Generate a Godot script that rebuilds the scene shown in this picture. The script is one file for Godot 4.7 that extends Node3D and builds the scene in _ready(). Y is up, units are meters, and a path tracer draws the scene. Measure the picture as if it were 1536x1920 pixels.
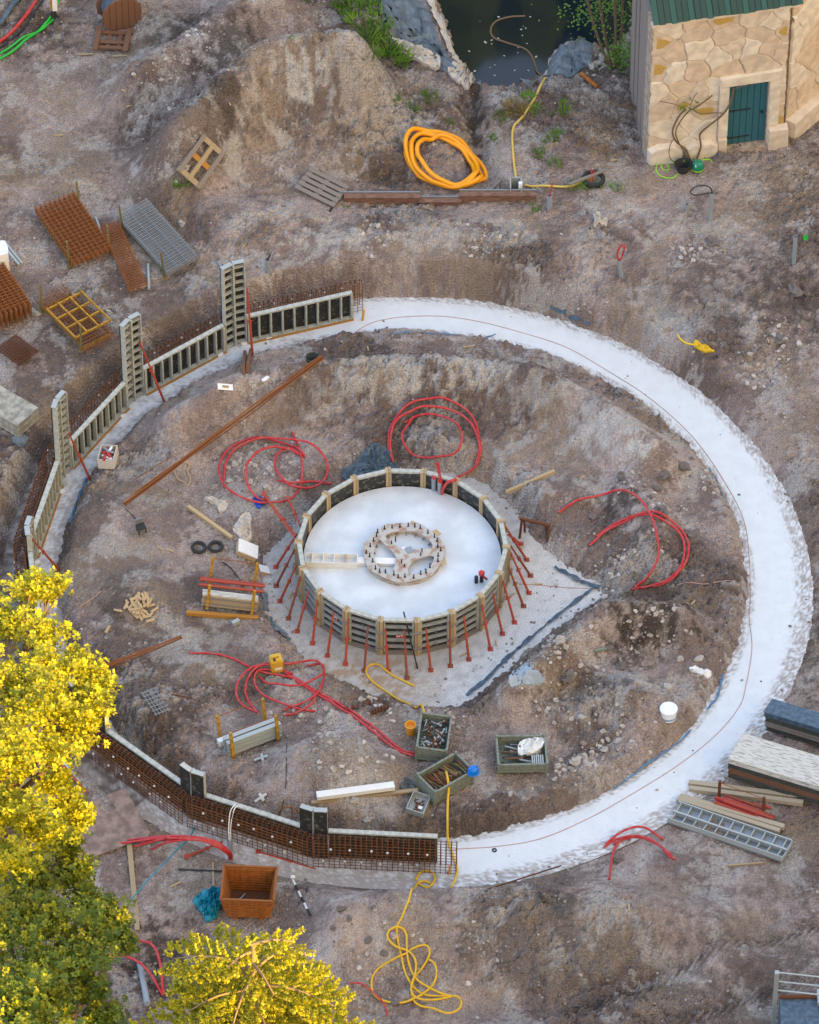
extends Node3D
# A ring-wall construction site seen from a high tower: ring footing, round basin formwork, spoil heaps, stores.

var RIDGES = [
	[[V(-1.35,-16.01), V(-2.76,-15.88), V(-3.74,-15.67), V(-4.43,-14.96), V(-5.05,-14.15), V(-5.81,-13.25)], 2.2, 0.95],
	[[V(-3.66,-19.3), V(-4.78,-18.01), V(-6.05,-17.08), V(-6.88,-16.15)], 1.5, 0.9],
	[[V(-4.64,-10.82), V(-2.15,-10.82), V(2,-10.92), V(4.48,-10.23)], 0.3, 0.7],
	[[V(1.77,-16.49), V(1.83,-15.97), V(2.1,-13.69)], -0.5, 0.32],
	[[V(-1.17,11.59), V(1.19,11.27), V(3.68,11.19), V(5.9,11.51), V(7.26,11.99)], 0.9, 1.0],
	[[V(-5.7,-4.15), V(-4.11,-5.38), V(-2.1,-5.85), V(0.34,-5.99), V(2.63,-5.85), V(4.64,-4.81), V(6.21,-3.13)], 1.04, 0.65],
	[[V(5.77,-1.84), V(6.39,-0.56)], 0.61, 0.6],
	[[V(2.64,4.81), V(3.94,3.52), V(5,2.34), V(6.82,2.46)], 0.98, 0.5],
	[[V(4.67,0.77), V(6.49,0.98)], -0.4, 0.35],
	[[V(-2.47,6.85), V(-1.45,6.6), V(-0.44,7.1)], 0.3, 0.45],
	[[V(3.66,5.15), V(4.69,4.9), V(5.71,5.15)], 0.25, 0.4],
	[[V(-7.76,-1.58), V(-6.83,-1.48), V(-6,-0.57)], 0.2, 0.5],
	[[V(0.81,13.8), V(3.03,13.56), V(5.26,13.09), V(6.76,12.46), V(8.29,11.5)], -0.35, 0.55],
	[[V(2.33,-2.86), V(3.26,-2.3), V(4.32,-1.93)], 0.3, 0.45]]
var MOUNDS = [
	[-2.19, -14.98, 2.2, 1.6, 0.78],
	[-3.96, -11.72, 1.5, 0.6, 0.45],
	[-0.95, -18.71, 0.8, 1.6, 0.35],
	[-5.64, -17.12, 1.2, 0.9, -0.25],
	[-0.5, -13.37, 0.9, 0.4, -0.35],
	[-5.75, 12.3, 0.9, 0.9, -0.35],
	[-1.7, 7.02, 1.3, 0.8, 1.04],
	[-6.4, 1.32, 1.0, 0.9, 0.45],
	[-6.03, 4.89, 0.8, 0.7, 0.39],
	[5.46, 4.72, 0.9, 0.7, 0.65],
	[0.8, -3.6, 0.7, 0.5, 0.65],
	[-3.13, -2.39, 1.0, 0.8, 0.25],
	[2.86, -1.93, 0.9, 0.6, 0.39],
	[5.01, -3.32, 0.9, 0.8, 0.2],
	[-4.27, 0.42, 1.2, 0.9, -0.1],
	[-7.34, -0.85, 0.5, 1.2, 0.15],
	[8.85, -8.86, 1.6, 1.2, 0.2],
	[4.57, -14.91, 0.8, 1.6, 0.2],
	[-4.84, 3.59, 0.9, 0.5, 0.2],
	[-0.74, -4.91, 0.5, 0.7, 0.2],
	[7.15, 0.77, 0.5, 0.6, 0.2],
	[-2.63, -5.01, 0.5, 0.4, 0.2],
	[-8.5, -13.47, 1.2, 0.7, 0.15],
	[3.44, -5.57, 0.5, 0.4, 0.15],
	[1.31, 11.99, 0.6, 0.6, 0.25],
	[4.91, 11.83, 0.7, 0.6, 0.25],
	[-1.41, 11.91, 0.5, 0.8, 0.3],
	[7.43, -7.41, 0.8, 0.5, 0.15]]
var PIT = [V(-3.31,-0.5), V(-3.35,0.67), V(-2.87,2), V(-2.01,3.23), V(-0.84,3.84), V(0.59,4.39), V(1.49,4.27), V(2.28,3.28), V(3.2,2.27), V(4.81,0.58), V(3.83,-0.26), V(3.25,-1.04), V(2.8,-2.05), V(2.01,-2.94), V(0.87,-3.38), V(-0.2,-3.49), V(-1.01,-3.31), V(-1.81,-2.6), V(-2.59,-1.5)]
var POND = [V(0.64,-22.01), V(1.07,-20.03), V(1.28,-18.95), V(1.63,-17.88), V(2.06,-17.24), V(2.91,-17.13), V(3.71,-17.45), V(4.16,-18.63), V(4.81,-18.99), V(5.52,-18.63), V(6.12,-19.38), V(6.48,-22.01), V(6.57,-25.16), V(0.65,-25.16)]
const POND_H := 0.6
const RC := Vector2(0, 0.13)
const X0 := -13.5
const Z0 := -25.0
const STEP := 0.046
const NX := 594
const NZ := 900

var rng := RandomNumberGenerator.new()
var M := {}
var T := {}
var names := {}
var hg := PackedFloat32Array()
var na := FastNoiseLite.new()
var nb := FastNoiseLite.new()
var nc := FastNoiseLite.new()
var nd := FastNoiseLite.new()

static func V(x: float, z: float) -> Vector2:
	return Vector2(x, z)

class MB:
	var v := PackedVector3Array()
	var n := PackedVector3Array()
	var c := PackedColorArray()
	var col := Color.WHITE
	var use_col := false
	func tri(a: Vector3, b: Vector3, d: Vector3, x: Vector3, y: Vector3, z: Vector3) -> void:
		if (b - a).cross(d - a).dot(x + y + z) > 0.0:
			v.append(a); v.append(d); v.append(b)
			n.append(x); n.append(z); n.append(y)
		else:
			v.append(a); v.append(b); v.append(d)
			n.append(x); n.append(y); n.append(z)
		if use_col:
			c.append(col); c.append(col); c.append(col)
	func quad(a: Vector3, b: Vector3, d: Vector3, e: Vector3, nn: Vector3) -> void:
		tri(a, b, d, nn, nn, nn)
		tri(a, d, e, nn, nn, nn)
	func box(p: Vector3, s: Vector3, b := Basis()) -> void:
		var x := b.x * s.x * 0.5
		var y := b.y * s.y * 0.5
		var z := b.z * s.z * 0.5
		var bx := b.x.normalized()
		var by := b.y.normalized()
		var bz := b.z.normalized()
		for k: float in [-1.0, 1.0]:
			quad(p + k * x - y - z, p + k * x + y - z, p + k * x + y + z, p + k * x - y + z, bx * k)
			quad(p + k * y - x - z, p + k * y + x - z, p + k * y + x + z, p + k * y - x + z, by * k)
			quad(p + k * z - y - x, p + k * z + y - x, p + k * z + y + x, p + k * z - y + x, bz * k)
	func beam(a: Vector3, b: Vector3, w: float, h: float, up := Vector3.UP) -> void:
		var x := (b - a)
		var l := x.length()
		x = x / l
		var z := x.cross(up)
		if z.length() < 0.01:
			z = x.cross(Vector3.RIGHT)
		z = z.normalized()
		box((a + b) * 0.5, Vector3(l, h, w), Basis(x, z.cross(x), z))
	func cyl(a: Vector3, b: Vector3, r0: float, r1: float, k := 8, cap := true) -> void:
		var x := (b - a).normalized()
		var u := x.cross(Vector3.UP if absf(x.y) < 0.9 else Vector3.RIGHT).normalized()
		var w := x.cross(u)
		for i in k:
			var t0 := TAU * i / k
			var t1 := TAU * (i + 1) / k
			var d0 := u * cos(t0) + w * sin(t0)
			var d1 := u * cos(t1) + w * sin(t1)
			tri(a + d0 * r0, b + d0 * r1, b + d1 * r1, d0, d0, d1)
			tri(a + d0 * r0, b + d1 * r1, a + d1 * r0, d0, d1, d1)
			if cap:
				tri(b, b + d0 * r1, b + d1 * r1, x, x, x)
				tri(a, a + d0 * r0, a + d1 * r0, -x, -x, -x)
	func tube(p: PackedVector3Array, r: float, k := 7) -> void:
		var m := p.size()
		var u := Vector3.ZERO
		var prev := []
		var pd := []
		for i in m:
			var x := (p[mini(i + 1, m - 1)] - p[maxi(i - 1, 0)]).normalized()
			if u == Vector3.ZERO:
				u = x.cross(Vector3.UP if absf(x.y) < 0.9 else Vector3.RIGHT).normalized()
			else:
				u = (u - x * u.dot(x)).normalized()
			var w := x.cross(u)
			var ring := []
			var dirs := []
			for j in k:
				var t := TAU * j / k
				var d := u * cos(t) + w * sin(t)
				dirs.append(d)
				ring.append(p[i] + d * r)
			if i > 0:
				for j in k:
					var j2 := (j + 1) % k
					tri(prev[j], ring[j], ring[j2], pd[j], dirs[j], dirs[j2])
					tri(prev[j], ring[j2], prev[j2], pd[j], dirs[j2], pd[j2])
			if i == 0 or i == m - 1:
				var e := x * (-1.0 if i == 0 else 1.0)
				for j in k:
					tri(p[i], ring[j], ring[(j + 1) % k], e, e, e)
			prev = ring
			pd = dirs
	# a lathed shape about the y axis: pairs (radius, height) from bottom to top
	func lathe(pr: Array, k := 20, o := Vector3.ZERO, sx := 1.0) -> void:
		for i in pr.size() - 1:
			var a: Vector2 = pr[i]
			var b: Vector2 = pr[i + 1]
			var dd := (b - a).normalized()
			for j in k:
				var t0 := TAU * j / k
				var t1 := TAU * (j + 1) / k
				var c0 := Vector3(cos(t0) * sx, 0, sin(t0))
				var c1 := Vector3(cos(t1) * sx, 0, sin(t1))
				var n0 := (c0 * dd.y - Vector3.UP * dd.x).normalized()
				var n1 := (c1 * dd.y - Vector3.UP * dd.x).normalized()
				var ya := Vector3.UP * a.y
				var yb := Vector3.UP * b.y
				tri(o + c0 * a.x + ya, o + c0 * b.x + yb, o + c1 * b.x + yb, n0, n0, n1)
				if a.x > 0.0001:
					tri(o + c0 * a.x + ya, o + c1 * b.x + yb, o + c1 * a.x + ya, n0, n1, n1)
	func prism(poly: PackedVector2Array, y0: float, y1: float) -> void:
		var ix := Geometry2D.triangulate_polygon(poly)
		for i in range(0, ix.size(), 3):
			var a := poly[ix[i]]
			var b := poly[ix[i + 1]]
			var d := poly[ix[i + 2]]
			tri(Vector3(a.x, y1, a.y), Vector3(b.x, y1, b.y), Vector3(d.x, y1, d.y), Vector3.UP, Vector3.UP, Vector3.UP)
			tri(Vector3(a.x, y0, a.y), Vector3(b.x, y0, b.y), Vector3(d.x, y0, d.y), Vector3.DOWN, Vector3.DOWN, Vector3.DOWN)
		var ccw := not Geometry2D.is_polygon_clockwise(poly)
		for i in poly.size():
			var a := poly[i]
			var b := poly[(i + 1) % poly.size()]
			var e := (b - a).normalized()
			var nn := Vector3(e.y, 0, -e.x) * (1.0 if ccw else -1.0)
			quad(Vector3(a.x, y0, a.y), Vector3(b.x, y0, b.y), Vector3(b.x, y1, b.y), Vector3(a.x, y1, a.y), nn)
	func done() -> ArrayMesh:
		var a := []
		a.resize(Mesh.ARRAY_MAX)
		a[Mesh.ARRAY_VERTEX] = v
		a[Mesh.ARRAY_NORMAL] = n
		if use_col:
			a[Mesh.ARRAY_COLOR] = c
		var m := ArrayMesh.new()
		m.add_surface_from_arrays(Mesh.PRIMITIVE_TRIANGLES, a)
		return m

# ------------------------------------------------------------------ naming and parenting
func numbered(s: String) -> String:
	if not names.has(s):
		names[s] = 0
		return s
	names[s] += 1
	return "%s_%03d" % [s, names[s]]

func tag(o: Node, label: String, category := "", group := "", kind := "") -> void:
	if label: o.set_meta("label", label)
	if category: o.set_meta("category", category)
	if group: o.set_meta("group", group)
	if kind: o.set_meta("kind", kind)

func thing(called: String, label: String, category: String, at := Vector3.ZERO, yaw := 0.0, group := "") -> Node3D:
	var o := Node3D.new()
	o.name = numbered(called)
	add_child(o)
	o.position = at
	o.rotation.y = yaw
	tag(o, label, category, group)
	return o

func part(parent: Node, called: String, shape, mat: Material, at := Vector3.ZERO) -> MeshInstance3D:
	var o := MeshInstance3D.new()
	o.mesh = shape.done() if shape is MB else shape
	o.material_override = mat
	o.name = called
	o.position = at
	parent.add_child(o, true)
	return o

func single(called: String, label: String, category: String, shape, mat: Material, at := Vector3.ZERO, yaw := 0.0, group := "") -> MeshInstance3D:
	var o := part(self, numbered(called), shape, mat, at)
	o.rotation.y = yaw
	tag(o, label, category, group)
	return o

func structure(called: String, shape, mat: Material, parent: Node = null) -> MeshInstance3D:
	var o := part(self if parent == null else parent, numbered(called), shape, mat)
	o.set_meta("kind", "structure")
	return o

func copy_of(o: Node3D, label := "", group := "") -> Node3D:
	var c: Node3D = o.duplicate()
	c.name = numbered(String(o.name).rstrip("_0123456789"))
	add_child(c)
	if label: c.set_meta("label", label)
	if group: c.set_meta("group", group)
	return c

# ------------------------------------------------------------------ materials
func grey(freq: float, oct: int, lo: float, hi: float, size := 512, sd := 1, gamma := 1.0, enc := 0.4545) -> ImageTexture:
	var f := FastNoiseLite.new()
	f.noise_type = FastNoiseLite.TYPE_SIMPLEX_SMOOTH
	f.seed = sd
	f.frequency = freq
	f.fractal_octaves = oct
	f.fractal_type = FastNoiseLite.FRACTAL_FBM
	var im := f.get_seamless_image(size, size)
	im.convert(Image.FORMAT_L8)
	var lut := PackedByteArray()
	for i in 256:
		lut.append(int(clampf(pow(lo + (hi - lo) * pow(ss(0.12, 0.88, i / 255.0), gamma), enc) * 255.0, 0, 255)))
	var d := im.get_data()
	for i in d.size():
		d[i] = lut[d[i]]
	im = Image.create_from_data(size, size, false, Image.FORMAT_L8, d)
	im.convert(Image.FORMAT_RGB8)
	return ImageTexture.create_from_image(im)

func two_tone(id: String, a: Color, b: Color, freq: float, lo: float, hi: float, sd: int) -> void:
	# a coat with worn or splashed patches of a second colour
	var f := FastNoiseLite.new()
	f.noise_type = FastNoiseLite.TYPE_SIMPLEX_SMOOTH; f.seed = sd; f.frequency = freq; f.fractal_octaves = 6; f.fractal_gain = 0.62
	var im := f.get_seamless_image(384, 384)
	im.convert(Image.FORMAT_L8)
	var d := im.get_data()
	var out := PackedByteArray()
	out.resize(d.size() * 3)
	var lut := []
	for i in 256:
		var c := a.lerp(b, ss(lo, hi, i / 255.0)).linear_to_srgb()
		lut.append([int(c.r * 255), int(c.g * 255), int(c.b * 255)])
	for i in d.size():
		var c: Array = lut[d[i]]
		out[i * 3] = c[0]; out[i * 3 + 1] = c[1]; out[i * 3 + 2] = c[2]
	T[id] = ImageTexture.create_from_image(Image.create_from_data(384, 384, false, Image.FORMAT_RGB8, out))

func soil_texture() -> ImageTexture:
	# fine grain crossed by wandering dark lines, crease shade painted into the colour
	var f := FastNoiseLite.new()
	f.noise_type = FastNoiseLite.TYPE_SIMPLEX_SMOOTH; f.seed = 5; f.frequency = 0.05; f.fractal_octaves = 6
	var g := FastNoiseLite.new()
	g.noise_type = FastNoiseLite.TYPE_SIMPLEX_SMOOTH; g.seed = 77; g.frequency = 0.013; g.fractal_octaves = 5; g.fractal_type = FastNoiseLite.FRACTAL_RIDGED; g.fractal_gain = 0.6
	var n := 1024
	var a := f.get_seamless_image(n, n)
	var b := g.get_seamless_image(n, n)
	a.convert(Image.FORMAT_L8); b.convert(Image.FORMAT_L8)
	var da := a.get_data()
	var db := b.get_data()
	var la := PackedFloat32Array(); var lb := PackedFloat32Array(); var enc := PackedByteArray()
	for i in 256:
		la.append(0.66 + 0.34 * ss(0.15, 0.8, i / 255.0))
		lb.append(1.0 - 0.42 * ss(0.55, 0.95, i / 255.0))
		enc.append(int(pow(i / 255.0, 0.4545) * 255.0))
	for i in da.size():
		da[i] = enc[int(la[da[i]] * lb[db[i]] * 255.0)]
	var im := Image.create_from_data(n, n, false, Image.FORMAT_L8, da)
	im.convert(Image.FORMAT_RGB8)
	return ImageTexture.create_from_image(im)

func rgb(r: float, g: float, b: float) -> Color:
	return Color(r, g, b).linear_to_srgb()

func mat(id: String, c: Color, rough := 0.8, metal := 0.0, tex := "", scale := Vector3.ONE, bump := "", bump_cm := 0.3) -> StandardMaterial3D:
	var m := StandardMaterial3D.new()
	m.albedo_color = c
	m.roughness = rough
	m.metallic = metal
	if tex or bump:
		m.uv1_triplanar = true
		m.uv1_scale = scale
	if tex:
		m.albedo_texture = T[tex]
	if bump:
		m.heightmap_enabled = true
		m.heightmap_texture = T[bump]
		m.heightmap_scale = bump_cm
	M[id] = m
	return m

func make_materials() -> void:
	T.fine = grey(0.05, 5, 0.55, 1.0, 512, 3)
	T.soft = grey(0.008, 5, 0.945, 1.0, 512, 4)
	T.cloud = grey(0.008, 5, 0.82, 1.0, 512, 44)
	T.blotch = grey(0.008, 6, 0.55, 1.0, 512, 9)
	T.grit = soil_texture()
	T.mild = grey(0.008, 6, 0.78, 1.0, 512, 19)
	T.clod = grey(0.03, 6, 0.0, 1.0, 1024, 6, 1.0, 1.0)
	two_tone("t_frame", Color(0.36, 0.375, 0.335), Color(0.48, 0.485, 0.445), 0.012, 0.35, 0.8, 61)
	two_tone("t_ply", Color(0.018, 0.019, 0.018), Color(0.14, 0.14, 0.13), 0.015, 0.6, 0.85, 62)
	two_tone("t_prop", Color(0.44, 0.03, 0.02), Color(0.26, 0.08, 0.035), 0.03, 0.45, 0.65, 63)
	two_tone("t_anchor", Color(0.47, 0.455, 0.42), Color(0.34, 0.20, 0.13), 0.010, 0.42, 0.85, 64)
	two_tone("t_crate", Color(0.20, 0.235, 0.20), Color(0.16, 0.10, 0.06), 0.025, 0.58, 0.75, 65)
	two_tone("t_hose", Color(0.50, 0.010, 0.018), Color(0.42, 0.10, 0.085), 0.02, 0.45, 0.75, 66)
	two_tone("t_hose_y", Color(0.72, 0.42, 0.0), Color(0.52, 0.36, 0.08), 0.02, 0.5, 0.75, 67)
	two_tone("t_worn", Color(0.56, 0.54, 0.49), Color(0.27, 0.24, 0.19), 0.02, 0.5, 0.8, 68)
	mat("galv", rgb(0.42, 0.45, 0.44), 0.5, 0.35, "soft", Vector3.ONE * 1.2)
	mat("frame", Color.WHITE, 0.75, 0.0, "t_frame", Vector3.ONE * 1.0)
	mat("ply", Color.WHITE, 0.55, 0.0, "t_ply", Vector3.ONE * 0.9)
	mat("ply_dirty", rgb(0.075, 0.078, 0.07), 0.8, 0.0, "blotch", Vector3.ONE * 1.3)
	mat("rust", rgb(0.33, 0.115, 0.03), 0.9, 0.0, "fine", Vector3.ONE * 2.0)
	mat("rust_dark", rgb(0.16, 0.055, 0.018), 0.9, 0.0, "fine", Vector3.ONE * 2.0)
	mat("rust_orange", rgb(0.42, 0.135, 0.02), 0.85, 0.0, "blotch", Vector3.ONE * 1.6)
	mat("cage", rgb(0.24, 0.09, 0.025), 0.9, 0.0, "fine", Vector3.ONE * 2.0)
	mat("ply_worn", Color.WHITE, 0.85, 0.0, "t_worn", Vector3(0.35, 2.2, 2.2))
	mat("beam_brown", rgb(0.25, 0.135, 0.095), 0.85, 0.0, "blotch", Vector3(0.8, 3, 3))
	mat("steel", rgb(0.30, 0.33, 0.36), 0.5, 0.5, "soft", Vector3.ONE * 3.0)
	mat("prop_red", Color.WHITE, 0.6, 0.0, "t_prop", Vector3.ONE * 1.4)
	mat("prop_rusty", rgb(0.29, 0.075, 0.035), 0.8, 0.0, "fine", Vector3.ONE * 3.0)
	mat("prop_orange", rgb(0.42, 0.07, 0.025), 0.6, 0.0, "blotch", Vector3.ONE * 2.5)
	mat("hose_red", Color.WHITE, 0.42, 0.0, "t_hose", Vector3.ONE * 0.8)
	mat("hose_yellow", Color.WHITE, 0.5, 0.0, "t_hose_y", Vector3.ONE * 0.8)
	mat("hose_pale", rgb(0.62, 0.45, 0.10), 0.5)
	mat("pipe_orange", rgb(0.85, 0.34, 0.0), 0.4)
	mat("pipe_grey", rgb(0.27, 0.31, 0.35), 0.55, 0.0, "soft", Vector3.ONE * 3.0)
	mat("black", rgb(0.02, 0.02, 0.022), 0.6)
	mat("wire", rgb(0.48, 0.29, 0.23), 0.7)
	mat("wood", rgb(0.44, 0.335, 0.20), 0.85, 0.0, "fine", Vector3(0.8, 7, 7))
	mat("wood_pale", rgb(0.58, 0.42, 0.23), 0.85, 0.0, "fine", Vector3(0.8, 7, 7))
	mat("wood_grey", rgb(0.28, 0.24, 0.21), 0.9, 0.0, "fine", Vector3(0.8, 7, 7))
	mat("wood_orange", rgb(0.50, 0.23, 0.035), 0.8, 0.0, "fine", Vector3(0.8, 7, 7))
	mat("wood_brown", rgb(0.21, 0.10, 0.055), 0.9, 0.0, "fine", Vector3(0.8, 7, 7))
	mat("olive", rgb(0.26, 0.21, 0.08), 0.7, 0.1, "blotch", Vector3.ONE * 3.0)
	mat("stillage", rgb(0.52, 0.27, 0.02), 0.65, 0.0, "blotch", Vector3.ONE * 2.0)
	mat("crate", Color.WHITE, 0.7, 0.1, "t_crate", Vector3.ONE * 1.2)
	mat("white", rgb(0.78, 0.78, 0.76), 0.6, 0.0, "soft", Vector3.ONE)
	mat("white_glossy", rgb(0.8, 0.81, 0.82), 0.3)
	mat("cloth", rgb(0.55, 0.5, 0.44), 0.95, 0.0, "soft", Vector3.ONE * 3.0)
	mat("tarp", rgb(0.085, 0.14, 0.20), 0.5, 0.0, "blotch", Vector3.ONE * 1.5)
	mat("tarp_grey", rgb(0.17, 0.21, 0.25), 0.6, 0.0, "blotch", Vector3.ONE * 0.8)
	mat("membrane", rgb(0.09, 0.20, 0.34), 0.5)
	mat("beam_timber", rgb(0.50, 0.42, 0.30), 0.9, 0.0, "fine", Vector3(0.8, 7, 7))
	mat("teal", rgb(0.01, 0.24, 0.34), 0.4)
	mat("lime", rgb(0.32, 0.75, 0.02), 0.5)
	mat("green", rgb(0.01, 0.42, 0.03), 0.45)
	mat("blue", rgb(0.01, 0.10, 0.55), 0.35)
	mat("helmet", rgb(0.0, 0.16, 0.62), 0.25)
	mat("jerry", rgb(0.60, 0.36, 0.03), 0.4)
	mat("tyre", rgb(0.025, 0.027, 0.03), 0.85)
	mat("bucket_orange", rgb(0.75, 0.33, 0.03), 0.5)
	mat("concrete_block", rgb(0.43, 0.40, 0.33), 0.9, 0.0, "blotch", Vector3.ONE * 0.9)
	mat("slurry", rgb(0.33, 0.40, 0.48), 0.5, 0.0, "soft", Vector3.ONE)
	mat("stone_pale", rgb(0.46, 0.42, 0.38), 0.95, 0.0, "mild", Vector3.ONE * 2.0)
	mat("stone_dark", rgb(0.21, 0.18, 0.165), 0.95, 0.0, "blotch", Vector3.ONE * 2.0)
	mat("plate_red", rgb(0.55, 0.02, 0.02), 0.5)
	mat("mesh_yellow", rgb(0.75, 0.50, 0.02), 0.6)
	mat("bark", rgb(0.20, 0.13, 0.08), 0.95, 0.0, "fine", Vector3(3, 1, 3))
	mat("grass", rgb(0.10, 0.20, 0.02), 0.8)
	mat("water", rgb(0.006, 0.012, 0.02), 0.06)

# ------------------------------------------------------------------ terrain
func seg_d(p: Vector2, a: Vector2, b: Vector2) -> float:
	return p.distance_to(Geometry2D.get_closest_point_to_segment(p, a, b))

func sd(poly: PackedVector2Array, p: Vector2) -> float:
	var d := 1e9
	for i in poly.size():
		d = minf(d, seg_d(p, poly[i], poly[(i + 1) % poly.size()]))
	return -d if Geometry2D.is_point_in_polygon(p, poly) else d

func ss(a: float, b: float, x: float) -> float:
	var t := clampf((x - a) / (b - a), 0, 1)
	return t * t * (3 - 2 * t)

func feats(p: Vector2) -> float:
	var h := 0.0
	for r in RIDGES:
		var d := 1e9
		for i in r[0].size() - 1:
			d = minf(d, seg_d(p, r[0][i], r[0][i + 1]))
		if d < 3 * r[2]:
			h += r[1] * exp(-d * d / (r[2] * r[2]))
	for m in MOUNDS:
		var q: float = pow((p.x - m[0]) / m[2], 2) + pow((p.y - m[1]) / m[3], 2)
		if q < 9:
			h += m[4] * exp(-q)
	return h

func gy(x: float, z: float) -> float:
	var fx := clampf((x - X0) / STEP, 0, NX - 1.001)
	var fz := clampf((z - Z0) / STEP, 0, NZ - 1.001)
	var i := int(fx)
	var j := int(fz)
	var k := j * NX + i
	return lerpf(lerpf(hg[k], hg[k + 1], fx - i), lerpf(hg[k + NX], hg[k + NX + 1], fx - i), fz - j)

func g3(p: Vector2, up := 0.0) -> Vector3:
	return Vector3(p.x, gy(p.x, p.y) + up, p.y)

# calm spots where goods are stored on trodden ground: x, z, radius
var calm := []
# stains and dust that lie on the soil: centre, half sizes, kind (0 white lime dust, 1 dark damp soil, 2 sandy, 3 grey grit), strength
var stains := []

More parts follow.
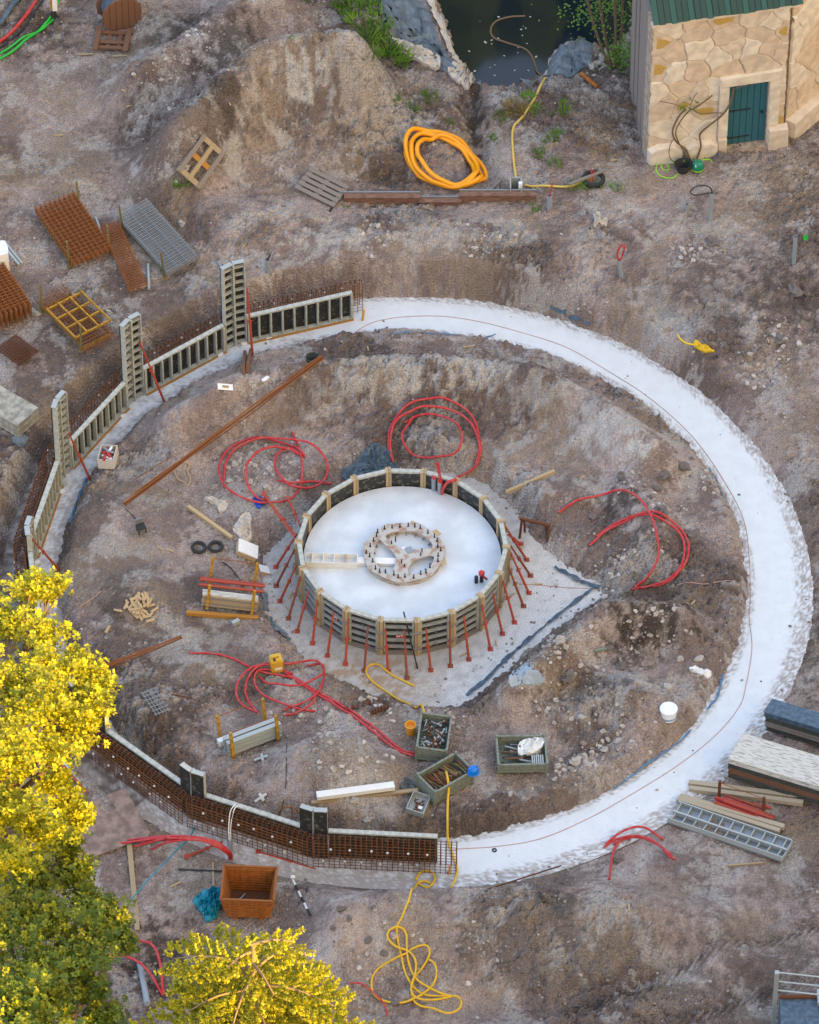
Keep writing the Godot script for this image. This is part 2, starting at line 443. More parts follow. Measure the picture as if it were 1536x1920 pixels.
func build_terrain() -> void:
	na.seed = 11; na.frequency = 0.55; na.fractal_octaves = 4
	nb.seed = 23; nb.frequency = 2.6; nb.fractal_octaves = 4; nb.noise_type = FastNoiseLite.TYPE_SIMPLEX
	nc.seed = 37; nc.noise_type = FastNoiseLite.TYPE_SIMPLEX_SMOOTH; nc.frequency = 1.5; nc.fractal_type = FastNoiseLite.FRACTAL_RIDGED; nc.fractal_octaves = 3
	nd.seed = 51; nd.frequency = 0.16; nd.fractal_octaves = 3
	var cs := 0.24
	var cw := int(NX * STEP / cs) + 3
	var ch := int(NZ * STEP / cs) + 3
	var cf := PackedFloat32Array()
	var cp := PackedFloat32Array()
	var cq := PackedFloat32Array()
	var ck := PackedFloat32Array()
	cf.resize(cw * ch); cp.resize(cw * ch); cq.resize(cw * ch); ck.resize(cw * ch)
	var pit := PackedVector2Array(PIT)
	var pond := PackedVector2Array(POND)
	for j in ch:
		for i in cw:
			var p := Vector2(X0 + i * cs, Z0 + j * cs)
			var k := j * cw + i
			cf[k] = feats(p)
			cp[k] = sd(pit, p) if p.length() < 9 else 5.0
			cq[k] = sd(pond, p) if p.y < -10 else 5.0
			var q := 0.0
			for c in calm:
				q = maxf(q, 1.0 - ss(c[2] * 0.7, c[2] * 1.3, p.distance_to(Vector2(c[0], c[1]))))
			ck[k] = q
	hg.resize(NX * NZ)
	var verts := PackedVector3Array()
	var cols := PackedColorArray()
	verts.resize(NX * NZ); cols.resize(NX * NZ)
	for j in NZ:
		for i in NX:
			var x := X0 + i * STEP
			var z := Z0 + j * STEP
			var gx := i * STEP / cs
			var gz := j * STEP / cs
			var ii := int(gx)
			var jj := int(gz)
			var tx := gx - ii
			var tz := gz - jj
			var k := jj * cw + ii
			var f := lerpf(lerpf(cf[k], cf[k + 1], tx), lerpf(cf[k + cw], cf[k + cw + 1], tx), tz)
			var dp := lerpf(lerpf(cp[k], cp[k + 1], tx), lerpf(cp[k + cw], cp[k + cw + 1], tx), tz)
			var quiet := lerpf(lerpf(ck[k], ck[k + 1], tx), lerpf(ck[k + cw], ck[k + cw + 1], tx), tz)
			var n1 := na.get_noise_2d(x, z)
			var n2 := nb.get_noise_2d(x, z)
			var n3 := nb.get_noise_2d(x * 3.1 + 40, z * 3.1)
			var n4 := ss(0.3, 0.95, nc.get_noise_2d(x + n2 * 0.25, z + n3 * 0.1))
			var big := nd.get_noise_2d(x + 30, z)
			var cloddy := clampf(0.45 + big * 1.6, 0.15, 1.0) * (1.0 - 0.75 * quiet)
			var rough := n1 * 0.17 * (1 - quiet * 0.7) + (n2 * 0.085 + n3 * 0.05) * (0.25 + cloddy) - n4 * 0.085 * (0.2 + cloddy) * (1.0 - 0.6 * quiet)
			var r := Vector2(x, z).distance_to(RC)
			var h := 0.0
			var edge := n2 * 0.06 + n3 * 0.03 + n1 * 0.08
			if r < 9.2:
				var e := ss(0, 1, (8.64 + edge - r) / 0.5) * ss(-0.05, 0.75, dp + edge * 1.3)
				h = -0.06 + (0.51 + f + rough) * e
			else:
				var mid := 0.75 if x < -3 else (0.3 if x > 3 else 0.525 - 0.075 * x)
				var b := 0.95 + (mid - 0.95) * ss(-10.5, -4, z)
				b = b + (0.12 - b) * ss(3, 10, z)
				var w := 0.55 + 0.7 * ss(-6, 2, z) * ss(-4, 4, x)
				h = -0.06 + (b + f + rough + 0.06) * ss(0, 1, (r - 9.82 - edge) / w)
				if z < -12:
					var dq := lerpf(lerpf(cq[k], cq[k + 1], tx), lerpf(cq[k + cw], cq[k + cw + 1], tx), tz)
					h = h + (POND_H - 0.6 - h) * ss(0.35, -0.5, dq + n2 * 0.12)
			# wheel tracks pressed into the haul road
			if z > 9 and x > 2.8:
				var tr := 0.0
				for off: float in [13.2, 14.7]:
					var across := z - off + 0.40 * (x - 5.0)
					var a := exp(-pow(across / 0.26, 2.0))
					tr += a * (sin((x + absf(across) * 1.2) * 24.0) * 0.075 - 0.07)
				h += tr * ss(2.8, 4.0, x)
			if z < -11 and x < -6.5:
				for off: float in [-13.6, -15.2]:
					var across := z - off - 0.35 * (x + 9.0)
					h += exp(-pow(across / 0.3, 2.0)) * (sin((x + absf(across)) * 18.0) * 0.014 - 0.012)
			hg[j * NX + i] = h
			verts[j * NX + i] = Vector3(x, h, z)
			# soil colour: pale sandy crust, brown earth, darker damp clods, all broken up by grain
			var wx := x + n1 * 0.7 + n2 * 0.25
			var wz := z + na.get_noise_2d(x + 70, z) * 0.7 + n3 * 0.12
			var s1 := nd.get_noise_2d(wx * 3.0, wz * 3.0 + 90)
			var t := clampf(0.5 + s1 * 1.5 + n2 * 0.5 + n3 * 0.45, 0, 1)
			var c := Color(0.315, 0.238, 0.21).lerp(Color(0.565, 0.45, 0.40), t)
			c = c.lerp(Color(0.175, 0.125, 0.10), clampf((nd.get_noise_2d(wx + 30, wz) - 0.03) * 4.0 + n2 * 1.0 + n3 * 0.5 - 0.1, 0, 0.75))
			c = c.lerp(Color(0.43, 0.33, 0.24), clampf(nd.get_noise_2d(wx * 2.0 + 200, wz * 2.0) * 3.0 - 0.4, 0, 0.55))
			var lime := clampf((nd.get_noise_2d(wx * 4.0 - 70, wz * 4.0) - 0.12) * 4.0 + n3 * 1.0 + n2 * 0.4, 0, 1)
			c = c.lerp(Color(0.66, 0.61, 0.57), lime * 0.65)
			cols[j * NX + i] = c
	# stains
	var kinds := [Color(0.70, 0.66, 0.62), Color(0.085, 0.062, 0.05), Color(0.42, 0.30, 0.19), Color(0.27, 0.27, 0.27)]
	for s in stains:
		var p: Vector2 = s[0]
		var i0 := clampi(int((p.x - s[1] * 1.5 - X0) / STEP), 0, NX - 1)
		var i1 := clampi(int((p.x + s[1] * 1.5 - X0) / STEP), 0, NX - 1)
		var j0 := clampi(int((p.y - s[2] * 1.5 - Z0) / STEP), 0, NZ - 1)
		var j1 := clampi(int((p.y + s[2] * 1.5 - Z0) / STEP), 0, NZ - 1)
		for j in range(j0, j1):
			for i in range(i0, i1):
				var x := X0 + i * STEP
				var z := Z0 + j * STEP
				var q := sqrt(pow((x - p.x) / s[1], 2) + pow((z - p.y) / s[2], 2))
				var a := clampf((1.05 - q) * 1.4 + nb.get_noise_2d(x * 0.8, z * 0.8) * 1.5 + nb.get_noise_2d(x * 3.0, z * 3.0) * 0.8, 0, 1)
				if q < 1.5:
					cols[j * NX + i] = cols[j * NX + i].lerp(kinds[s[3]], minf(0.95, a * s[4] * 1.3))
	# rows and columns beyond the site, out to the horizon
	var xs := []
	var zs := []
	for i in NX: xs.append(X0 + i * STEP)
	for j in NZ: zs.append(Z0 + j * STEP)
	var idx := PackedInt32Array()
	for j in NZ - 1:
		for i in NX - 1:
			var a := j * NX + i
			idx.append_array([a, a + 1, a + NX, a + 1, a + NX + 1, a + NX])
	var base := verts.size()
	# skirt: rings of vertices growing outwards from the border
	var border := PackedInt32Array()
	for i in NX: border.append(i)
	for j in range(1, NZ): border.append(j * NX + NX - 1)
	for i in range(NX - 2, -1, -1): border.append((NZ - 1) * NX + i)
	for j in range(NZ - 2, 0, -1): border.append(j * NX)
	var bc := border.size()
	var mid0 := Vector3(X0 + NX * STEP * 0.5, 0, Z0 + NZ * STEP * 0.5)
	var last := border
	var grow := [1.03, 1.07, 1.12, 1.18, 1.25, 1.35, 1.5, 1.8, 2.6, 6.0, 20.0, 60.0]
	for g in grow.size():
		var now := PackedInt32Array()
		for k in bc:
			var v0 := verts[border[k]]
			var w: Vector3 = mid0 + (v0 - mid0) * grow[g]
			w.y = lerpf(v0.y, 0.3, minf(1.0, 0.2 * (g + 1))) + (na.get_noise_2d(w.x, w.z) * 0.15 if g < 8 else 0.0)
			now.append(verts.size())
			verts.append(w)
			cols.append(Color(0.335, 0.255, 0.215).lerp(Color(0.55, 0.45, 0.39), clampf(0.5 + nd.get_noise_2d(w.x * 2.0, w.z * 2.0) * 1.2, 0, 1)))
		for k in bc:
			var k2 := (k + 1) % bc
			idx.append_array([last[k], now[k], last[k2], last[k2], now[k], now[k2]])
		last = now
	var nor := PackedVector3Array()
	nor.resize(verts.size())
	for j in NZ:
		for i in NX:
			var a := hg[j * NX + maxi(i - 1, 0)]
			var b := hg[j * NX + mini(i + 1, NX - 1)]
			var c := hg[maxi(j - 1, 0) * NX + i]
			var d := hg[mini(j + 1, NZ - 1) * NX + i]
			nor[j * NX + i] = Vector3(a - b, 2 * STEP, c - d).normalized()
	for k in range(base, verts.size()):
		nor[k] = Vector3.UP
	# the winding must face upwards
	var tri0 := (verts[idx[1]] - verts[idx[0]]).cross(verts[idx[2]] - verts[idx[0]])
	if tri0.y > 0:
		for k in range(0, idx.size(), 3):
			var q := idx[k + 1]
			idx[k + 1] = idx[k + 2]
			idx[k + 2] = q
	var arr := []
	arr.resize(Mesh.ARRAY_MAX)
	arr[Mesh.ARRAY_VERTEX] = verts
	arr[Mesh.ARRAY_NORMAL] = nor
	arr[Mesh.ARRAY_COLOR] = cols
	arr[Mesh.ARRAY_INDEX] = idx
	var am := ArrayMesh.new()
	am.add_surface_from_arrays(Mesh.PRIMITIVE_TRIANGLES, arr)
	var m := StandardMaterial3D.new()
	m.vertex_color_use_as_albedo = true
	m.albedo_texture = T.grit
	m.roughness = 0.97
	m.uv1_triplanar = true
	m.uv1_world_triplanar = true
	m.uv1_scale = Vector3.ONE * 0.45
	m.heightmap_enabled = true
	m.heightmap_texture = T.clod
	m.heightmap_scale = 7.0
	structure("ground", am, m)

# ------------------------------------------------------------------ footing and pit floor
func ring_slab() -> void:
	# blinding concrete poured in the circular trench; dirt trodden onto it
	var m := MB.new()
	m.use_col = true
	var nr := 44
	var na2 := 900
	var f := func(i: int, j: int) -> Array:
		var t := TAU * i / na2
		var r := 8.2 + 1.98 * j / nr
		var p := Vector3(RC.x + cos(t) * r, 0, RC.y + sin(t) * r)
		p.y = 0.006 * na.get_noise_2d(p.x * 2, p.z * 2)
		var deg := rad_to_deg(t)
		var n2 := nb.get_noise_2d(p.x, p.z)
		var n3 := nb.get_noise_2d(p.x * 4.0, p.z * 4.0)
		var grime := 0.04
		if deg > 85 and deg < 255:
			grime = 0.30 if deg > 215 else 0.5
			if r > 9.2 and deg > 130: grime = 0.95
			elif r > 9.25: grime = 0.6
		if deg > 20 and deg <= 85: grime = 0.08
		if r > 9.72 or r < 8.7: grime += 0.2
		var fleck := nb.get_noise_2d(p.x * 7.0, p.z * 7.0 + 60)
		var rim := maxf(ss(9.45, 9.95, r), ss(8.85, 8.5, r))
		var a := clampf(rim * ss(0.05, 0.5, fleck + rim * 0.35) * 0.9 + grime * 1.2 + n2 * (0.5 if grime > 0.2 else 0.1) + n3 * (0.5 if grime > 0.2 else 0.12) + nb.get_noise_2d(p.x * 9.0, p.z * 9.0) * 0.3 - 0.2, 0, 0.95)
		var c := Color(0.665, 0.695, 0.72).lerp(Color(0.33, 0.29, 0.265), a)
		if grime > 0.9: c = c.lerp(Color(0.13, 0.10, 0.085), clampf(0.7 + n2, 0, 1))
		return [p, c]
	var pts := []
	for i in na2:
		var row := []
		for j in nr + 1:
			row.append(f.call(i, j))
		pts.append(row)
	var vs := PackedVector3Array()
	var cs := PackedColorArray()
	var ns := PackedVector3Array()
	var ix := PackedInt32Array()
	for i in na2:
		for j in nr + 1:
			vs.append(pts[i][j][0]); cs.append(pts[i][j][1]); ns.append(Vector3.UP)
	for i in na2:
		for j in nr:
			var a := i * (nr + 1) + j
			var b := ((i + 1) % na2) * (nr + 1) + j
			ix.append_array([a, a + 1, b, a + 1, b + 1, b])
	var arr := []
	arr.resize(Mesh.ARRAY_MAX)
	arr[Mesh.ARRAY_VERTEX] = vs; arr[Mesh.ARRAY_NORMAL] = ns; arr[Mesh.ARRAY_COLOR] = cs; arr[Mesh.ARRAY_INDEX] = ix
	var d := (vs[ix[1]] - vs[ix[0]]).cross(vs[ix[2]] - vs[ix[0]])
	if d.y > 0:
		for k in range(0, ix.size(), 3):
			var q := ix[k + 1]; ix[k + 1] = ix[k + 2]; ix[k + 2] = q
		arr[Mesh.ARRAY_INDEX] = ix
	var am := ArrayMesh.new()
	am.add_surface_from_arrays(Mesh.PRIMITIVE_TRIANGLES, arr)
	var mt := StandardMaterial3D.new()
	mt.vertex_color_use_as_albedo = true
	mt.albedo_texture = T.soft
	mt.uv1_triplanar = true
	mt.uv1_scale = Vector3.ONE * 0.5
	mt.roughness = 0.75
	structure("ring_footing_pavement", am, mt)

func pit_slab() -> void:
	var poly := Geometry2D.offset_polygon(PackedVector2Array(PIT), 0.2)[0]
	# a fine grid over the pit so that mud and slurry marks can sit on it
	var vs := PackedVector3Array(); var cs := PackedColorArray(); var ns := PackedVector3Array(); var ix := PackedInt32Array()
	var st := 0.09
	var w := 100
	var hh := 96
	for j in hh:
		for i in w:
			var x := -4.0 + i * st
			var z := -3.7 + j * st * 1.05
			var n2 := nb.get_noise_2d(x, z)
			var n3 := nb.get_noise_2d(x * 3.3 + 9, z * 3.3)
			var c := Color(0.52, 0.50, 0.48).lerp(Color(0.34, 0.31, 0.29), clampf(0.35 + n2 + n3 * 0.7, 0, 1))
			c = c.lerp(Color(0.72, 0.71, 0.69), clampf(ss(1.2, 3.5, x + z * 0.35) + n2 - 0.1, 0, 0.9))
			c = c.lerp(Color(0.38, 0.25, 0.14), clampf(ss(2.6, 3.4, z) * ss(1.2, -0.6, x) * ss(-3.2, -1.5, x) * (0.5 + n2 * 2.0 + n3), 0, 0.8))
			vs.append(Vector3(x, 0.002 + n2 * 0.006, z)); cs.append(c); ns.append(Vector3.UP)
	for j in hh - 1:
		for i in w - 1:
			var p := Vector2(vs[j * w + i].x, vs[j * w + i].z)
			if Geometry2D.is_point_in_polygon(p, poly):
				var a := j * w + i
				ix.append_array([a, a + 1, a + w, a + 1, a + w + 1, a + w])
	var arr := []
	arr.resize(Mesh.ARRAY_MAX)
	arr[Mesh.ARRAY_VERTEX] = vs; arr[Mesh.ARRAY_NORMAL] = ns; arr[Mesh.ARRAY_COLOR] = cs; arr[Mesh.ARRAY_INDEX] = ix
	var am := ArrayMesh.new()
	am.add_surface_from_arrays(Mesh.PRIMITIVE_TRIANGLES, arr)
	var mt := StandardMaterial3D.new()
	mt.vertex_color_use_as_albedo = true
	mt.albedo_texture = T.fine
	mt.uv1_triplanar = true
	mt.uv1_scale = Vector3.ONE * 1.1
	mt.roughness = 0.85
	structure("pit_floor_pavement", am, mt)

# ------------------------------------------------------------------ formwork and props
func prop(called: String, label: String, a: Vector3, b: Vector3, m: Material, group := "") -> Node3D:
	# a: foot, b: head
	var o := thing(called, label, "prop", a, 0.0, group)
	var d := b - a
	var x := d.normalized()
	var s := MB.new(); s.cyl(x * 0.03, d * 0.58, 0.032, 0.032, 8); part(o, "outer_tube", s, m)
	s = MB.new(); s.cyl(d * 0.58, d, 0.024, 0.024, 7); part(o, "inner_tube", s, m)
	s = MB.new(); s.cyl(d * 0.54, d * 0.54 + x * 0.07, 0.046, 0.046, 8); s.cyl(d * 0.57 - x.cross(Vector3.UP).normalized() * 0.09, d * 0.57 + x.cross(Vector3.UP).normalized() * 0.09, 0.012, 0.012, 5); part(o, "collar", s, m)
	s = MB.new(); s.box(Vector3(0, 0.012, 0), Vector3(0.13, 0.016, 0.13)); s.cyl(Vector3(0, 0.012, 0), x * 0.07, 0.03, 0.03, 6); part(o, "base_plate", s, m)
	return o

# a framed shuttering panel lying on its long side: local x along it, plywood on +z
func wall_panel(called: String, label: String, at: Vector3, yaw: float, l: float, h: float, bays: int, group: String, plank_low := true) -> Node3D:
	var o := thing(called, label, "formwork panel", at, yaw, group)
	var s := MB.new(); s.box(Vector3(0, h * 0.5, 0.062), Vector3(l - 0.01, h - 0.01, 0.018)); part(o, "plywood", s, M.ply)
	s = MB.new(); s.box(Vector3(0, h - 0.025, 0.015), Vector3(l, 0.05, 0.12)); part(o, "top_rail", s, M.frame)
	s = MB.new(); s.box(Vector3(0, 0.03, -0.012), Vector3(l, 0.06, 0.12)); part(o, "bottom_rail", s, M.frame)
	for k: float in [-1.0, 1.0]:
		s = MB.new(); s.box(Vector3(k * (l * 0.5 - 0.03), h * 0.5, -0.012), Vector3(0.06, h - 0.125, 0.12)); part(o, "end_rail", s, M.frame)
	for i in range(1, bays):
		s = MB.new(); s.box(Vector3(-l * 0.5 + l * i / bays, h * 0.5, -0.008), Vector3(0.045, h - 0.125, 0.11)); part(o, "rib", s, M.frame)
	if plank_low:
		s = MB.new(); s.beam(Vector3(-l * 0.5, 0.022, -0.1), Vector3(l * 0.5, 0.022, -0.1), 0.035, 0.04); part(o, "sole_plate", s, M.wood_orange)
	return o

# tall hinged corner element of two narrow leaves; outer plywood on +z
func corner_panel(called: String, label: String, at: Vector3, yaw: float, h: float, rungs: int, group: String, steel: Material = null, infill: Material = null) -> Node3D:
	var o := thing(called, label, "formwork panel", at, yaw, group)
	var mf: Material = M.frame if steel == null else steel
	var mp: Material = M.ply if infill == null else infill
	for k: float in [-1.0, 1.0]:
		var b := Basis(Vector3.UP, k * deg_to_rad(10.0))
		var f := func(x: float, y: float, z: float) -> Vector3: return b * Vector3(k * x, y, z)
		var s := MB.new(); s.box(f.call(0.165, h * 0.5, 0.085), Vector3(0.31, h, 0.018), b); part(o, "plywood", s, mp)
		s = MB.new(); s.box(f.call(0.305, h * 0.5, 0), Vector3(0.026, h, 0.13), b); part(o, "edge_rail", s, mf)
		s = MB.new(); s.box(f.call(0.165, h + 0.01, 0.03), Vector3(0.31, 0.02, 0.13), b); part(o, "top_plate", s, M.galv)
		for i in rungs:
			s = MB.new(); s.box(f.call(0.165, 0.08 + (h - 0.2) * i / (rungs - 1.0), 0.0), Vector3(0.245, 0.022, 0.1), b); part(o, "rung", s, mf)
	var c := MB.new(); c.box(Vector3(0, h * 0.5, -0.01), Vector3(0.045, h, 0.14)); part(o, "hinge_rail", c, mf)
	return o

func rebar_cage(label: String, a: Vector3, b: Vector3, out: Vector3, group: String) -> void:
	# a, b: ends of the inner layer; out: unit vector away from the wall
	var l := (b - a).length()
	var x := (b - a) / l
	var o := thing("rebar_cage", label, "rebar cage", a, 0.0, group)
	var n := int(l / 0.125)
	var h := 0.93
	for layer in 2:
		var s := MB.new()
		var off := out * (0.0 if layer == 0 else 0.26)
		for i in n + 1:
			s.cyl(x * (l * i / n) + off, x * (l * i / n) + off + Vector3.UP * (h if layer else h - 0.08), 0.0085, 0.0085, 4, false)
		for j in 9:
			var y := 0.05 + 0.104 * j
			s.cyl(off + out * 0.014 + Vector3.UP * y, off + out * 0.014 + x * l + Vector3.UP * y, 0.0085, 0.0085, 4, false)
		part(o, "outer_mesh" if layer else "inner_mesh", s, M.cage)
	var s := MB.new()
	for i in n + 1:
		var p := x * (l * i / n)
		s.tube(PackedVector3Array([p + Vector3.UP * (h - 0.1), p + Vector3.UP * (h + 0.03) + out * 0.05, p + out * 0.13 + Vector3.UP * (h + 0.07), p + out * 0.23 + Vector3.UP * (h + 0.02), p + out * 0.26 + Vector3.UP * (h - 0.12)]), 0.01, 4)
	part(o, "hooks", s, M.rust_dark)
	for i in int(l / 0.45):
		for j in 2:
			s = MB.new()
			var p := x * (0.25 + 0.45 * i + 0.2 * j + rng.randf_range(-0.05, 0.05)) + Vector3.UP * (0.3 + 0.42 * j + rng.randf_range(-0.04, 0.04)) + out * 0.285
			s.cyl(p - out * 0.012, p + out * 0.016, 0.032, 0.026, 8)
			part(o, "spacer", s, M.white)

func build_ring_wall() -> void:
	var r := 9.2
	var angles := [-98.0, -118.0, -138.2, -158.2, -178.2, -198.0, -217.8, -237.5, -257.0, -275.3]
	var pos := func(deg: float, rr: float) -> Vector3: return Vector3(RC.x + cos(deg_to_rad(deg)) * rr, 0.0, RC.y + sin(deg_to_rad(deg)) * rr)
	var where := ["beside the open end at the white footing", "near the wire-mesh racks", "beside the bottle crate", "next to the concrete blocks", "half hidden by the oak", "under the yellow oak leaves", "behind the oak branches", "by the red hose bundle", "above the rusty bin"]
	for i in angles.size() - 1:
		var a: Vector3 = pos.call(angles[i], r)
		var b: Vector3 = pos.call(angles[i + 1], r)
		var d := (b - a).normalized()
		var out := -Vector3(RC.x, 0, RC.y) + (a + b) * 0.5
		out.y = 0
		out = out.normalized()
		var t0 := 0.02 if i == 0 else 0.34
		var t1 := 0.02 if i == angles.size() - 2 else 0.34
		var pa := a + d * t0
		var pb := b - d * t1
		var mid := (pa + pb) * 0.5
		var yaw := atan2(out.x, out.z)
		wall_panel("wall_shutter_panel", "ribbed shuttering panel lying along the ring wall " + where[i], mid, yaw, (pb - pa).length(), 0.92, 9, "ring wall shuttering panels")
		var e0 := 0.3 if i == 0 else 0.0
		var e1 := 0.45 if i == angles.size() - 2 else 0.0
		rebar_cage("rusty rebar cage with spacers by the shuttering " + where[i], a + out * 0.14 - d * e0 , b + out * 0.14 + d * e1, out, "ring wall rebar cages")
	var posts := [["with ladder rungs next to the grey conduit", 2.85], ["with ladder rungs beside the mesh racks", 2.85], ["with ladder rungs near the bottle crate", 2.75], ["at the dark trench by the oak", 1.5], ["under the oak crown", 1.6], ["hidden by yellow leaves", 1.6], ["at the edge of the oak shade", 1.65], ["with a green top near the metal beams", 1.65]]
	for i in range(1, angles.size() - 1):
		var p: Vector3 = pos.call(angles[i], r + 0.01)
		var out := p - Vector3(RC.x, 0, RC.y)
		corner_panel("corner_shutter_panel", "upright two-leaf corner shutter " + posts[i - 1][0], p, atan2(out.x, out.z), posts[i - 1][1], 11 if posts[i - 1][1] > 2 else 6, "ring wall corner shutters")
	# raking props on the inner side
	prop("raking_prop", "long red raking prop against the tall shutter by the grey conduit", Vector3(-3.83, 0, -7.29), Vector3(-3.96, 2.2, -7.81), M.prop_red, "ring wall raking props")
	prop("raking_prop", "long red raking prop against the tall shutter by the mesh racks", Vector3(-6.02, 0.02, -5.74), Vector3(-6.64, 2, -6.09), M.prop_red, "ring wall raking props")
	prop("raking_prop", "long orange raking prop ending beside the bottle crate", Vector3(-7.81, 0.05, -3.02), Vector3(-8.3, 1.9, -2.95), M.prop_orange, "ring wall raking props")
	prop("raking_prop", "long orange raking prop across the dirty footing by the oak", Vector3(-8.44, 0.05, 0.05), Vector3(-9.16, 1.3, 0.01), M.prop_orange, "ring wall raking props")

func build_pool() -> void:
	var c := Vector3(0, 0, 0.17)
	# concrete fill
	var o := thing("basin_floor", "smooth pale wet concrete floor inside the round formwork", "concrete slab", c)
	var m := MB.new(); m.lathe([Vector2(2.44, 0.0), Vector2(2.44, 0.70), Vector2(2.0, 0.705), Vector2(1.0, 0.71), Vector2(0.0, 0.71)], 64)
	var mt := StandardMaterial3D.new()
	mt.albedo_color = rgb(0.67, 0.715, 0.76)
	mt.albedo_texture = T.cloud
	mt.uv1_triplanar = true
	mt.uv1_scale = Vector3.ONE * 0.22
	mt.roughness = 0.32
	mt.roughness_texture = T.blotch
	part(o, "slab", m, mt)
	var h := 1.2
	var n := 18
	for i in n:
		var t := TAU * i / n + deg_to_rad(92.0)
		var d := Vector3(cos(t), 0, sin(t))
		var e := Vector3(-sin(t), 0, cos(t))
		# panel: plywood inside, ribs outside
		var side := "front" if d.z > 0.5 else ("back" if d.z < -0.5 else ("right" if d.x > 0 else "left"))
		var near_what: String = {"front": "facing the steel parts crates", "back": "beside the red conduit coils", "right": "facing the rusty trestle", "left": "facing the stacked timber"}[side]
		var p := thing("basin_shutter_panel", ("dark plywood shutter panel of the round basin " + near_what) if i != 0 and i != 2 else "basin shutter panel carrying a red emblem plate", "formwork panel", c + d * 2.5, atan2(d.x, d.z), ("basin shutter panels on the %s" % side) if i != 0 and i != 2 else "basin panels with emblem plates")
		var w := 0.745
		var s := MB.new(); s.box(Vector3(0, h * 0.5, -0.03), Vector3(w - 0.01, h - 0.01, 0.018)); part(p, "plywood", s, M.ply)
		s = MB.new(); s.box(Vector3(0, h - 0.03, 0.01), Vector3(w, 0.06, 0.11)); part(p, "top_rail", s, M.frame)
		s = MB.new(); s.box(Vector3(0, 0.03, 0.03), Vector3(w, 0.06, 0.12)); part(p, "bottom_rail", s, M.wood_grey)
		for k: float in [-1.0, 1.0]:
			s = MB.new(); s.box(Vector3(k * (w * 0.5 - 0.025), h * 0.5, 0.01), Vector3(0.04, h - 0.125, 0.09)); part(p, "end_rail", s, M.frame)
		for k in 4:
			s = MB.new()
			var y := 0.22 + 0.235 * k
			s.box(Vector3(-w * 0.27, y, 0.005), Vector3(w * 0.34, 0.075, 0.05))
			s.box(Vector3(w * 0.27, y, 0.005), Vector3(w * 0.34, 0.075, 0.05))
			s.box(Vector3(0, y + 0.027, 0.005), Vector3(w * 0.2, 0.021, 0.05))
			s.box(Vector3(0, y - 0.027, 0.005), Vector3(w * 0.2, 0.021, 0.05))
			part(p, "rib", s, M.galv)
		if i == 0 or i == 2:
			s = MB.new(); s.box(Vector3(0.02, 0.573, -0.015), Vector3(0.2, 0.11, 0.01)); var pl := part(p, "maker_plate", s, M.plate_red)
			s = MB.new()
			for k: float in [-1.0, 1.0]:
				s.box(Vector3(0.02 + k * 0.06, 0.573, -0.008), Vector3(0.02, 0.08, 0.004))
				s.box(Vector3(0.02 + k * 0.032, 0.573 + k * 0.018, -0.008), Vector3(0.05, 0.018, 0.004))
			s.box(Vector3(0.02, 0.573, -0.008), Vector3(0.018, 0.05, 0.004))
			part(pl, "emblem", s, M.white)
		# timber filler between panels
		var t2 := t + PI / n
		var d2 := Vector3(cos(t2), 0, sin(t2))
		var q := thing("timber_filler", "pair of upright filler timbers clamped between the basin shutters " + near_what, "timber", c + d2 * 2.535, atan2(d2.x, d2.z), "filler timbers on the %s" % side)
		s = MB.new(); s.box(Vector3(-0.037, h * 0.5 + 0.005, 0.02), Vector3(0.066, h + 0.01, 0.2)); part(q, "board", s, M.wood)
		s = MB.new(); s.box(Vector3(0.037, h * 0.5, 0.02), Vector3(0.066, h, 0.19)); part(q, "board", s, M.wood_pale)
		s = MB.new(); s.box(Vector3(0.0, 0.3, 0.15), Vector3(0.2, 0.04, 0.06)); s.box(Vector3(0.0, 0.85, 0.15), Vector3(0.2, 0.04, 0.06)); part(q, "clamp", s, M.wood_grey)
	# props all round: foot, head
	var feet := [Vector3(-3.14, 0, -0.16), Vector3(-3.12, 0, 0.47), Vector3(-3.02, 0, 0.99), Vector3(-2.8, 0, 1.56), Vector3(-2.58, 0, 1.99), Vector3(-2.2, 0, 2.39), Vector3(-1.83, 0, 2.79), Vector3(-1.39, 0, 3.07), Vector3(-0.93, 0, 3.28), Vector3(-0.35, 0, 3.3), Vector3(0.11, 0, 3.53), Vector3(0.69, 0, 3.27), Vector3(1.17, 0, 3.13), Vector3(1.62, 0, 2.92), Vector3(2.15, 0, 2.58), Vector3(2.45, 0, 2.07), Vector3(2.75, 0, 1.69), Vector3(2.98, 0, 1.15), Vector3(3.12, 0, 0.71), Vector3(3.17, 0, 0.13), Vector3(3.08, 0, -0.41)]
	var heads := [Vector3(-2.6, 1, -0.38), Vector3(-2.56, 1, 0.16), Vector3(-2.48, 1, 0.67), Vector3(-2.36, 1, 1.02), Vector3(-2.12, 1, 1.42), Vector3(-1.91, 1, 1.7), Vector3(-1.53, 1, 2.05), Vector3(-1.19, 1, 2.26), Vector3(-0.75, 1, 2.44), Vector3(-0.37, 1, 2.51), Vector3(0.04, 1.1, 2.48), Vector3(0.5, 1, 2.44), Vector3(1.02, 1, 2.3), Vector3(1.33, 1, 2.12), Vector3(1.73, 1, 1.8), Vector3(2, 1, 1.5), Vector3(2.29, 1, 1.11), Vector3(2.45, 1, 0.7), Vector3(2.56, 1, 0.25), Vector3(2.64, 1, 0.02), Vector3(2.54, 1, -0.65)]
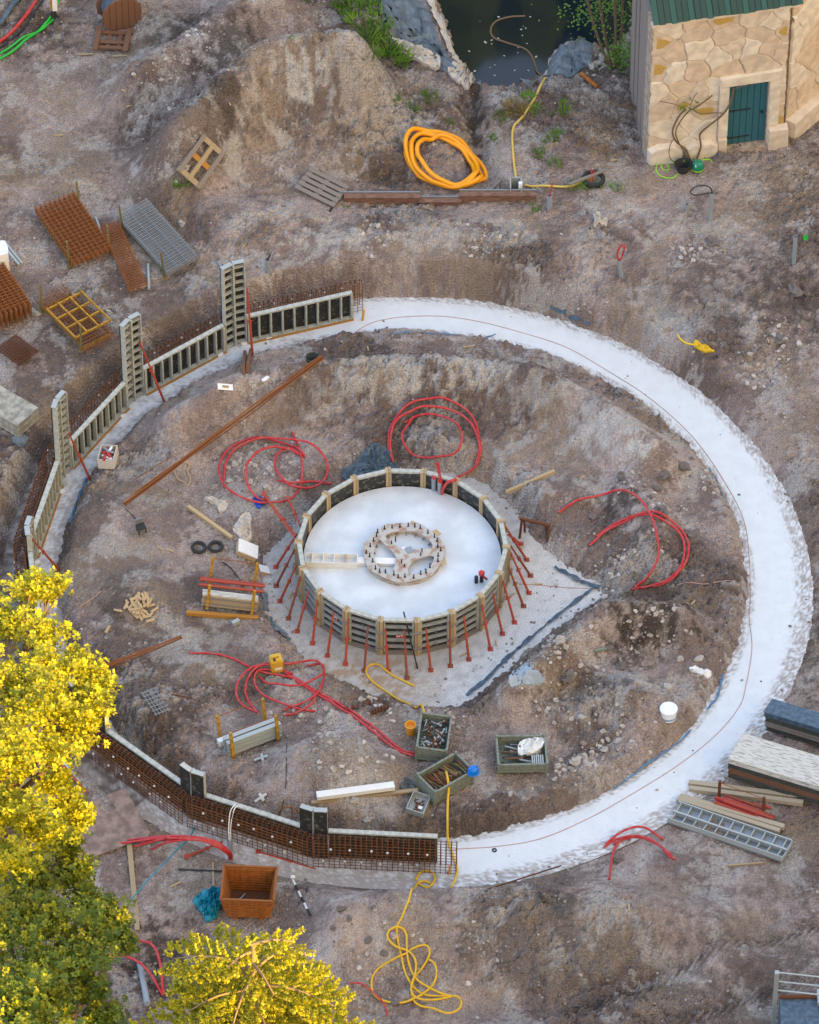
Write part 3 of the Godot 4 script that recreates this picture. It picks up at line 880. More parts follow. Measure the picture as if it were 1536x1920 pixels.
	for i in feet.size():
		var side := "timber rack" if i < 6 else ("parts crates" if i < 15 else "rusty trestle")
		var mm: Material = [M.prop_red, M.prop_rusty, M.prop_orange][(i * 7 + i / 3) % 3]
		var tone: String = ["dark red", "rust brown", "orange red"][(i * 7 + i / 3) % 3]
		var hd: Vector3 = heads[i]
		prop("push_pull_prop", "%s steel prop bracing the round basin on the %s side" % [tone, side], feet[i], c + Vector3(hd.x, 0, hd.z - c.z).normalized() * 2.66 + Vector3.UP * 0.98, mm, "%s basin props by the %s" % [tone, side])
	for q in [[Vector3(-3.46, 0.75, -1.96), Vector3(-2.72, 0.95, -0.19)], [Vector3(-3.38, 0.7, -1.84), Vector3(-2.64, 1, -0.29)], [Vector3(-2.85, 0.65, -1.89), Vector3(-2.54, 1, -0.65)]]:
		prop("push_pull_prop", "rusty red prop leaning from the earth bank to the basin rim", q[0], c + Vector3(q[1].x, 0, q[1].z - c.z).normalized() * 2.66 + Vector3.UP, M.prop_red, "props on the earth bank")
	prop("push_pull_prop", "bright red prop pair end braced beside the rusty trestle", Vector3(2.94, 0.1, -0.86), c + Vector3(2.6, 0.95, -0.55), M.prop_red)
	var s := MB.new(); s.cyl(Vector3(0.03, 1.3, 2.52), Vector3(0.37, 0, 3.21), 0.02, 0.02, 6)
	single("steel_bar", "dark steel bar leaning across the basin shutter with the emblem plate", "bar", s, M.black)
	# the anchor frame cast into the middle
	var a := thing("anchor_frame", "round steel anchor frame with bolts in the middle of the basin", "steel frame", c + Vector3(0.03, 0.71, -0.02))
	var plate := CSGCombiner3D.new(); plate.name = "plate"; a.add_child(plate)
	var disc := CSGPolygon3D.new()
	var pts := PackedVector2Array()
	for i in 22:
		var rr := 0.99 + (0.05 if i % 3 == 0 else 0.0)
		pts.append(Vector2(cos(TAU * i / 22), sin(TAU * i / 22)) * rr)
	disc.polygon = pts; disc.depth = 0.04; disc.rotation.x = PI / 2; disc.position.y = 0.14
	plate.add_child(disc)
	var hole := func(q: Array) -> void:
		var hp := CSGPolygon3D.new()
		var pp := PackedVector2Array()
		var m2 := q.size()
		for i in m2:
			for k in 5:
				pp.append(q[i].cubic_interpolate(q[(i + 1) % m2], q[(i - 1 + m2) % m2], q[(i + 2) % m2], k / 5.0))
		hp.polygon = pp; hp.depth = 0.2; hp.rotation.x = PI / 2; hp.position.y = 0.05; hp.operation = CSGShape3D.OPERATION_SUBTRACTION
		plate.add_child(hp)
	hole.call([V(-0.45, -0.55), V(-0.1, -0.72), V(0.3, -0.68), V(0.62, -0.42), V(0.70, -0.16), V(0.35, -0.10), V(-0.05, -0.12), V(-0.32, -0.36)])
	hole.call([V(-0.62, -0.42), V(-0.42, -0.18), V(-0.22, 0.08), V(-0.2, 0.35), V(-0.34, 0.72), V(-0.6, 0.5), V(-0.74, 0.1)])
	hole.call([V(0.72, 0.12), V(0.68, 0.42), V(0.45, 0.68), V(0.15, 0.72), V(0.12, 0.52), V(0.3, 0.25)])
	plate.material_override = mat("anchor", Color.WHITE, 0.75, 0.0, "t_anchor", Vector3.ONE * 0.8)
	s = MB.new()
	for i in 22:
		var t0 := TAU * i / 22; var t1 := TAU * (i + 1) / 22
		s.beam(Vector3(cos(t0) * 0.97, 0.05, sin(t0) * 0.97), Vector3(cos(t1) * 0.97, 0.05, sin(t1) * 0.97), 0.012, 0.1)
		s.beam(Vector3(cos(t0) * 0.78, 0.05, sin(t0) * 0.78), Vector3(cos(t1) * 0.78, 0.05, sin(t1) * 0.78), 0.012, 0.1)
	part(a, "skirt", s, M.anchor)
	for i in 20:
		s = MB.new()
		var t := TAU * i / 20 + 0.1
		s.beam(Vector3(cos(t) * 0.77, 0.06, sin(t) * 0.77), Vector3(cos(t) * 0.70, 0.06, sin(t) * 0.70), 0.01, 0.08)
		part(a, "stiffener", s, M.steel)
	for i in 30:
		var t := TAU * i / 30 + rng.randf_range(-0.07, 0.07)
		var rr := 0.87 + rng.randf_range(-0.06, 0.06)
		s = MB.new(); s.cyl(Vector3(cos(t) * rr, 0.1, sin(t) * rr), Vector3(cos(t) * rr, 0.3, sin(t) * rr), 0.018, 0.018, 6); s.cyl(Vector3(cos(t) * rr, 0.14, sin(t) * rr), Vector3(cos(t) * rr, 0.18, sin(t) * rr), 0.032, 0.032, 6)
		part(a, "anchor_bolt", s, M.black)
	for q in [V(-0.05, 0.35), V(0.02, 0.5), V(0.45, -0.02), V(0.42, 0.12), V(-0.3, -0.28), V(-0.2, -0.42)]:
		s = MB.new(); s.cyl(Vector3(q.x, 0.1, q.y), Vector3(q.x, 0.28, q.y), 0.018, 0.018, 6); part(a, "anchor_bolt", s, M.black)
	s = MB.new(); s.cyl(Vector3(0.03, 0.14, -0.02), Vector3(0.03, 0.16, -0.02), 0.17, 0.17, 20); part(a, "hub_cap", s, M.white_glossy)
	s = MB.new(); s.box(Vector3(0.14, 0.17, -0.06), Vector3(0.16, 0.06, 0.2), Basis(Vector3.UP, 0.4)); part(a, "hub_block", s, M.steel)
	for q in [[V(0.28, -0.92), 0.5], [V(0.75, -0.62), -0.7], [V(0.93, 0.25), 1.4]]:
		s = MB.new(); s.box(Vector3(q[0].x, 0.155, q[0].y), Vector3(0.3, 0.02, 0.2), Basis(Vector3.UP, -q[1])); part(a, "timber_cover", s, M.wood_pale)
	# white cable duct running from the shutter to the anchor frame
	var p0 := c + Vector3(-2.38, 0.71, 0.18)
	var dct := thing("cable_duct", "white open cable duct with dividers across the basin floor", "duct", p0, deg_to_rad(-2.0))
	s = MB.new(); s.box(Vector3(0.64, 0.01, 0), Vector3(1.28, 0.02, 0.3)); part(dct, "bottom_plate", s, M.white)
	for k: float in [-1.0, 1.0]:
		s = MB.new(); s.box(Vector3(0.64, 0.1, k * 0.155), Vector3(1.28, 0.2, 0.012)); part(dct, "side_plate", s, M.white)
	for x: float in [0.0, 0.16, 0.43, 0.7, 0.98, 1.27]:
		s = MB.new(); s.box(Vector3(x, 0.1, 0), Vector3(0.014, 0.195, 0.296)); part(dct, "divider", s, M.wood_pale if x == 0.98 else M.white)
	s = MB.new(); s.box(Vector3(1.75, 0.06, -0.04), Vector3(0.95, 0.1, 0.2)); part(dct, "narrow_duct", s, M.white)
	# conduits
	for q in [Vector3(0.78, 0.71, -2.15), Vector3(0.93, 0.71, -2.02)]:
		var cd := thing("capped_conduit", "grey upright conduit with red cap inside the basin", "conduit", q, 0, "red-capped conduits in the basin")
		s = MB.new(); s.cyl(Vector3.ZERO, Vector3(0, 0.42, 0), 0.062, 0.062, 12); part(cd, "pipe", s, M.pipe_grey)
		s = MB.new(); s.cyl(Vector3(0, 0.42, 0), Vector3(0, 0.47, 0), 0.066, 0.06, 12); part(cd, "cap", s, M.hose_red)
	var rc := thing("capped_conduit", "low dark conduit cluster with red caps at the basin edge", "conduit", Vector3(1.94, 0.71, 0.97))
	for q in [Vector3(0, 0.26, 0), Vector3(-0.13, 0.2, 0.03)]:
		s = MB.new(); s.cyl(Vector3(q.x, 0, q.z), q, 0.05, 0.05, 10); part(rc, "pipe", s, M.black)
	s = MB.new(); s.lathe([Vector2(0.075, 0.2), Vector2(0.08, 0.27), Vector2(0.05, 0.31), Vector2(0, 0.32)], 12, Vector3(0, 0.05, 0)); part(rc, "cap", s, M.hose_red)
	s = MB.new(); s.cyl(Vector3(0, 0.22, 0), Vector3(0.14, 0.12, 0.05), 0.03, 0.03, 8); part(rc, "branch", s, M.hose_red)

# ------------------------------------------------------------------ helpers for things on the ground
func survey() -> void:
	for p in [V(-7.84,-18.69), V(-5.28,-12.67), V(-2.13,-12.66), V(-8.56,-11), V(-7.25,-10.09), V(-6.37,-10.78), V(-8.26,-7.72), V(-10.08,-8.75), V(-9.78,-6.71), V(-9.77,-4.95), V(-4.26,1.03), V(-3.64,5.6), V(0.74,5.77), V(1.02,7.14), V(2.84,6.46), V(-3.49,10.63), V(8.88,6.39), V(7.8,8.04), V(9.31,5.37), V(-6.99,8.87), V(-3.89,-0.45), V(-4.82,-0.44), V(-1.13,7.91), V(7.65,-13.94), V(4.96,-13.07)]:
		calm.append([p.x, p.y, 1.0])
	for p in [V(-9.3,-16.03), V(-9.77,-13.91), V(-7.77,-13.2), V(-9.47,-7.26), V(-6.89,-7.62), V(-5.38,-1.64), V(-7.33,-0.75), V(-5.92,1.97), V(-4.61,2.67), V(8.66,11.49), V(9.35,9.98), V(7.96,13.26), V(-5.31,10.14)]:
		calm.append([p.x, p.y, 1.6])
	var st := [
		[V(6.63,-8.11), 0.55, 0.6, 0, 0.75], [V(5.92,-3.08), 0.35, 0.3, 0, 0.9], [V(5.4,-3.74), 0.7, 0.6, 0, 0.5], [V(-2.74,-15.07), 0.7, 0.35, 0, 0.7], [V(-0.78,-15.23), 1.6, 1.1, 0, 0.5],
		[V(-1.6,-10.77), 1.2, 0.35, 0, 0.55], [V(0.89,-10.8), 1.8, 0.4, 0, 0.45], [V(-3.13,-11.68), 0.4, 0.6, 0, 0.5], [V(7.97,-11.29), 1.4, 0.5, 0, 0.45], [V(-8.88,-16.21), 1.1, 0.8, 2, 0.35],
		[V(-6,-15.29), 1.0, 0.5, 0, 0.35], [V(0.6,-4.36), 0.6, 0.5, 0, 0.3], [V(-1.44,6.96), 1.0, 0.7, 0, 0.45], [V(2.45,-14.05), 0.5, 1.2, 0, 0.3],
		[V(2.74,-2.85), 0.7, 0.35, 0, 0.6], [V(3.26,-2.06), 0.7, 0.4, 0, 0.5], [V(5.47,4.31), 0.6, 0.5, 0, 0.4], [V(4.06,4.41), 0.9, 0.7, 2, 0.35], [V(-3.78,-1.74), 0.7, 0.5, 0, 0.3],
		[V(-4.77,-17.42), 1.1, 1.0, 1, 0.6], [V(-6.12,-18.89), 0.7, 0.8, 1, 0.5], [V(-4.53,-14.39), 0.8, 0.9, 1, 0.5], [V(-0.78,-13.56), 0.9, 0.5, 1, 0.6], [V(5.5,-1.72), 0.8, 0.5, 1, 0.65],
		[V(6.15,2.58), 1.1, 0.5, 1, 0.75], [V(5.51,3.23), 0.7, 0.5, 1, 0.6], [V(7.88,-8.71), 2.2, 1.3, 1, 0.35], [V(9.93,-8.71), 1.4, 1.6, 1, 0.4], [V(9.77,1.33), 0.6, 3.0, 1, 0.55],
		[V(-5.56,5.28), 0.9, 0.7, 1, 0.5], [V(-6.84,1.7), 0.6, 0.7, 1, 0.5], [V(-5.64,11.99), 1.0, 0.9, 1, 0.7], [V(-0.93,10), 1.0, 0.5, 1, 0.45], [V(3.67,11.36), 0.6, 0.4, 1, 0.55],
		[V(1.91,-16.09), 0.35, 1.6, 1, 0.8], [V(-0.78,-14.64), 1.0, 0.9, 2, 0.3], [V(-1.44,6.96), 1.4, 0.9, 3, 0.35], [V(3.17,12.3), 2.6, 1.0, 3, 0.25], [V(-2.63,-5.13), 0.9, 0.6, 1, 0.35],
		[V(5.63,-17.72), 0.8, 0.9, 1, 0.5], [V(10.24,-15.39), 0.8, 0.7, 1, 0.4], [V(-10.01,-19), 1.2, 1.2, 1, 0.5], [V(-10.3,-13.31), 0.9, 0.8, 2, 0.4], [V(8.48,12.5), 2.0, 2.6, 1, 0.3],
		[V(1.34,8.33), 2.0, 0.4, 1, 0.35], [V(4.39,7.43), 1.6, 0.4, 1, 0.3]]
	st.append_array([[V(-0.47,-5.73), 1.7, 0.45, 0, 0.45], [V(1.68,-5.85), 1.2, 0.5, 0, 0.55], [V(3.43,-5), 0.9, 0.5, 0, 0.4], [V(-1.55,-5.3), 0.8, 0.4, 0, 0.3], [V(-3.43,-4.52), 1.2, 0.6, 2, 0.3], [V(4.62,-3.81), 0.8, 0.5, 0, 0.4],
		[V(-4.74,2.67), 1.4, 0.4, 0, 0.35], [V(4.17,5.17), 0.6, 0.4, 0, 0.35], [V(2.83,-16.34), 0.6, 0.4, 0, 0.6], [V(5.49,-11.89), 1.0, 0.5, 0, 0.35], [V(-1.94,9.84), 0.8, 0.4, 3, 0.4], [V(7.43,-7.67), 0.8, 0.5, 0, 0.3], [V(-1.62,-13.61), 1.0, 0.7, 2, 0.3]])
	stains.append_array(st)

func seat(o: Node3D, p: Vector2, yaw: float, hx: float, hz: float, up := 0.0) -> void:
	# set a thing down so that it lies on the slope under it
	var b := Basis(Vector3.UP, yaw)
	var c := func(x: float, z: float) -> Vector3:
		var q := b * Vector3(x, 0, z)
		return g3(Vector2(p.x + q.x, p.y + q.z))
	var a1: Vector3 = c.call(hx, hz); var a2: Vector3 = c.call(-hx, hz); var a3: Vector3 = c.call(-hx, -hz); var a4: Vector3 = c.call(hx, -hz)
	var x := ((a1 + a4) - (a2 + a3)).normalized()
	var z := ((a1 + a2) - (a3 + a4)).normalized()
	var y := z.cross(x).normalized()
	z = x.cross(y).normalized()
	o.basis = Basis(x, y, z)
	var mid := (a1 + a2 + a3 + a4) * 0.25
	o.position = Vector3(p.x, maxf(mid.y, gy(p.x, p.y)) + up, p.y)

func smooth_line(p: Array, step := 0.07) -> PackedVector3Array:
	var out := PackedVector3Array()
	for i in p.size() - 1:
		var a: Vector3 = p[i]
		var b: Vector3 = p[i + 1]
		var pa: Vector3 = p[i - 1] if i > 0 else a * 2 - b
		var pb: Vector3 = p[i + 2] if i + 2 < p.size() else b * 2 - a
		var k := maxi(2, int(a.distance_to(b) / step))
		for j in k:
			out.append(a.cubic_interpolate(b, pa, pb, float(j) / k))
	out.append(p[p.size() - 1])
	return out

func lay(p2: Array, r: float, lift := 0.0, step := 0.07) -> PackedVector3Array:
	# a flexible line dropped on the ground: it bridges small hollows and rises over its own turns
	var p := []
	for q in p2: p.append(Vector3(q.x, 0, q.y))
	var l := smooth_line(p, step)
	var n := l.size()
	var raw := PackedFloat32Array()
	for q in l: raw.append(maxf(gy(q.x, q.z), 0.0))
	var y := PackedFloat32Array()
	for i in n:
		var s := 0.0
		var w := 0.0
		for k in range(-4, 5):
			var j := clampi(i + k, 0, n - 1)
			s += raw[j]; w += 1
		y.append(maxf(s / w, raw[i] - r * 0.4) + r + lift * sin(PI * i / (n - 1.0)))
	for i in n:
		for j in range(0, i - 10):
			if absf(l[i].x - l[j].x) < r * 2 and absf(l[i].z - l[j].z) < r * 2 and y[i] < y[j] + 2 * r:
				y[i] = y[j] + 2 * r
	for pass_ in 3:
		var z := y.duplicate()
		for i in range(1, n - 1):
			z[i] = maxf(y[i] if pass_ == 0 else 0.0, (y[i - 1] + y[i] + y[i + 1]) / 3.0)
		y = z
	for i in n: l[i].y = y[i]
	return l

func hose(called: String, label: String, cat: String, p2: Array, r: float, m: Material, lift := 0.0, group := "") -> MeshInstance3D:
	var l := lay(p2, r, lift)
	var o := l[0]
	for i in l.size(): l[i] -= o
	var s := MB.new(); s.tube(l, r, 7)
	return single(called, label, cat, s, m, o, 0, group)

func sheet(called: String, label: String, cat: String, p2: Array, amp: float, m: Material, up := 0.02, freq := 1.0) -> MeshInstance3D:
	# a crumpled sheet, star shaped about its middle
	var c := Vector2.ZERO
	for q in p2: c += q
	c /= p2.size()
	var rim := []
	var k := p2.size()
	for i in k:
		for j in 7:
			rim.append(p2[i].cubic_interpolate(p2[(i + 1) % k], p2[(i - 1 + k) % k], p2[(i + 2) % k], j / 7.0))
	var o := g3(c)
	var s := MB.new()
	var rows := []
	var nr := 9
	for q in nr + 1:
		var row := []
		for v in rim:
			var w: Vector2 = c.lerp(v, float(q) / nr)
			var n := nb.get_noise_2d(w.x * 0.9 * freq + 7, w.y * 0.9 * freq) + 0.6 * absf(nb.get_noise_2d(w.x * 2.2 * freq, w.y * 2.2 * freq + 5))
			row.append(Vector3(w.x, maxf(gy(w.x, w.y), 0.0) + up + amp * maxf(0.0, n + 0.25) * (1.0 - 0.4 * q / nr), w.y) - o)
		rows.append(row)
	var sz := rim.size()
	for q in nr:
		for i in sz:
			var a: Vector3 = rows[q][i]; var b: Vector3 = rows[q + 1][i]; var d: Vector3 = rows[q + 1][(i + 1) % sz]; var e: Vector3 = rows[q][(i + 1) % sz]
			var nn := (b - a).cross(d - a)
			if nn.y < 0: nn = -nn
			if nn.length() < 1e-9: nn = Vector3.UP
			nn = nn.normalized()
			s.quad(a, b, d, e, nn)
	for i in sz:
		var a: Vector3 = rows[nr][i]; var b: Vector3 = rows[nr][(i + 1) % sz]
		var nn := (b - a).cross(Vector3.UP).normalized()
		s.quad(a, b, b - Vector3.UP * (up + 0.03), a - Vector3.UP * (up + 0.03), nn)
	return single(called, label, cat, s, m, o)

func ribbon(called: String, label: String, cat: String, p2: Array, w: float, amp: float, m: Material, up := 0.02) -> MeshInstance3D:
	var p := []
	for q in p2: p.append(Vector3(q.x, 0, q.y))
	var l := smooth_line(p, 0.1)
	var o := g3(p2[0])
	var s := MB.new()
	var prev := []
	for i in l.size():
		var d := (l[mini(i + 1, l.size() - 1)] - l[maxi(i - 1, 0)]).normalized()
		var e := d.cross(Vector3.UP)
		var row := []
		var ww := w * (0.75 + 0.6 * nb.get_noise_1d(i * 0.13 + l[i].x))
		for k in 7:
			var q := l[i] + e * ww * (k / 6.0 - 0.5)
			q.y = maxf(gy(q.x, q.z), 0.0) + up + amp * (0.4 + nb.get_noise_2d(q.x * 1.6, q.z * 1.6))
			row.append(q - o)
		if i > 0:
			for k in 6:
				var nn: Vector3 = (prev[k + 1] - prev[k]).cross(row[k] - prev[k])
				if nn.y < 0: nn = -nn
				s.quad(prev[k], prev[k + 1], row[k + 1], row[k], nn.normalized())
		prev = row
	return single(called, label, cat, s, m, o)

func bar(called: String, label: String, cat: String, a: Vector2, b: Vector2, w: float, h: float, m: Material, up := 0.0, group := "") -> MeshInstance3D:
	# a straight length of timber or steel lying from a to b
	var pa := g3(a, h * 0.5 + up); var pb := g3(b, h * 0.5 + up)
	var mid := (pa + pb) * 0.5
	var need := gy(mid.x, mid.z) + h * 0.45 + up - mid.y
	if need > 0: mid.y += need * 0.8
	var s := MB.new()
	var x := (pb - pa).normalized()
	s.box(Vector3.ZERO, Vector3(pa.distance_to(pb), h, w))
	var o := single(called, label, cat, s, m, mid, 0, group)
	var z := x.cross(Vector3.UP).normalized()
	o.basis = Basis(x, z.cross(x), z)
	return o

func pole(called: String, label: String, cat: String, a: Vector2, b: Vector2, r: float, m: Material, up := 0.0, group := "") -> MeshInstance3D:
	var pa := g3(a, r + up); var pb := g3(b, r + up)
	var mid := (pa + pb) * 0.5
	var need := gy(mid.x, mid.z) + r + up - mid.y
	if need > 0: mid.y += need * 0.8
	var s := MB.new()
	s.cyl((pa - pb) * 0.5, (pb - pa) * 0.5, r, r, 9)
	return single(called, label, cat, s, m, mid, 0, group)

func yaw_of(a: Vector2, b: Vector2) -> float:
	return -atan2(b.y - a.y, b.x - a.x)

func rock_mesh(sd: int) -> ArrayMesh:
	var f := FastNoiseLite.new(); f.seed = sd; f.frequency = 0.9; f.fractal_octaves = 2
	var s := MB.new()
	var nu := 9
	var nv := 6
	var g := func(i: int, j: int) -> Vector3:
		var t := TAU * (i % nu) / nu
		var p := PI * j / nv
		var d := Vector3(sin(p) * cos(t), cos(p), sin(p) * sin(t))
		d *= 1.0 + 0.85 * f.get_noise_3dv(d * 1.6)
		return Vector3(d.x, d.y * 0.7, d.z * 0.85)
	for i in nu:
		for j in nv:
			var a: Vector3 = g.call(i, j); var b: Vector3 = g.call(i + 1, j); var c: Vector3 = g.call(i + 1, j + 1); var d: Vector3 = g.call(i, j + 1)
			var mid := (a + b + c + d) * 0.25
			for t in [[a, b, c], [a, c, d]]:
				var nn: Vector3 = (t[1] - t[0]).cross(t[2] - t[0])
				if nn.length() < 1e-6: continue
				nn = nn.normalized()
				if nn.dot(mid) < 0: nn = -nn
				s.tri(t[0], t[1], t[2], nn, nn, nn)
	return s.done()

# ------------------------------------------------------------------ goods and equipment
func pallet(label: String, p: Vector2, yaw: float, m: Material, upside: bool, boards: int) -> void:
	var o := thing("pallet", label, "pallet")
	for k: float in [-0.34, 0.0, 0.34]:
		var s := MB.new(); s.box(Vector3(0, 0.012, k), Vector3(1.2, 0.022, 0.1)); part(o, "bottom_board", s, m)
		for x: float in [-0.53, 0.0, 0.53]:
			s = MB.new(); s.box(Vector3(x, 0.065, k), Vector3(0.14, 0.078, 0.1)); part(o, "block", s, m)
	for x: float in [-0.53, 0.0, 0.53]:
		var s := MB.new(); s.box(Vector3(x, 0.115, 0), Vector3(0.14, 0.022, 0.8)); part(o, "cross_board", s, M.wood_orange if upside and x == 0.0 else m)
	for i in boards:
		var s := MB.new(); s.box(Vector3(rng.randf_range(-0.01, 0.01), 0.138, -0.35 + 0.7 * i / (boards - 1.0)), Vector3(1.2, 0.022, 0.12)); part(o, "top_board", s, M.wood_grey if i != 1 or not upside else M.wood)
	seat(o, p, yaw, 0.5, 0.33, 0.0)

func conduit(label: String, p: Vector2, h: float, r: float, m: Material, lean := Vector3.ZERO) -> Node3D:
	var o := thing("conduit", label, "conduit", g3(p, -0.15))
	var s := MB.new()
	var top := Vector3(lean.x, h + 0.15, lean.z)
	s.cyl(Vector3.ZERO, top, r, r, 14, false)
	s.cyl(top, top * 0.3, r * 0.82, r * 0.82, 14, false)
	for i in 14:
		var t0 := TAU * i / 14; var t1 := TAU * (i + 1) / 14
		var d0 := Vector3(cos(t0), 0, sin(t0)); var d1 := Vector3(cos(t1), 0, sin(t1))
		s.quad(top + d0 * r, top + d1 * r, top + d1 * r * 0.82, top + d0 * r * 0.82, Vector3.UP)
	part(o, "pipe", s, m)
	return o

func loop_on(o: Node3D, called: String, pts: Array, r: float, m: Material) -> void:
	var s := MB.new(); s.tube(smooth_line(pts, 0.05), r, 6); part(o, called, s, m)

func stillage_box(label: String, p: Vector2, yaw: float, lx: float, lz: float, h: float, m: Material, ribs := 3) -> Node3D:
	var o := thing("steel_crate", label, "crate")
	var s := MB.new(); s.box(Vector3(0, 0.06, 0), Vector3(lx - 0.06, 0.02, lz - 0.06)); part(o, "floor_plate", s, m)
	for k: float in [-1.0, 1.0]:
		for side in 2:
			var l := (lx if side == 0 else lz) - 0.1
			var b := Basis() if side == 0 else Basis(Vector3.UP, PI / 2)
			var at := Vector3(0, 0, k * (lz * 0.5 - 0.02)) if side == 0 else Vector3(k * (lx * 0.5 - 0.02), 0, 0)
			s = MB.new(); s.box(at + Vector3(0, h * 0.5 + 0.03, 0), Vector3(l, h - 0.08, 0.012), b)
			for i in ribs:
				s.box(at + Vector3(0, 0.1 + (h - 0.16) * i / maxf(1, ribs - 1), 0), Vector3(l, 0.05, 0.035), b)
			part(o, "side_wall", s, m)
			s = MB.new(); s.box(at + Vector3(0, h - 0.012, 0), Vector3(l, 0.024, 0.05), b); part(o, "rim", s, m)
	for x: float in [-1.0, 1.0]:
		for z: float in [-1.0, 1.0]:
			s = MB.new(); s.box(Vector3(x * (lx * 0.5 - 0.03), h * 0.5 + 0.01, z * (lz * 0.5 - 0.03)), Vector3(0.065, h + 0.06, 0.065)); part(o, "corner_post", s, m)
	seat(o, p, yaw, lx * 0.45, lz * 0.45, -0.01)
	return o

func clutter(o: Node3D, called: String, n: int, lx: float, lz: float, y: float, l0: float, l1: float, r: float, ms: Array, along := -1.0) -> void:
	# loose steel parts heaped in a crate
	for i in n:
		var s := MB.new()
		var l := rng.randf_range(l0, l1)
		var t := rng.randf_range(0, PI) if along < 0 else along + rng.randf_range(-0.25, 0.25)
		var d := Vector3(cos(t), rng.randf_range(-0.15, 0.15), sin(t)) * l * 0.5
		var c := Vector3(rng.randf_range(-1, 1) * maxf(0.02, lx * 0.5 - absf(d.x) - 0.07), y + rng.randf_range(0, 0.1), rng.randf_range(-1, 1) * maxf(0.02, lz * 0.5 - absf(d.z) - 0.07))
		s.cyl(c - d, c + d, r, r, 6)
		s.cyl(c + d * 0.7, c + d * 0.95, r * 1.9, r * 1.9, 6)
		part(o, called, s, ms[i % ms.size()])

func mesh_rack(label: String, q: Array, layers: int, nl: int, nx: int, m: Material, post_m: Material, group: String, posts := [0, 1, 2, 3], frame := true, over := 0.12) -> Node3D:
	# welded wire mats on a four-post stillage; q: corners in order
	var c: Vector2 = (q[0] + q[1] + q[2] + q[3]) / 4.0
	var ax: Vector2 = (q[2] + q[1] - q[0] - q[3]) * 0.5
	var lx := ax.length()
	var lz: float = ((q[3] + q[2] - q[0] - q[1]) * 0.5).length()
	var o := thing("mesh_rack", label, "rebar rack", Vector3.ZERO, 0, group)
	var y0 := 0.12
	if frame:
		for k: float in [-1.0, 1.0]:
			var s := MB.new(); s.beam(Vector3(-lx * 0.42, y0, k * lz * 0.5), Vector3(lx * 0.42, y0, k * lz * 0.5), 0.05, 0.05); part(o, "side_beam", s, post_m)
			s = MB.new(); s.beam(Vector3(k * lx * 0.42, y0 - 0.05, -lz * 0.5), Vector3(k * lx * 0.42, y0 - 0.05, lz * 0.5), 0.05, 0.05); part(o, "cross_beam", s, M.stillage)
		for i in 4:
			if i in posts:
				var sx := -1.0 if i == 0 or i == 3 else 1.0
				var sz := -1.0 if i < 2 else 1.0
				var s := MB.new(); s.cyl(Vector3(sx * lx * 0.42, 0, sz * lz * 0.53), Vector3(sx * lx * 0.42, 0.95, sz * lz * 0.53), 0.032, 0.028, 8); s.cyl(Vector3(sx * lx * 0.42, 0, sz * lz * 0.53), Vector3(sx * lx * 0.42, 0.04, sz * lz * 0.53), 0.075, 0.07, 10); part(o, "post", s, post_m)
	for k in layers:
		var s := MB.new()
		var y := y0 + 0.05 + 0.06 * k
		var jx := rng.randf_range(-0.006, 0.006)
		var jz := rng.randf_range(-0.006, 0.006)
		for i in nl:
			var z := -lz * 0.5 + lz * i / (nl - 1.0) + jz
			s.cyl(Vector3(-lx * 0.5 - over + jx, y, z), Vector3(lx * 0.5 + over + jx, y, z), 0.013, 0.013, 4, false)
		for i in nx:
			var x := -lx * 0.5 + lx * i / (nx - 1.0) + jx
			s.cyl(Vector3(x, y + 0.02, -lz * 0.5 - 0.05 + jz), Vector3(x, y + 0.02, lz * 0.5 + 0.05 + jz), 0.013, 0.013, 4, false)
		part(o, "wire_mat", s, m)
	seat(o, c, yaw_of(Vector2.ZERO, ax), lx * 0.42, lz * 0.42, 0.0)
	return o

func panel_stack(label: String, p: Vector2, yaw: float, lx: float, lz: float, layers: int, th: float, mats: Array) -> void:
	var o := thing("panel_stack", label, "panel stack")
	for k in 2:
		var s := MB.new(); s.box(Vector3((k - 0.5) * lx * 0.6, 0.035, 0), Vector3(0.09, 0.07, lz * 0.9)); part(o, "bearer", s, M.wood_grey)
	for i in layers:
		var y := 0.07 + i * (th + 0.012)
		var m: Material = mats[i % mats.size()]
		var j := Vector3(rng.randf_range(-0.03, 0.03), 0, rng.randf_range(-0.02, 0.02))
		var s := MB.new(); s.box(j + Vector3(0, y + th * 0.5, 0), Vector3(lx - 0.04, th - 0.05, lz - 0.05)); s.box(j + Vector3(0, y + 0.012, 0), Vector3(lx, 0.024, lz)); s.box(j + Vector3(0, y + th - 0.012, 0), Vector3(lx, 0.024, lz))
		for k in 7:
			s.box(j + Vector3(-lx * 0.5 + 0.04 + (lx - 0.08) * k / 6.0, y + th * 0.5, 0), Vector3(0.05, th - 0.05, lz - 0.02))
		part(o, "panel", s, m)
	seat(o, p, yaw, lx * 0.45, lz * 0.45, 0.0)

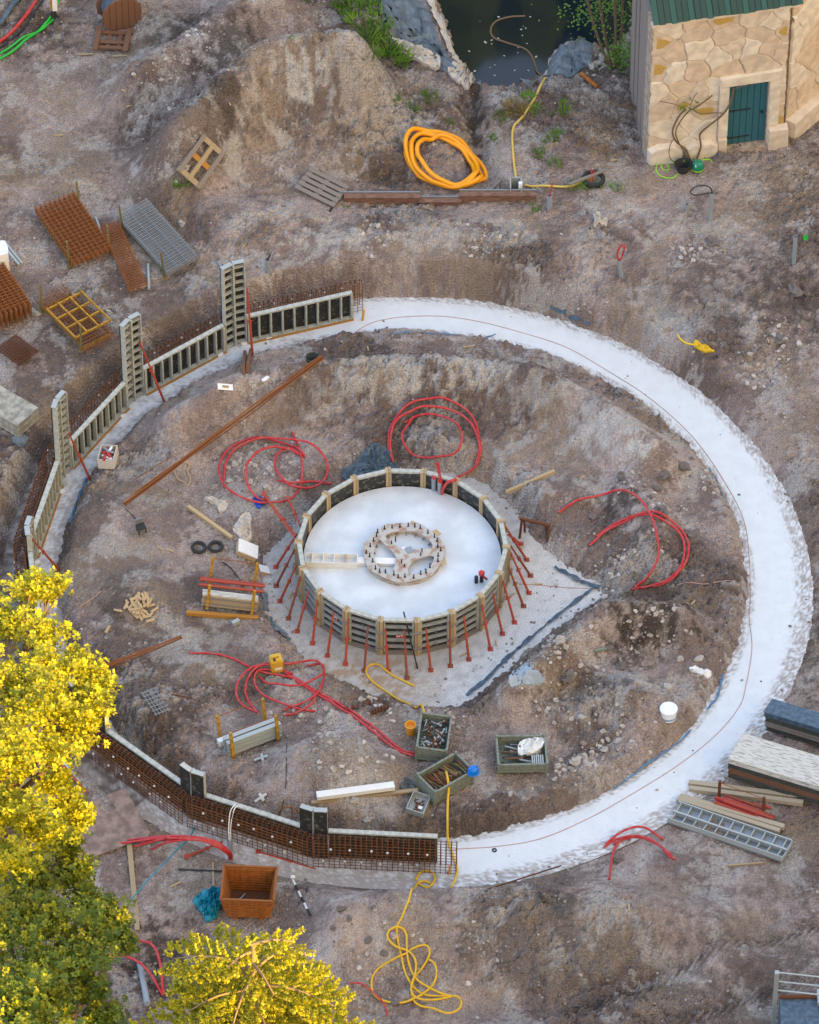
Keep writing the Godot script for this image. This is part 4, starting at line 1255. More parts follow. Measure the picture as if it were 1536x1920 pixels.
func place_goods() -> void:
	var s: MB
	# --- top left: cables, drum, broken pallet frame
	hose("cable", "bright green cable running past the other cables to the black cone", "cable", [V(-11.09,-17.61), V(-10.27,-18.47), V(-9.66,-19.32), V(-9.34,-20.2), V(-9.23,-20.95)], 0.035, M.green)
	hose("cable", "green cable curving to the white marker post", "cable", [V(-10.96,-17.96), V(-10.55,-18.41), V(-10.21,-18.75), V(-9.86,-19), V(-9.62,-19.26), V(-9.5,-19.47), V(-9.43,-19.64)], 0.032, M.green)
	hose("cable", "thick red cable between the green and dark cables", "cable", [V(-11.25,-17.92), V(-10.72,-18.79), V(-10.25,-19.53), V(-9.86,-20.41), V(-9.66,-20.95)], 0.05, M.hose_red)
	hose("cable", "thick dark blue cable at the corner of the cable bundle", "cable", [V(-11.29,-18.68), V(-10.89,-19.32), V(-10.56,-19.98), V(-10.23,-20.73)], 0.07, M.tarp)
	hose("cable", "thin dark cable alongside the red cable", "cable", [V(-11.11,-18.03), V(-10.57,-18.68), V(-10.1,-19.47), V(-9.64,-20.52)], 0.03, M.black)
	var o := thing("marker_post", "white and orange marker post on a black cone base", "post", g3(V(-9.45,-19.64)))
	s = MB.new(); s.lathe([Vector2(0.11, 0), Vector2(0.09, 0.1), Vector2(0.05, 0.3), Vector2(0, 0.3)], 12); part(o, "cone_base", s, M.black)
	s = MB.new(); s.box(Vector3(0.05, 0.85, 0), Vector3(0.13, 1.1, 0.12)); part(o, "white_box", s, M.white)
	s = MB.new(); s.box(Vector3(-0.055, 0.85, 0), Vector3(0.05, 1.1, 0.1)); part(o, "orange_stake", s, M.wood_orange)
	o = thing("cable_drum", "big weathered wooden cable drum wound with dark green cable", "cable drum", g3(V(-7.66,-19.39), 0.52), deg_to_rad(20))
	for k: float in [-1.0, 1.0]:
		var fl := MB.new(); fl.cyl(Vector3(0, 0, k * 0.24), Vector3(0, 0, k * 0.30), 0.55, 0.55, 28); var fp := part(o, "flange", fl, M.wood_brown)
		for i in 6:
			var w := 0.17
			var x := -0.44 + i * 0.176
			var hh := sqrt(0.54 * 0.54 - x * x) * 2.0
			fl = MB.new(); fl.box(Vector3(x, 0, k * 0.308), Vector3(w - 0.012, hh, 0.02)); part(fp, "plank", fl, M.wood_brown)
	s = MB.new(); s.cyl(Vector3(0, 0, -0.23), Vector3(0, 0, 0.23), 0.3, 0.3, 20); part(o, "core", s, M.wood_brown)
	for i in 9:
		var ring := PackedVector3Array()
		for j in 25: ring.append(Vector3(cos(TAU * j / 24) * 0.42, sin(TAU * j / 24) * 0.42, -0.2 + i * 0.05))
		s = MB.new(); s.tube(ring, 0.025, 6); part(o, "cable_turn", s, M.tarp)
	o = thing("broken_pallet", "brown broken timber frame leaning near the cable drum", "pallet")
	for k: float in [-0.4, 0.42]:
		s = MB.new(); s.box(Vector3(k, 0.14, 0.05), Vector3(0.14, 0.04, 0.95)); part(o, "long_board", s, M.wood_brown)
	for k: float in [-0.28, 0.12, 0.34]:
		s = MB.new(); s.box(Vector3(0.02, 0.09, k), Vector3(1.0, 0.04, 0.12)); part(o, "cross_board", s, M.wood_brown)
	for k: float in [-0.1, 0.2]:
		s = MB.new(); s.box(Vector3(k, 0.045, 0.0), Vector3(0.1, 0.05, 0.7)); part(o, "bearer", s, M.wood_brown)
	for k: float in [-0.65, 0.3]:
		s = MB.new(); s.box(Vector3(k, 0.02, 0.58), Vector3(0.42, 0.02, 0.05), Basis(Vector3.UP, 0.15)); part(o, "loose_slat", s, M.wood)
	seat(o, V(-7.82,-18.6), deg_to_rad(-6), 0.4, 0.4)
	pallet("light brown upturned pallet on the spoil heap slope", V(-5.3,-12.65), yaw_of(V(-5.7,-12.21), V(-4.99,-13.16)), M.wood, true, 3)
	pallet("grey weathered pallet beside the rusty steel beams", V(-2.12,-12.64), yaw_of(V(-2.57,-12.88), V(-1.67,-12.35)), M.wood_grey, false, 5)
	hose("strap", "black rubber strap lying over the grey pallet corner", "strap", [V(-1.4,-12.61), V(-1.54,-12.49), V(-1.72,-12.23), V(-1.91,-11.82)], 0.03, M.black)
	# --- steel beams along the ditch
	var bx := [[645, 790, 378, 0.25], [780, 870, 382, 0.12], [862, 1006, 376, 0.26]]
	for i in 3:
		var a: Vector2 = [V(-1.54,-12.34), V(0.41,-12.29), V(1.48,-12.36)][i]
		var b: Vector2 = [V(0.45,-12.34), V(1.54,-12.29), V(3.49,-12.36)][i]
		o = thing("steel_beam", ["long rusty brown steel beam starting at the grey pallet", "short low steel beam between the two longer beams", "long rusty brown steel beam ending at the red cable conduit"][i], "steel beam", Vector3((a.x + b.x) * 0.5, maxf(gy((a.x + b.x) * 0.5, a.y), 0.62) - 0.05, a.y), yaw_of(a, b))
		var l := a.distance_to(b)
		var h := 0.32 if i != 1 else 0.2
		s = MB.new(); s.box(Vector3(0, h, 0), Vector3(l, 0.02, 0.24)); part(o, "upper_flange", s, M.beam_brown)
		s = MB.new(); s.box(Vector3(0, h * 0.5, 0.05), Vector3(l, h - 0.02, 0.02)); part(o, "web", s, M.beam_brown)
		s = MB.new(); s.box(Vector3(0, 0.01, 0), Vector3(l, 0.02, 0.24)); part(o, "lower_flange", s, M.beam_brown)
		s = MB.new(); s.box(Vector3(0, h + 0.03, -0.07), Vector3(l, 0.04, 0.03)); part(o, "edge_strip", s, M.steel)
	# --- orange pipe coil
	var c0 := V(1.08,-13.68)
	var pts := []
	for i in 90:
		var t := -TAU * i / 20.0 + 2.6
		var k := float(i) / 89.0
		var ex := Vector2(cos(t) * (1.16 - 0.22 * k + 0.07 * sin(i * 0.7)), sin(t) * (0.80 - 0.14 * k + 0.04 * cos(i * 0.5)))
		var q := ex.rotated(deg_to_rad(44)) + V(c0.x + 0.10 * sin(k * 9.0), c0.y - 0.12 + 0.15 * k)
		pts.append(Vector3(q.x, maxf(gy(q.x, q.y), 0.75) + 0.07 + 0.2 * k + 0.06 * sin(t * 2.0 + k * 4.0), q.y))
	s = MB.new(); s.tube(smooth_line(pts, 0.12), 0.062, 9)
	single("pipe_coil", "big coil of thick orange yellow pipe beside the ditch", "pipe coil", s, M.pipe_orange)
	# --- drain box, frame, manhole
	o = thing("drain_box", "white metal drain box standing at the ditch end", "drain box", g3(V(2.95,-12.59)) * Vector3(1, 0, 1) + Vector3(0, 0.75, 0))
	s = MB.new(); s.box(Vector3(-0.14, 0.3, 0), Vector3(0.03, 0.7, 0.4)); s.box(Vector3(0.14, 0.3, 0), Vector3(0.03, 0.7, 0.4)); s.box(Vector3(0, 0.3, -0.2), Vector3(0.3, 0.7, 0.03)); part(o, "shell", s, M.galv)
	s = MB.new(); s.box(Vector3(0.12, 0.34, 0.08), Vector3(0.1, 0.75, 0.1)); part(o, "post", s, M.white)
	s = MB.new(); s.box(Vector3(0, 0.05, 0), Vector3(0.25, 0.04, 0.36)); part(o, "grate", s, M.steel)
	o = thing("timber_trestle", "grey leaning timber trestle beside the white drain box", "timber frame", g3(V(2.49,-12.67)) * Vector3(1, 0, 1) + Vector3(0, 0.8, 0))
	s = MB.new(); s.beam(Vector3(-0.42, 0.05, 0.1), Vector3(0.15, 0.35, -0.35), 0.06, 0.05); part(o, "strut", s, M.wood_grey)
	s = MB.new(); s.beam(Vector3(0.18, 0.0, 0.05), Vector3(0.14, 0.45, -0.3), 0.07, 0.05); part(o, "stile", s, M.wood_grey)
	for k in 4:
		s = MB.new(); s.beam(Vector3(-0.35 + k * 0.15, 0.05, 0.12), Vector3(-0.28 + k * 0.14, 0.1 + k * 0.08, -0.05 - k * 0.09), 0.1, 0.02); part(o, "board", s, M.wood_grey)
	hose("suction_hose", "pale yellow hose from the pond to the white drain box", "hose", [V(3.79,-17.07), V(3.64,-16.59), V(3.41,-16.01), V(3.14,-15.47), V(2.94,-15.17), V(2.89,-14.72), V(2.91,-13.94), V(2.96,-13.31), V(2.98,-13.01)], 0.035, M.hose_pale)
	hose("suction_hose", "pale yellow hose from the drain box to the black manhole ring", "hose", [V(3.21,-12.97), V(3.42,-12.87), V(3.97,-12.85), V(4.28,-12.85), V(4.6,-12.97), V(4.82,-13.13), V(4.93,-13.11)], 0.035, M.hose_pale)
	o = thing("manhole_ring", "round black manhole ring with a plank across it", "manhole", g3(V(5,-13.11), -0.25))
	s = MB.new(); s.lathe([Vector2(0.30, 0), Vector2(0.31, 0.33), Vector2(0.29, 0.36), Vector2(0.23, 0.36), Vector2(0.21, 0.33), Vector2(0.2, 0.0)], 24); part(o, "ring", s, M.tyre)
	s = MB.new(); s.cyl(Vector3(0, 0.01, 0), Vector3(0, 0.19, 0), 0.2, 0.2, 20); part(o, "dark_water", s, M.water)
	bar("plank", "short pale plank laid over the black manhole ring", "plank", V(4.35,-12.81), V(5.34,-13.35), 0.09, 0.035, M.wood_grey, 0.12)
	hose("ribbon", "red ribbon knotted round the plank on the manhole", "ribbon", [V(4.87,-12.97), V(4.96,-13.15), V(4.91,-13.27), V(5.02,-13.21), V(4.96,-13.05)], 0.012, M.hose_red, 0.25)
	pole("drain_pipe", "short orange drain pipe lying by the pond liner", "pipe", V(4.76,-17.21), V(5.18,-16.67), 0.06, M.rust_orange)
	# --- conduits sticking out of the ground
	o = conduit("leaning grey conduit with a red cable end beside the steel beam", V(3.82,-11.99), 0.5, 0.07, M.pipe_grey)
	loop_on(o, "cable", [Vector3(0, 0.5, 0), Vector3(0.02, 0.75, 0), Vector3(0.06, 1.0, -0.02)], 0.022, M.hose_red)
	conduit("short stub of grey conduit near the green ball", V(7.41,-11.99), 0.22, 0.055, M.pipe_grey)
	o = conduit("tall grey conduit with a black cable loop", V(8.01,-11.65), 0.95, 0.055, M.pipe_grey)
	loop_on(o, "cable", [Vector3(0, 0.95, 0), Vector3(0, 1.2, 0), Vector3(-0.15, 1.35, 0), Vector3(-0.4, 1.33, 0), Vector3(-0.55, 1.15, 0), Vector3(-0.45, 1.02, 0), Vector3(-0.2, 1.05, 0), Vector3(-0.02, 1.1, 0)], 0.016, M.black)
	conduit("tall dark grey conduit alone near the green scrap", V(10.1,-9.93), 1.0, 0.055, M.pipe_grey)
	o = conduit("leaning grey conduit with a red cable loop on bare soil", V(5.65,-9.53), 0.6, 0.055, M.pipe_grey, Vector3(-0.08, 0, 0))
	loop_on(o, "cable", [Vector3(-0.08, 0.7, 0), Vector3(-0.14, 0.9, 0), Vector3(-0.1, 1.15, 0), Vector3(0, 1.3, 0), Vector3(0.05, 1.2, 0), Vector3(0.0, 0.95, 0), Vector3(-0.06, 0.72, 0)], 0.024, M.hose_red)
	o = conduit("grey conduit with a short black cable end behind the tall shutter", V(-3.49,-9.68), 0.45, 0.065, M.pipe_grey)
	loop_on(o, "cable", [Vector3(0, 0.4, 0), Vector3(0.02, 0.6, 0), Vector3(0.08, 0.8, 0)], 0.02, M.black)
	o = conduit("grey conduit with white cables beside the red hose bundle", V(-4.07,8.98), 0.42, 0.075, M.pipe_grey)
	loop_on(o, "cable", [Vector3(0, 0.4, 0), Vector3(-0.02, 0.8, -0.1), Vector3(0.02, 1.2, -0.35), Vector3(0.14, 1.3, -0.5)], 0.014, M.white)
	loop_on(o, "cable", [Vector3(0.02, 0.4, 0), Vector3(0.03, 0.9, -0.2), Vector3(0.12, 1.25, -0.4), Vector3(0.25, 1.2, -0.55)], 0.014, M.white)
	# --- bits by the building
	o = thing("bucket", "dented black bucket beside the green ball", "bucket", g3(V(7.36,-13.49)), 0.3)
	s = MB.new(); s.lathe([Vector2(0.12, 0), Vector2(0.2, 0.28), Vector2(0.215, 0.3), Vector2(0.19, 0.29), Vector2(0.11, 0.05), Vector2(0, 0.05)], 18, Vector3.ZERO, 1.2); part(o, "shell", s, M.tyre)
	o = thing("ball", "shiny green ball with a pale mark in front of the wall", "ball", g3(V(7.74,-13.53)))
	s = MB.new(); s.lathe([Vector2(0, 0), Vector2(0.1, 0.03), Vector2(0.165, 0.1), Vector2(0.175, 0.18), Vector2(0.14, 0.28), Vector2(0.07, 0.33), Vector2(0, 0.345)], 22); part(o, "shell", s, mat("ball_green", rgb(0.01, 0.20, 0.12), 0.15))
	s = MB.new(); s.lathe([Vector2(0.172, 0.08), Vector2(0.182, 0.13)], 22); part(o, "lime_band", s, M.lime)
	s = MB.new(); s.box(Vector3(-0.02, 0.27, 0.125), Vector3(0.1, 0.01, 0.06), Basis(Vector3.RIGHT, 0.9)); part(o, "pale_mark", s, M.white)
	hose("garden_hose", "thin lime green hose coiled by the black bucket", "hose", [V(7.21,-14.24), V(7.06,-13.94), V(6.8,-13.84), V(6.65,-13.58), V(6.76,-13.29), V(7.09,-13.23), V(7.24,-13.49), V(7.11,-13.82), V(6.91,-13.88), V(6.8,-13.7), V(6.87,-13.5), V(7.02,-13.58), V(6.94,-13.74), V(7.11,-13.94), V(7.31,-14.02)], 0.014, M.lime)
	hose("garden_hose", "short lime green hose end beside the ball", "hose", [V(7.59,-13.86), V(7.81,-13.9), V(8.07,-13.92), V(8.12,-13.82)], 0.016, M.lime)
	sheet("sack", "crumpled cream paper sack on bare soil near the red loop conduit", "sack", [V(4.96,-11.73), V(5.1,-11.79), V(5.2,-11.61), V(5.33,-11.53), V(5.28,-11.34), V(5.11,-11.38), V(4.96,-11.31), V(4.99,-11.53)], 0.16, M.cloth, 0.04, 2.0)
	sheet("plastic_strip", "yellow crumpled plastic strip lying right of the ring", "plastic", [V(7.42,-7.25), V(7.69,-7.18), V(7.93,-7.09), V(7.92,-7.02), V(7.66,-7.03), V(7.48,-7.11)], 0.08, M.mesh_yellow, 0.03, 2.0)
	hose("plastic_strip", "twisted yellow tail of the plastic strip", "plastic", [V(7.03,-7.54), V(7.1,-7.39), V(7.26,-7.24), V(7.45,-7.18)], 0.025, M.mesh_yellow)
	sheet("scrap", "small green scrap near the tall dark conduit", "scrap", [V(10.4,-11.03), V(10.5,-11.05), V(10.52,-10.92), V(10.42,-10.88)], 0.07, M.green, 0.02, 2.0)
	# --- left: rebar mats
	mesh_rack("rack stacked high with rusty welded mats", [V(-9.43,-11.63), V(-8.33,-9.55), V(-7.72,-10.54), V(-8.65,-12.31)], 4, 9, 17, M.rust, M.olive, "rebar mesh racks", [0, 1, 2])
	mesh_rack("narrow rusty mesh strips lying flat between the two racks", [V(-7.84,-11.23), V(-6.93,-8.81), V(-6.59,-8.95), V(-7.35,-11.29)], 2, 3, 30, M.rust, M.olive, "rebar mesh racks", [], false, 0.0)
	mesh_rack("rack stacked with bluish grey steel mats", [V(-7.44,-11.49), V(-5.96,-9.43), V(-5.37,-10.03), V(-6.58,-11.86)], 4, 4, 24, M.steel, M.olive, "rebar mesh racks", [2, 3], true, 0.05)
	var yr := mesh_rack("nearly empty yellow rack with one rusty mat under it", [V(-9.36,-8.46), V(-8.09,-6.71), V(-7.36,-7.26), V(-8.65,-8.85)], 1, 11, 20, M.rust, M.olive, "rebar mesh racks", [2, 3], true, 0.15)
	for k in 4:
		s = MB.new(); s.beam(Vector3(-0.6 + k * 0.42, 0.3, -0.62), Vector3(-0.6 + k * 0.42, 0.3, 0.5), 0.045, 0.06); part(yr, "yellow_crossbar", s, M.stillage)
	for k in 4:
		s = MB.new(); s.beam(Vector3(-0.62, 0.34, -0.6 + k * 0.36), Vector3(0.68, 0.34, -0.6 + k * 0.36), 0.04, 0.05); part(yr, "yellow_rail", s, M.stillage)
	mesh_rack("tall pile of rusty mats at the frame edge under a white sheet", [V(-11.18,-8.75), V(-10.36,-7.45), V(-9.76,-8.2), V(-10.55,-9.82)], 9, 9, 17, M.rust, M.olive, "rebar mesh racks", [2], true, 0.2)
	o = sheet("plastic_sheet", "white reflective sheet on the tall pile of rusty mats", "plastic", [V(-10.81,-9.54), V(-10.31,-9.94), V(-10.14,-9.54), V(-10.46,-9.39)], 0.08, M.white_glossy, 0.83)
	mesh_rack("loose rusty mat lying on the ground by the concrete blocks", [V(-10.26,-6.79), V(-9.75,-6.2), V(-9.31,-6.75), V(-9.92,-7.26)], 2, 9, 9, M.rust_dark, M.olive, "rebar mesh racks", [], false, 0.06)
	pole("tube", "pale steel tube of a parallel pair at the left", "tube", V(-10.4,-10.66), V(-9.9,-9.85), 0.04, M.galv, 0, "pair of pale tubes")
	pole("tube", "pale steel tube of a parallel pair at the left", "tube", V(-10.33,-10.74), V(-9.83,-9.93), 0.04, M.galv, 0, "pair of pale tubes")
	pole("tube", "pale steel tube leaning along the narrow rusty mesh", "tube", V(-8,-11.61), V(-7.71,-10.62), 0.035, M.galv, 0.1)
	pole("tube", "short galvanised tube below the grey mesh rack", "tube", V(-6.58,-9.96), V(-6.53,-8.99), 0.04, M.galv)
	pole("tube", "thin tube behind the tall shutter by the grey conduit", "tube", V(-4.79,-9.99), V(-4.5,-9.47), 0.03, M.steel, 0, "thin tubes by the shutter")
	pole("tube", "thin tube behind the tall shutter by the grey conduit", "tube", V(-4.62,-9.95), V(-4.45,-9.59), 0.03, M.steel, 0, "thin tubes by the shutter")
	for i in 2:
		o = thing("concrete_block", ["lower mossy concrete slab of the pair at the trench", "upper mossy concrete slab of the pair at the trench"][i], "concrete block")
		s = MB.new(); s.box(Vector3(0, 0.1, 0), Vector3(1.9, 0.2, 0.8)); s.box(Vector3(0, 0.1, 0), Vector3(1.86, 0.21, 0.76)); part(o, "slab", s, M.concrete_block)
		seat(o, V(-10.14,-4.76), yaw_of(V(-10.21,-5.75), V(-9.29,-5.01)), 0.8, 0.3, 0.02 + i * 0.22)
	sheet("plastic_sheet", "pale grey plastic sheet near the concrete blocks", "plastic", [V(-9.85,-3.9), V(-9.62,-4.04), V(-9.41,-3.96), V(-9.6,-3.64)], 0.06, M.tarp_grey, 0.03)
	# --- tools and rubbish on the ring mound
	o = thing("bottle_crate", "pale crate full of red and grey bottles by the footing", "crate")
	s = MB.new(); s.box(Vector3(0, 0.02, 0), Vector3(0.4, 0.03, 0.55)); part(o, "bottom", s, M.cloth)
	for k: float in [-1.0, 1.0]:
		s = MB.new(); s.box(Vector3(k * 0.2, 0.15, 0), Vector3(0.02, 0.3, 0.57)); part(o, "side_wall", s, M.cloth)
		s = MB.new(); s.box(Vector3(0, 0.15, k * 0.275), Vector3(0.38, 0.3, 0.02)); part(o, "end_wall", s, M.cloth)
	for i in 12:
		s = MB.new()
		var b := Basis(Vector3.UP, rng.randf_range(0, PI))
		var c := Vector3(rng.randf_range(-0.08, 0.08), 0.2 + 0.05 * (i % 3), -0.2 + 0.4 * i / 11.0)
		s.cyl(c - b.x * 0.1, c + b.x * 0.06, 0.035, 0.035, 8); s.cyl(c + b.x * 0.06, c + b.x * 0.11, 0.03, 0.014, 8)
		part(o, "bottle", s, [M.hose_red, M.steel, M.white, M.prop_red][i % 4])
	seat(o, V(-7.37,-3.25), deg_to_rad(-8), 0.17, 0.25)
	for q in [[[V(-6.89,-1.57), V(-2.03,-5.95)], 9, "long bundle of rusty bars tied across the upper mound"], [[V(-8.09,3.95), V(-5.35,3.02)], 6, "rusty bar bundle running from the oak into the site"]]:
		var a: Vector2 = q[0][0]
		var b: Vector2 = q[0][1]
		o = thing("rebar_bundle", q[2], "rebar bundle", g3((a + b) * 0.5))
		var ya := gy(a.x, a.y)
		var yb := gy(b.x, b.y)
		var up := 0.0
		for k in 41:
			var w0: Vector2 = a.lerp(b, k / 40.0)
			up = maxf(up, gy(w0.x, w0.y) - lerpf(ya, yb, k / 40.0))
		up *= 0.95
		for i in q[1]:
			s = MB.new()
			var l := []
			var off: Vector2 = Vector2(-(b - a).y, (b - a).x).normalized() * (0.034 * (i % 4) - 0.05)
			for k in 7:
				var w: Vector2 = a.lerp(b, (k + rng.randf_range(-0.04, 0.04)) / 6.0) + off * (1.0 + 0.5 * sin(k * 1.3 + i))
				l.append(Vector3(w.x, lerpf(ya, yb, k / 6.0) + up + 0.02 + 0.026 * (i / 4), w.y) - o.position)
			s.tube(smooth_line(l, 0.3), 0.014, 5); part(o, "bar", s, M.rust if i % 3 else M.rust_dark)
	bar("thin_rod", "thin rusty rod beside the long bar bundle", "rod", V(-6.8,-2.63), V(-5.82,-3.31), 0.015, 0.015, M.rust)
	o = thing("bucket", "grey mortar bucket at the end of the long bar bundle", "bucket", g3(V(-2.28,-5.99)))
	s = MB.new(); s.lathe([Vector2(0.14, 0), Vector2(0.18, 0.27), Vector2(0.17, 0.27), Vector2(0.13, 0.06), Vector2(0, 0.06)], 16); part(o, "shell", s, mat("mortar_bucket", rgb(0.06, 0.085, 0.08), 0.8, 0, "blotch", Vector3.ONE * 3))
	loop_on(o, "handle", [Vector3(-0.18, 0.25, 0), Vector3(-0.1, 0.33, 0.05), Vector3(0.1, 0.33, 0.05), Vector3(0.18, 0.25, 0)], 0.008, M.black)
	o = thing("float_board", "white board with a wooden handle on the mound edge", "board")
	s = MB.new(); s.box(Vector3(0, 0.02, 0), Vector3(0.4, 0.03, 0.17)); part(o, "blade", s, M.white)
	s = MB.new(); s.box(Vector3(0, 0.05, 0), Vector3(0.16, 0.04, 0.045)); part(o, "handle", s, M.wood)
	seat(o, V(-4.47,-4.99), deg_to_rad(10), 0.18, 0.08, 0.01)
	for q in [V(-1.72,-8.86), V(-3.46,-8.22), V(-4.08,-7.99), V(-4.68,-7.59), V(-6.18,-5.25), V(-7.09,-5.38), V(-8.02,-4.16), V(-8.54,-2.73), V(-9.01,-0.69), V(-9.06,-0.3)]:
		s = MB.new(); s.box(Vector3(0, 0.02, 0), Vector3(0.15, 0.04, 0.11))
		single("tile_offcut", "small white offcut lying on the footing below the shuttering", "offcut", s, M.white, Vector3(q.x, 0.006, q.y), rng.randf_range(0, 1), "white offcuts on the footing")
	for q in [V(-3.43,-5.41), V(-3.49,-5.32), V(-0.45,3.52)]:
		s = MB.new(); s.box(Vector3(0, 0.02, 0), Vector3(0.13, 0.03, 0.09))
		single("tile_offcut", "small white offcut lying on the bare soil", "offcut", s, M.white, g3(q, 0.01), rng.randf_range(0, 1), "white offcuts on soil")
	bar("board", "dark board set upright at the inner footing edge", "board", V(-4.01,-5.48), V(-4.05,-7.55), 0.08, 0.22, M.wood_brown, 0.02, "dark boards at the footing edge")
	bar("board", "dark board set upright at the inner footing edge", "board", V(-3.91,-5.55), V(-3.9,-7.63), 0.08, 0.22, M.wood_brown, 0.02, "dark boards at the footing edge")
	hose("rope_loop", "pale knotted rope loop under the long bar bundle", "rope", [V(-5.68,-3.17), V(-5.72,-2.98), V(-5.61,-2.72), V(-5.47,-2.63), V(-5.37,-2.51), V(-5.31,-2.72), V(-5.39,-2.98), V(-5.34,-3.14), V(-5.48,-3.21), V(-5.62,-3.22), V(-5.68,-3.13)], 0.016, M.wood_pale)
	sheet("rag", "pale rag lying flat beside the yellow timber post", "rag", [V(-4.95,-2.04), V(-4.72,-2.07), V(-4.39,-1.9), V(-4.36,-1.71), V(-4.54,-1.56), V(-4.65,-1.8), V(-4.85,-1.93)], 0.1, M.cloth, 0.03, 2)
	sheet("rag", "pale crumpled rag above the white box", "rag", [V(-4.21,-0.99), V(-4.04,-1.35), V(-3.85,-1.49), V(-3.75,-1.33), V(-3.77,-1.08), V(-3.73,-0.83), V(-3.9,-0.64), V(-4.06,-0.78)], 0.14, M.cloth, 0.04, 2)
	sheet("glove", "blue glove at the foot of the leaning props", "glove", [V(-3.71,-1.97), V(-3.56,-2), V(-3.46,-1.79), V(-3.6,-1.65)], 0.12, M.blue, 0.03, 2)
	bar("timber_post", "yellow timber post lying beside the two tyres", "timber", V(-5.34,-1.76), V(-4.23,-0.69), 0.09, 0.09, M.wood_pale)
	bar("timber_post", "yellow timber post lying on the bank behind the basin", "timber", V(2.6,-2.4), V(3.8,-2.54), 0.09, 0.09, M.wood_pale)
	for q in [[V(-3.89,-0.36), 0.52, 0.42, 0.16, "large white foam box near the tyres"], [V(-3.46,0), 0.26, 0.24, 0.1, "small white foam box at the pit edge"]]:
		o = thing("foam_box", q[4], "box")
		s = MB.new(); s.box(Vector3(0, q[3] * 0.45, 0), Vector3(q[1], q[3] * 0.9, q[2])); part(o, "body", s, M.wood_pale)
		s = MB.new(); s.box(Vector3(0, q[3] * 0.95, 0), Vector3(q[1] + 0.02, q[3] * 0.2, q[2] + 0.02)); part(o, "lid", s, M.white)
		seat(o, q[0], deg_to_rad(-2 if q[1] > 0.4 else 12), q[1] * 0.4, q[2] * 0.4)
	for q in [V(-5.04,-0.4), V(-4.62,-0.43)]:
		o = thing("tyre", "small black rubber tyre ring lying near the white foam box", "tyre", Vector3.ZERO, 0, "pair of rubber rings")
		s = MB.new(); s.lathe([Vector2(0.12, 0.02), Vector2(0.15, 0.0), Vector2(0.18, 0.01), Vector2(0.2, 0.045), Vector2(0.185, 0.085), Vector2(0.15, 0.095), Vector2(0.125, 0.08), Vector2(0.115, 0.05), Vector2(0.12, 0.02)], 24); part(o, "rubber", s, M.tyre)
		seat(o, q, 0, 0.15, 0.15)
	o = thing("chair", "small broken black plastic stool on the left mound", "stool")
	s = MB.new(); s.box(Vector3(0, 0.2, 0), Vector3(0.22, 0.03, 0.2)); part(o, "seat", s, M.tyre)
	for k in 4:
		s = MB.new(); s.box(Vector3(0.09 * (1 if k % 2 else -1), 0.1, 0.08 * (1 if k < 2 else -1)), Vector3(0.025, 0.2, 0.025)); part(o, "leg", s, M.tyre)
	s = MB.new(); s.box(Vector3(-0.02, 0.3, -0.1), Vector3(0.18, 0.2, 0.02)); part(o, "backrest", s, M.steel)
	seat(o, V(-6.46,-0.79), 0.4, 0.1, 0.1)
	# wooden wedges heap
	for i in 44:
		var a := rng.randf_range(0, TAU)
		var r := sqrt(rng.randf()) * 0.36
		var q := V(-6.39,1.86) + V(cos(a) * r, sin(a) * r * 0.75)
		if i > 38: q = [V(-6.94,1.93), V(-7.18,2.37), V(-6.24,2.11), V(-6.15,2.21), V(-6.05,1.94)][i - 39]
		o = thing("wooden_wedge", "pale wooden wedge of the heap on the dark mound", "wedge", Vector3.ZERO, 0, "heap of wooden wedges")
		s = MB.new()
		var w := rng.randf_range(0.05, 0.075)
		s.prism(PackedVector2Array([V(-0.11, -w * 0.5), V(0.11, -w * 0.4), V(0.11, w * 0.4), V(-0.11, w * 0.5)]), 0.0, 0.045); part(o, "block", s, M.wood_pale)
		seat(o, q, rng.randf_range(0, TAU), 0.08, 0.03, 0.0 if i > 38 else maxf(0.0, 0.14 - r * 0.4) * rng.randf())
	# timber and prop rack in the pit
	o = thing("timber_rack", "orange steel rack holding boards and dark red tubes by the pit", "rack")
	for k: float in [-0.55, 0.55]:
		s = MB.new(); s.box(Vector3(k, 0.5, -0.42), Vector3(0.07, 1.0, 0.07)); part(o, "rear_post", s, M.stillage)
		s = MB.new(); s.box(Vector3(k, 0.35, 0.34), Vector3(0.07, 0.7, 0.07)); part(o, "front_post", s, M.stillage)
		s = MB.new(); s.box(Vector3(k, 0.04, -0.05), Vector3(0.07, 0.06, 0.8)); part(o, "base_beam", s, M.stillage)
	s = MB.new(); s.cyl(Vector3(-0.55, 0.98, -0.42), Vector3(0.55, 0.98, -0.42), 0.012, 0.012, 5); part(o, "top_rod", s, M.rust)
	s = MB.new(); s.cyl(Vector3(-0.55, 0.68, 0.34), Vector3(0.55, 0.68, 0.34), 0.012, 0.012, 5); part(o, "front_rod", s, M.rust)
	for k in 3:
		s = MB.new(); s.cyl(Vector3(-0.8, 0.45 + 0.06 * (k % 2), -0.28 + k * 0.14), Vector3(0.8, 0.45 + 0.06 * (k % 2), -0.3 + k * 0.14), 0.04, 0.04, 9); part(o, "red_tube", s, M.prop_red)
	for k in 7:
		for j in 2:
			s = MB.new(); s.box(Vector3(rng.randf_range(-0.03, 0.03), 0.1 + 0.05 * k, 0.18 + 0.11 * j), Vector3(1.36, 0.04, 0.1)); part(o, "board", s, M.ply_worn if k == 6 else M.wood_grey if k % 3 == 1 else M.wood)
	seat(o, V(-4.23,1.45), deg_to_rad(-3), 0.5, 0.3)
	bar("timber_post", "orange timber leaning along the front of the tube rack", "timber", V(-5.28,1.92), V(-3.53,1.92), 0.1, 0.1, M.wood_orange, 0.03)
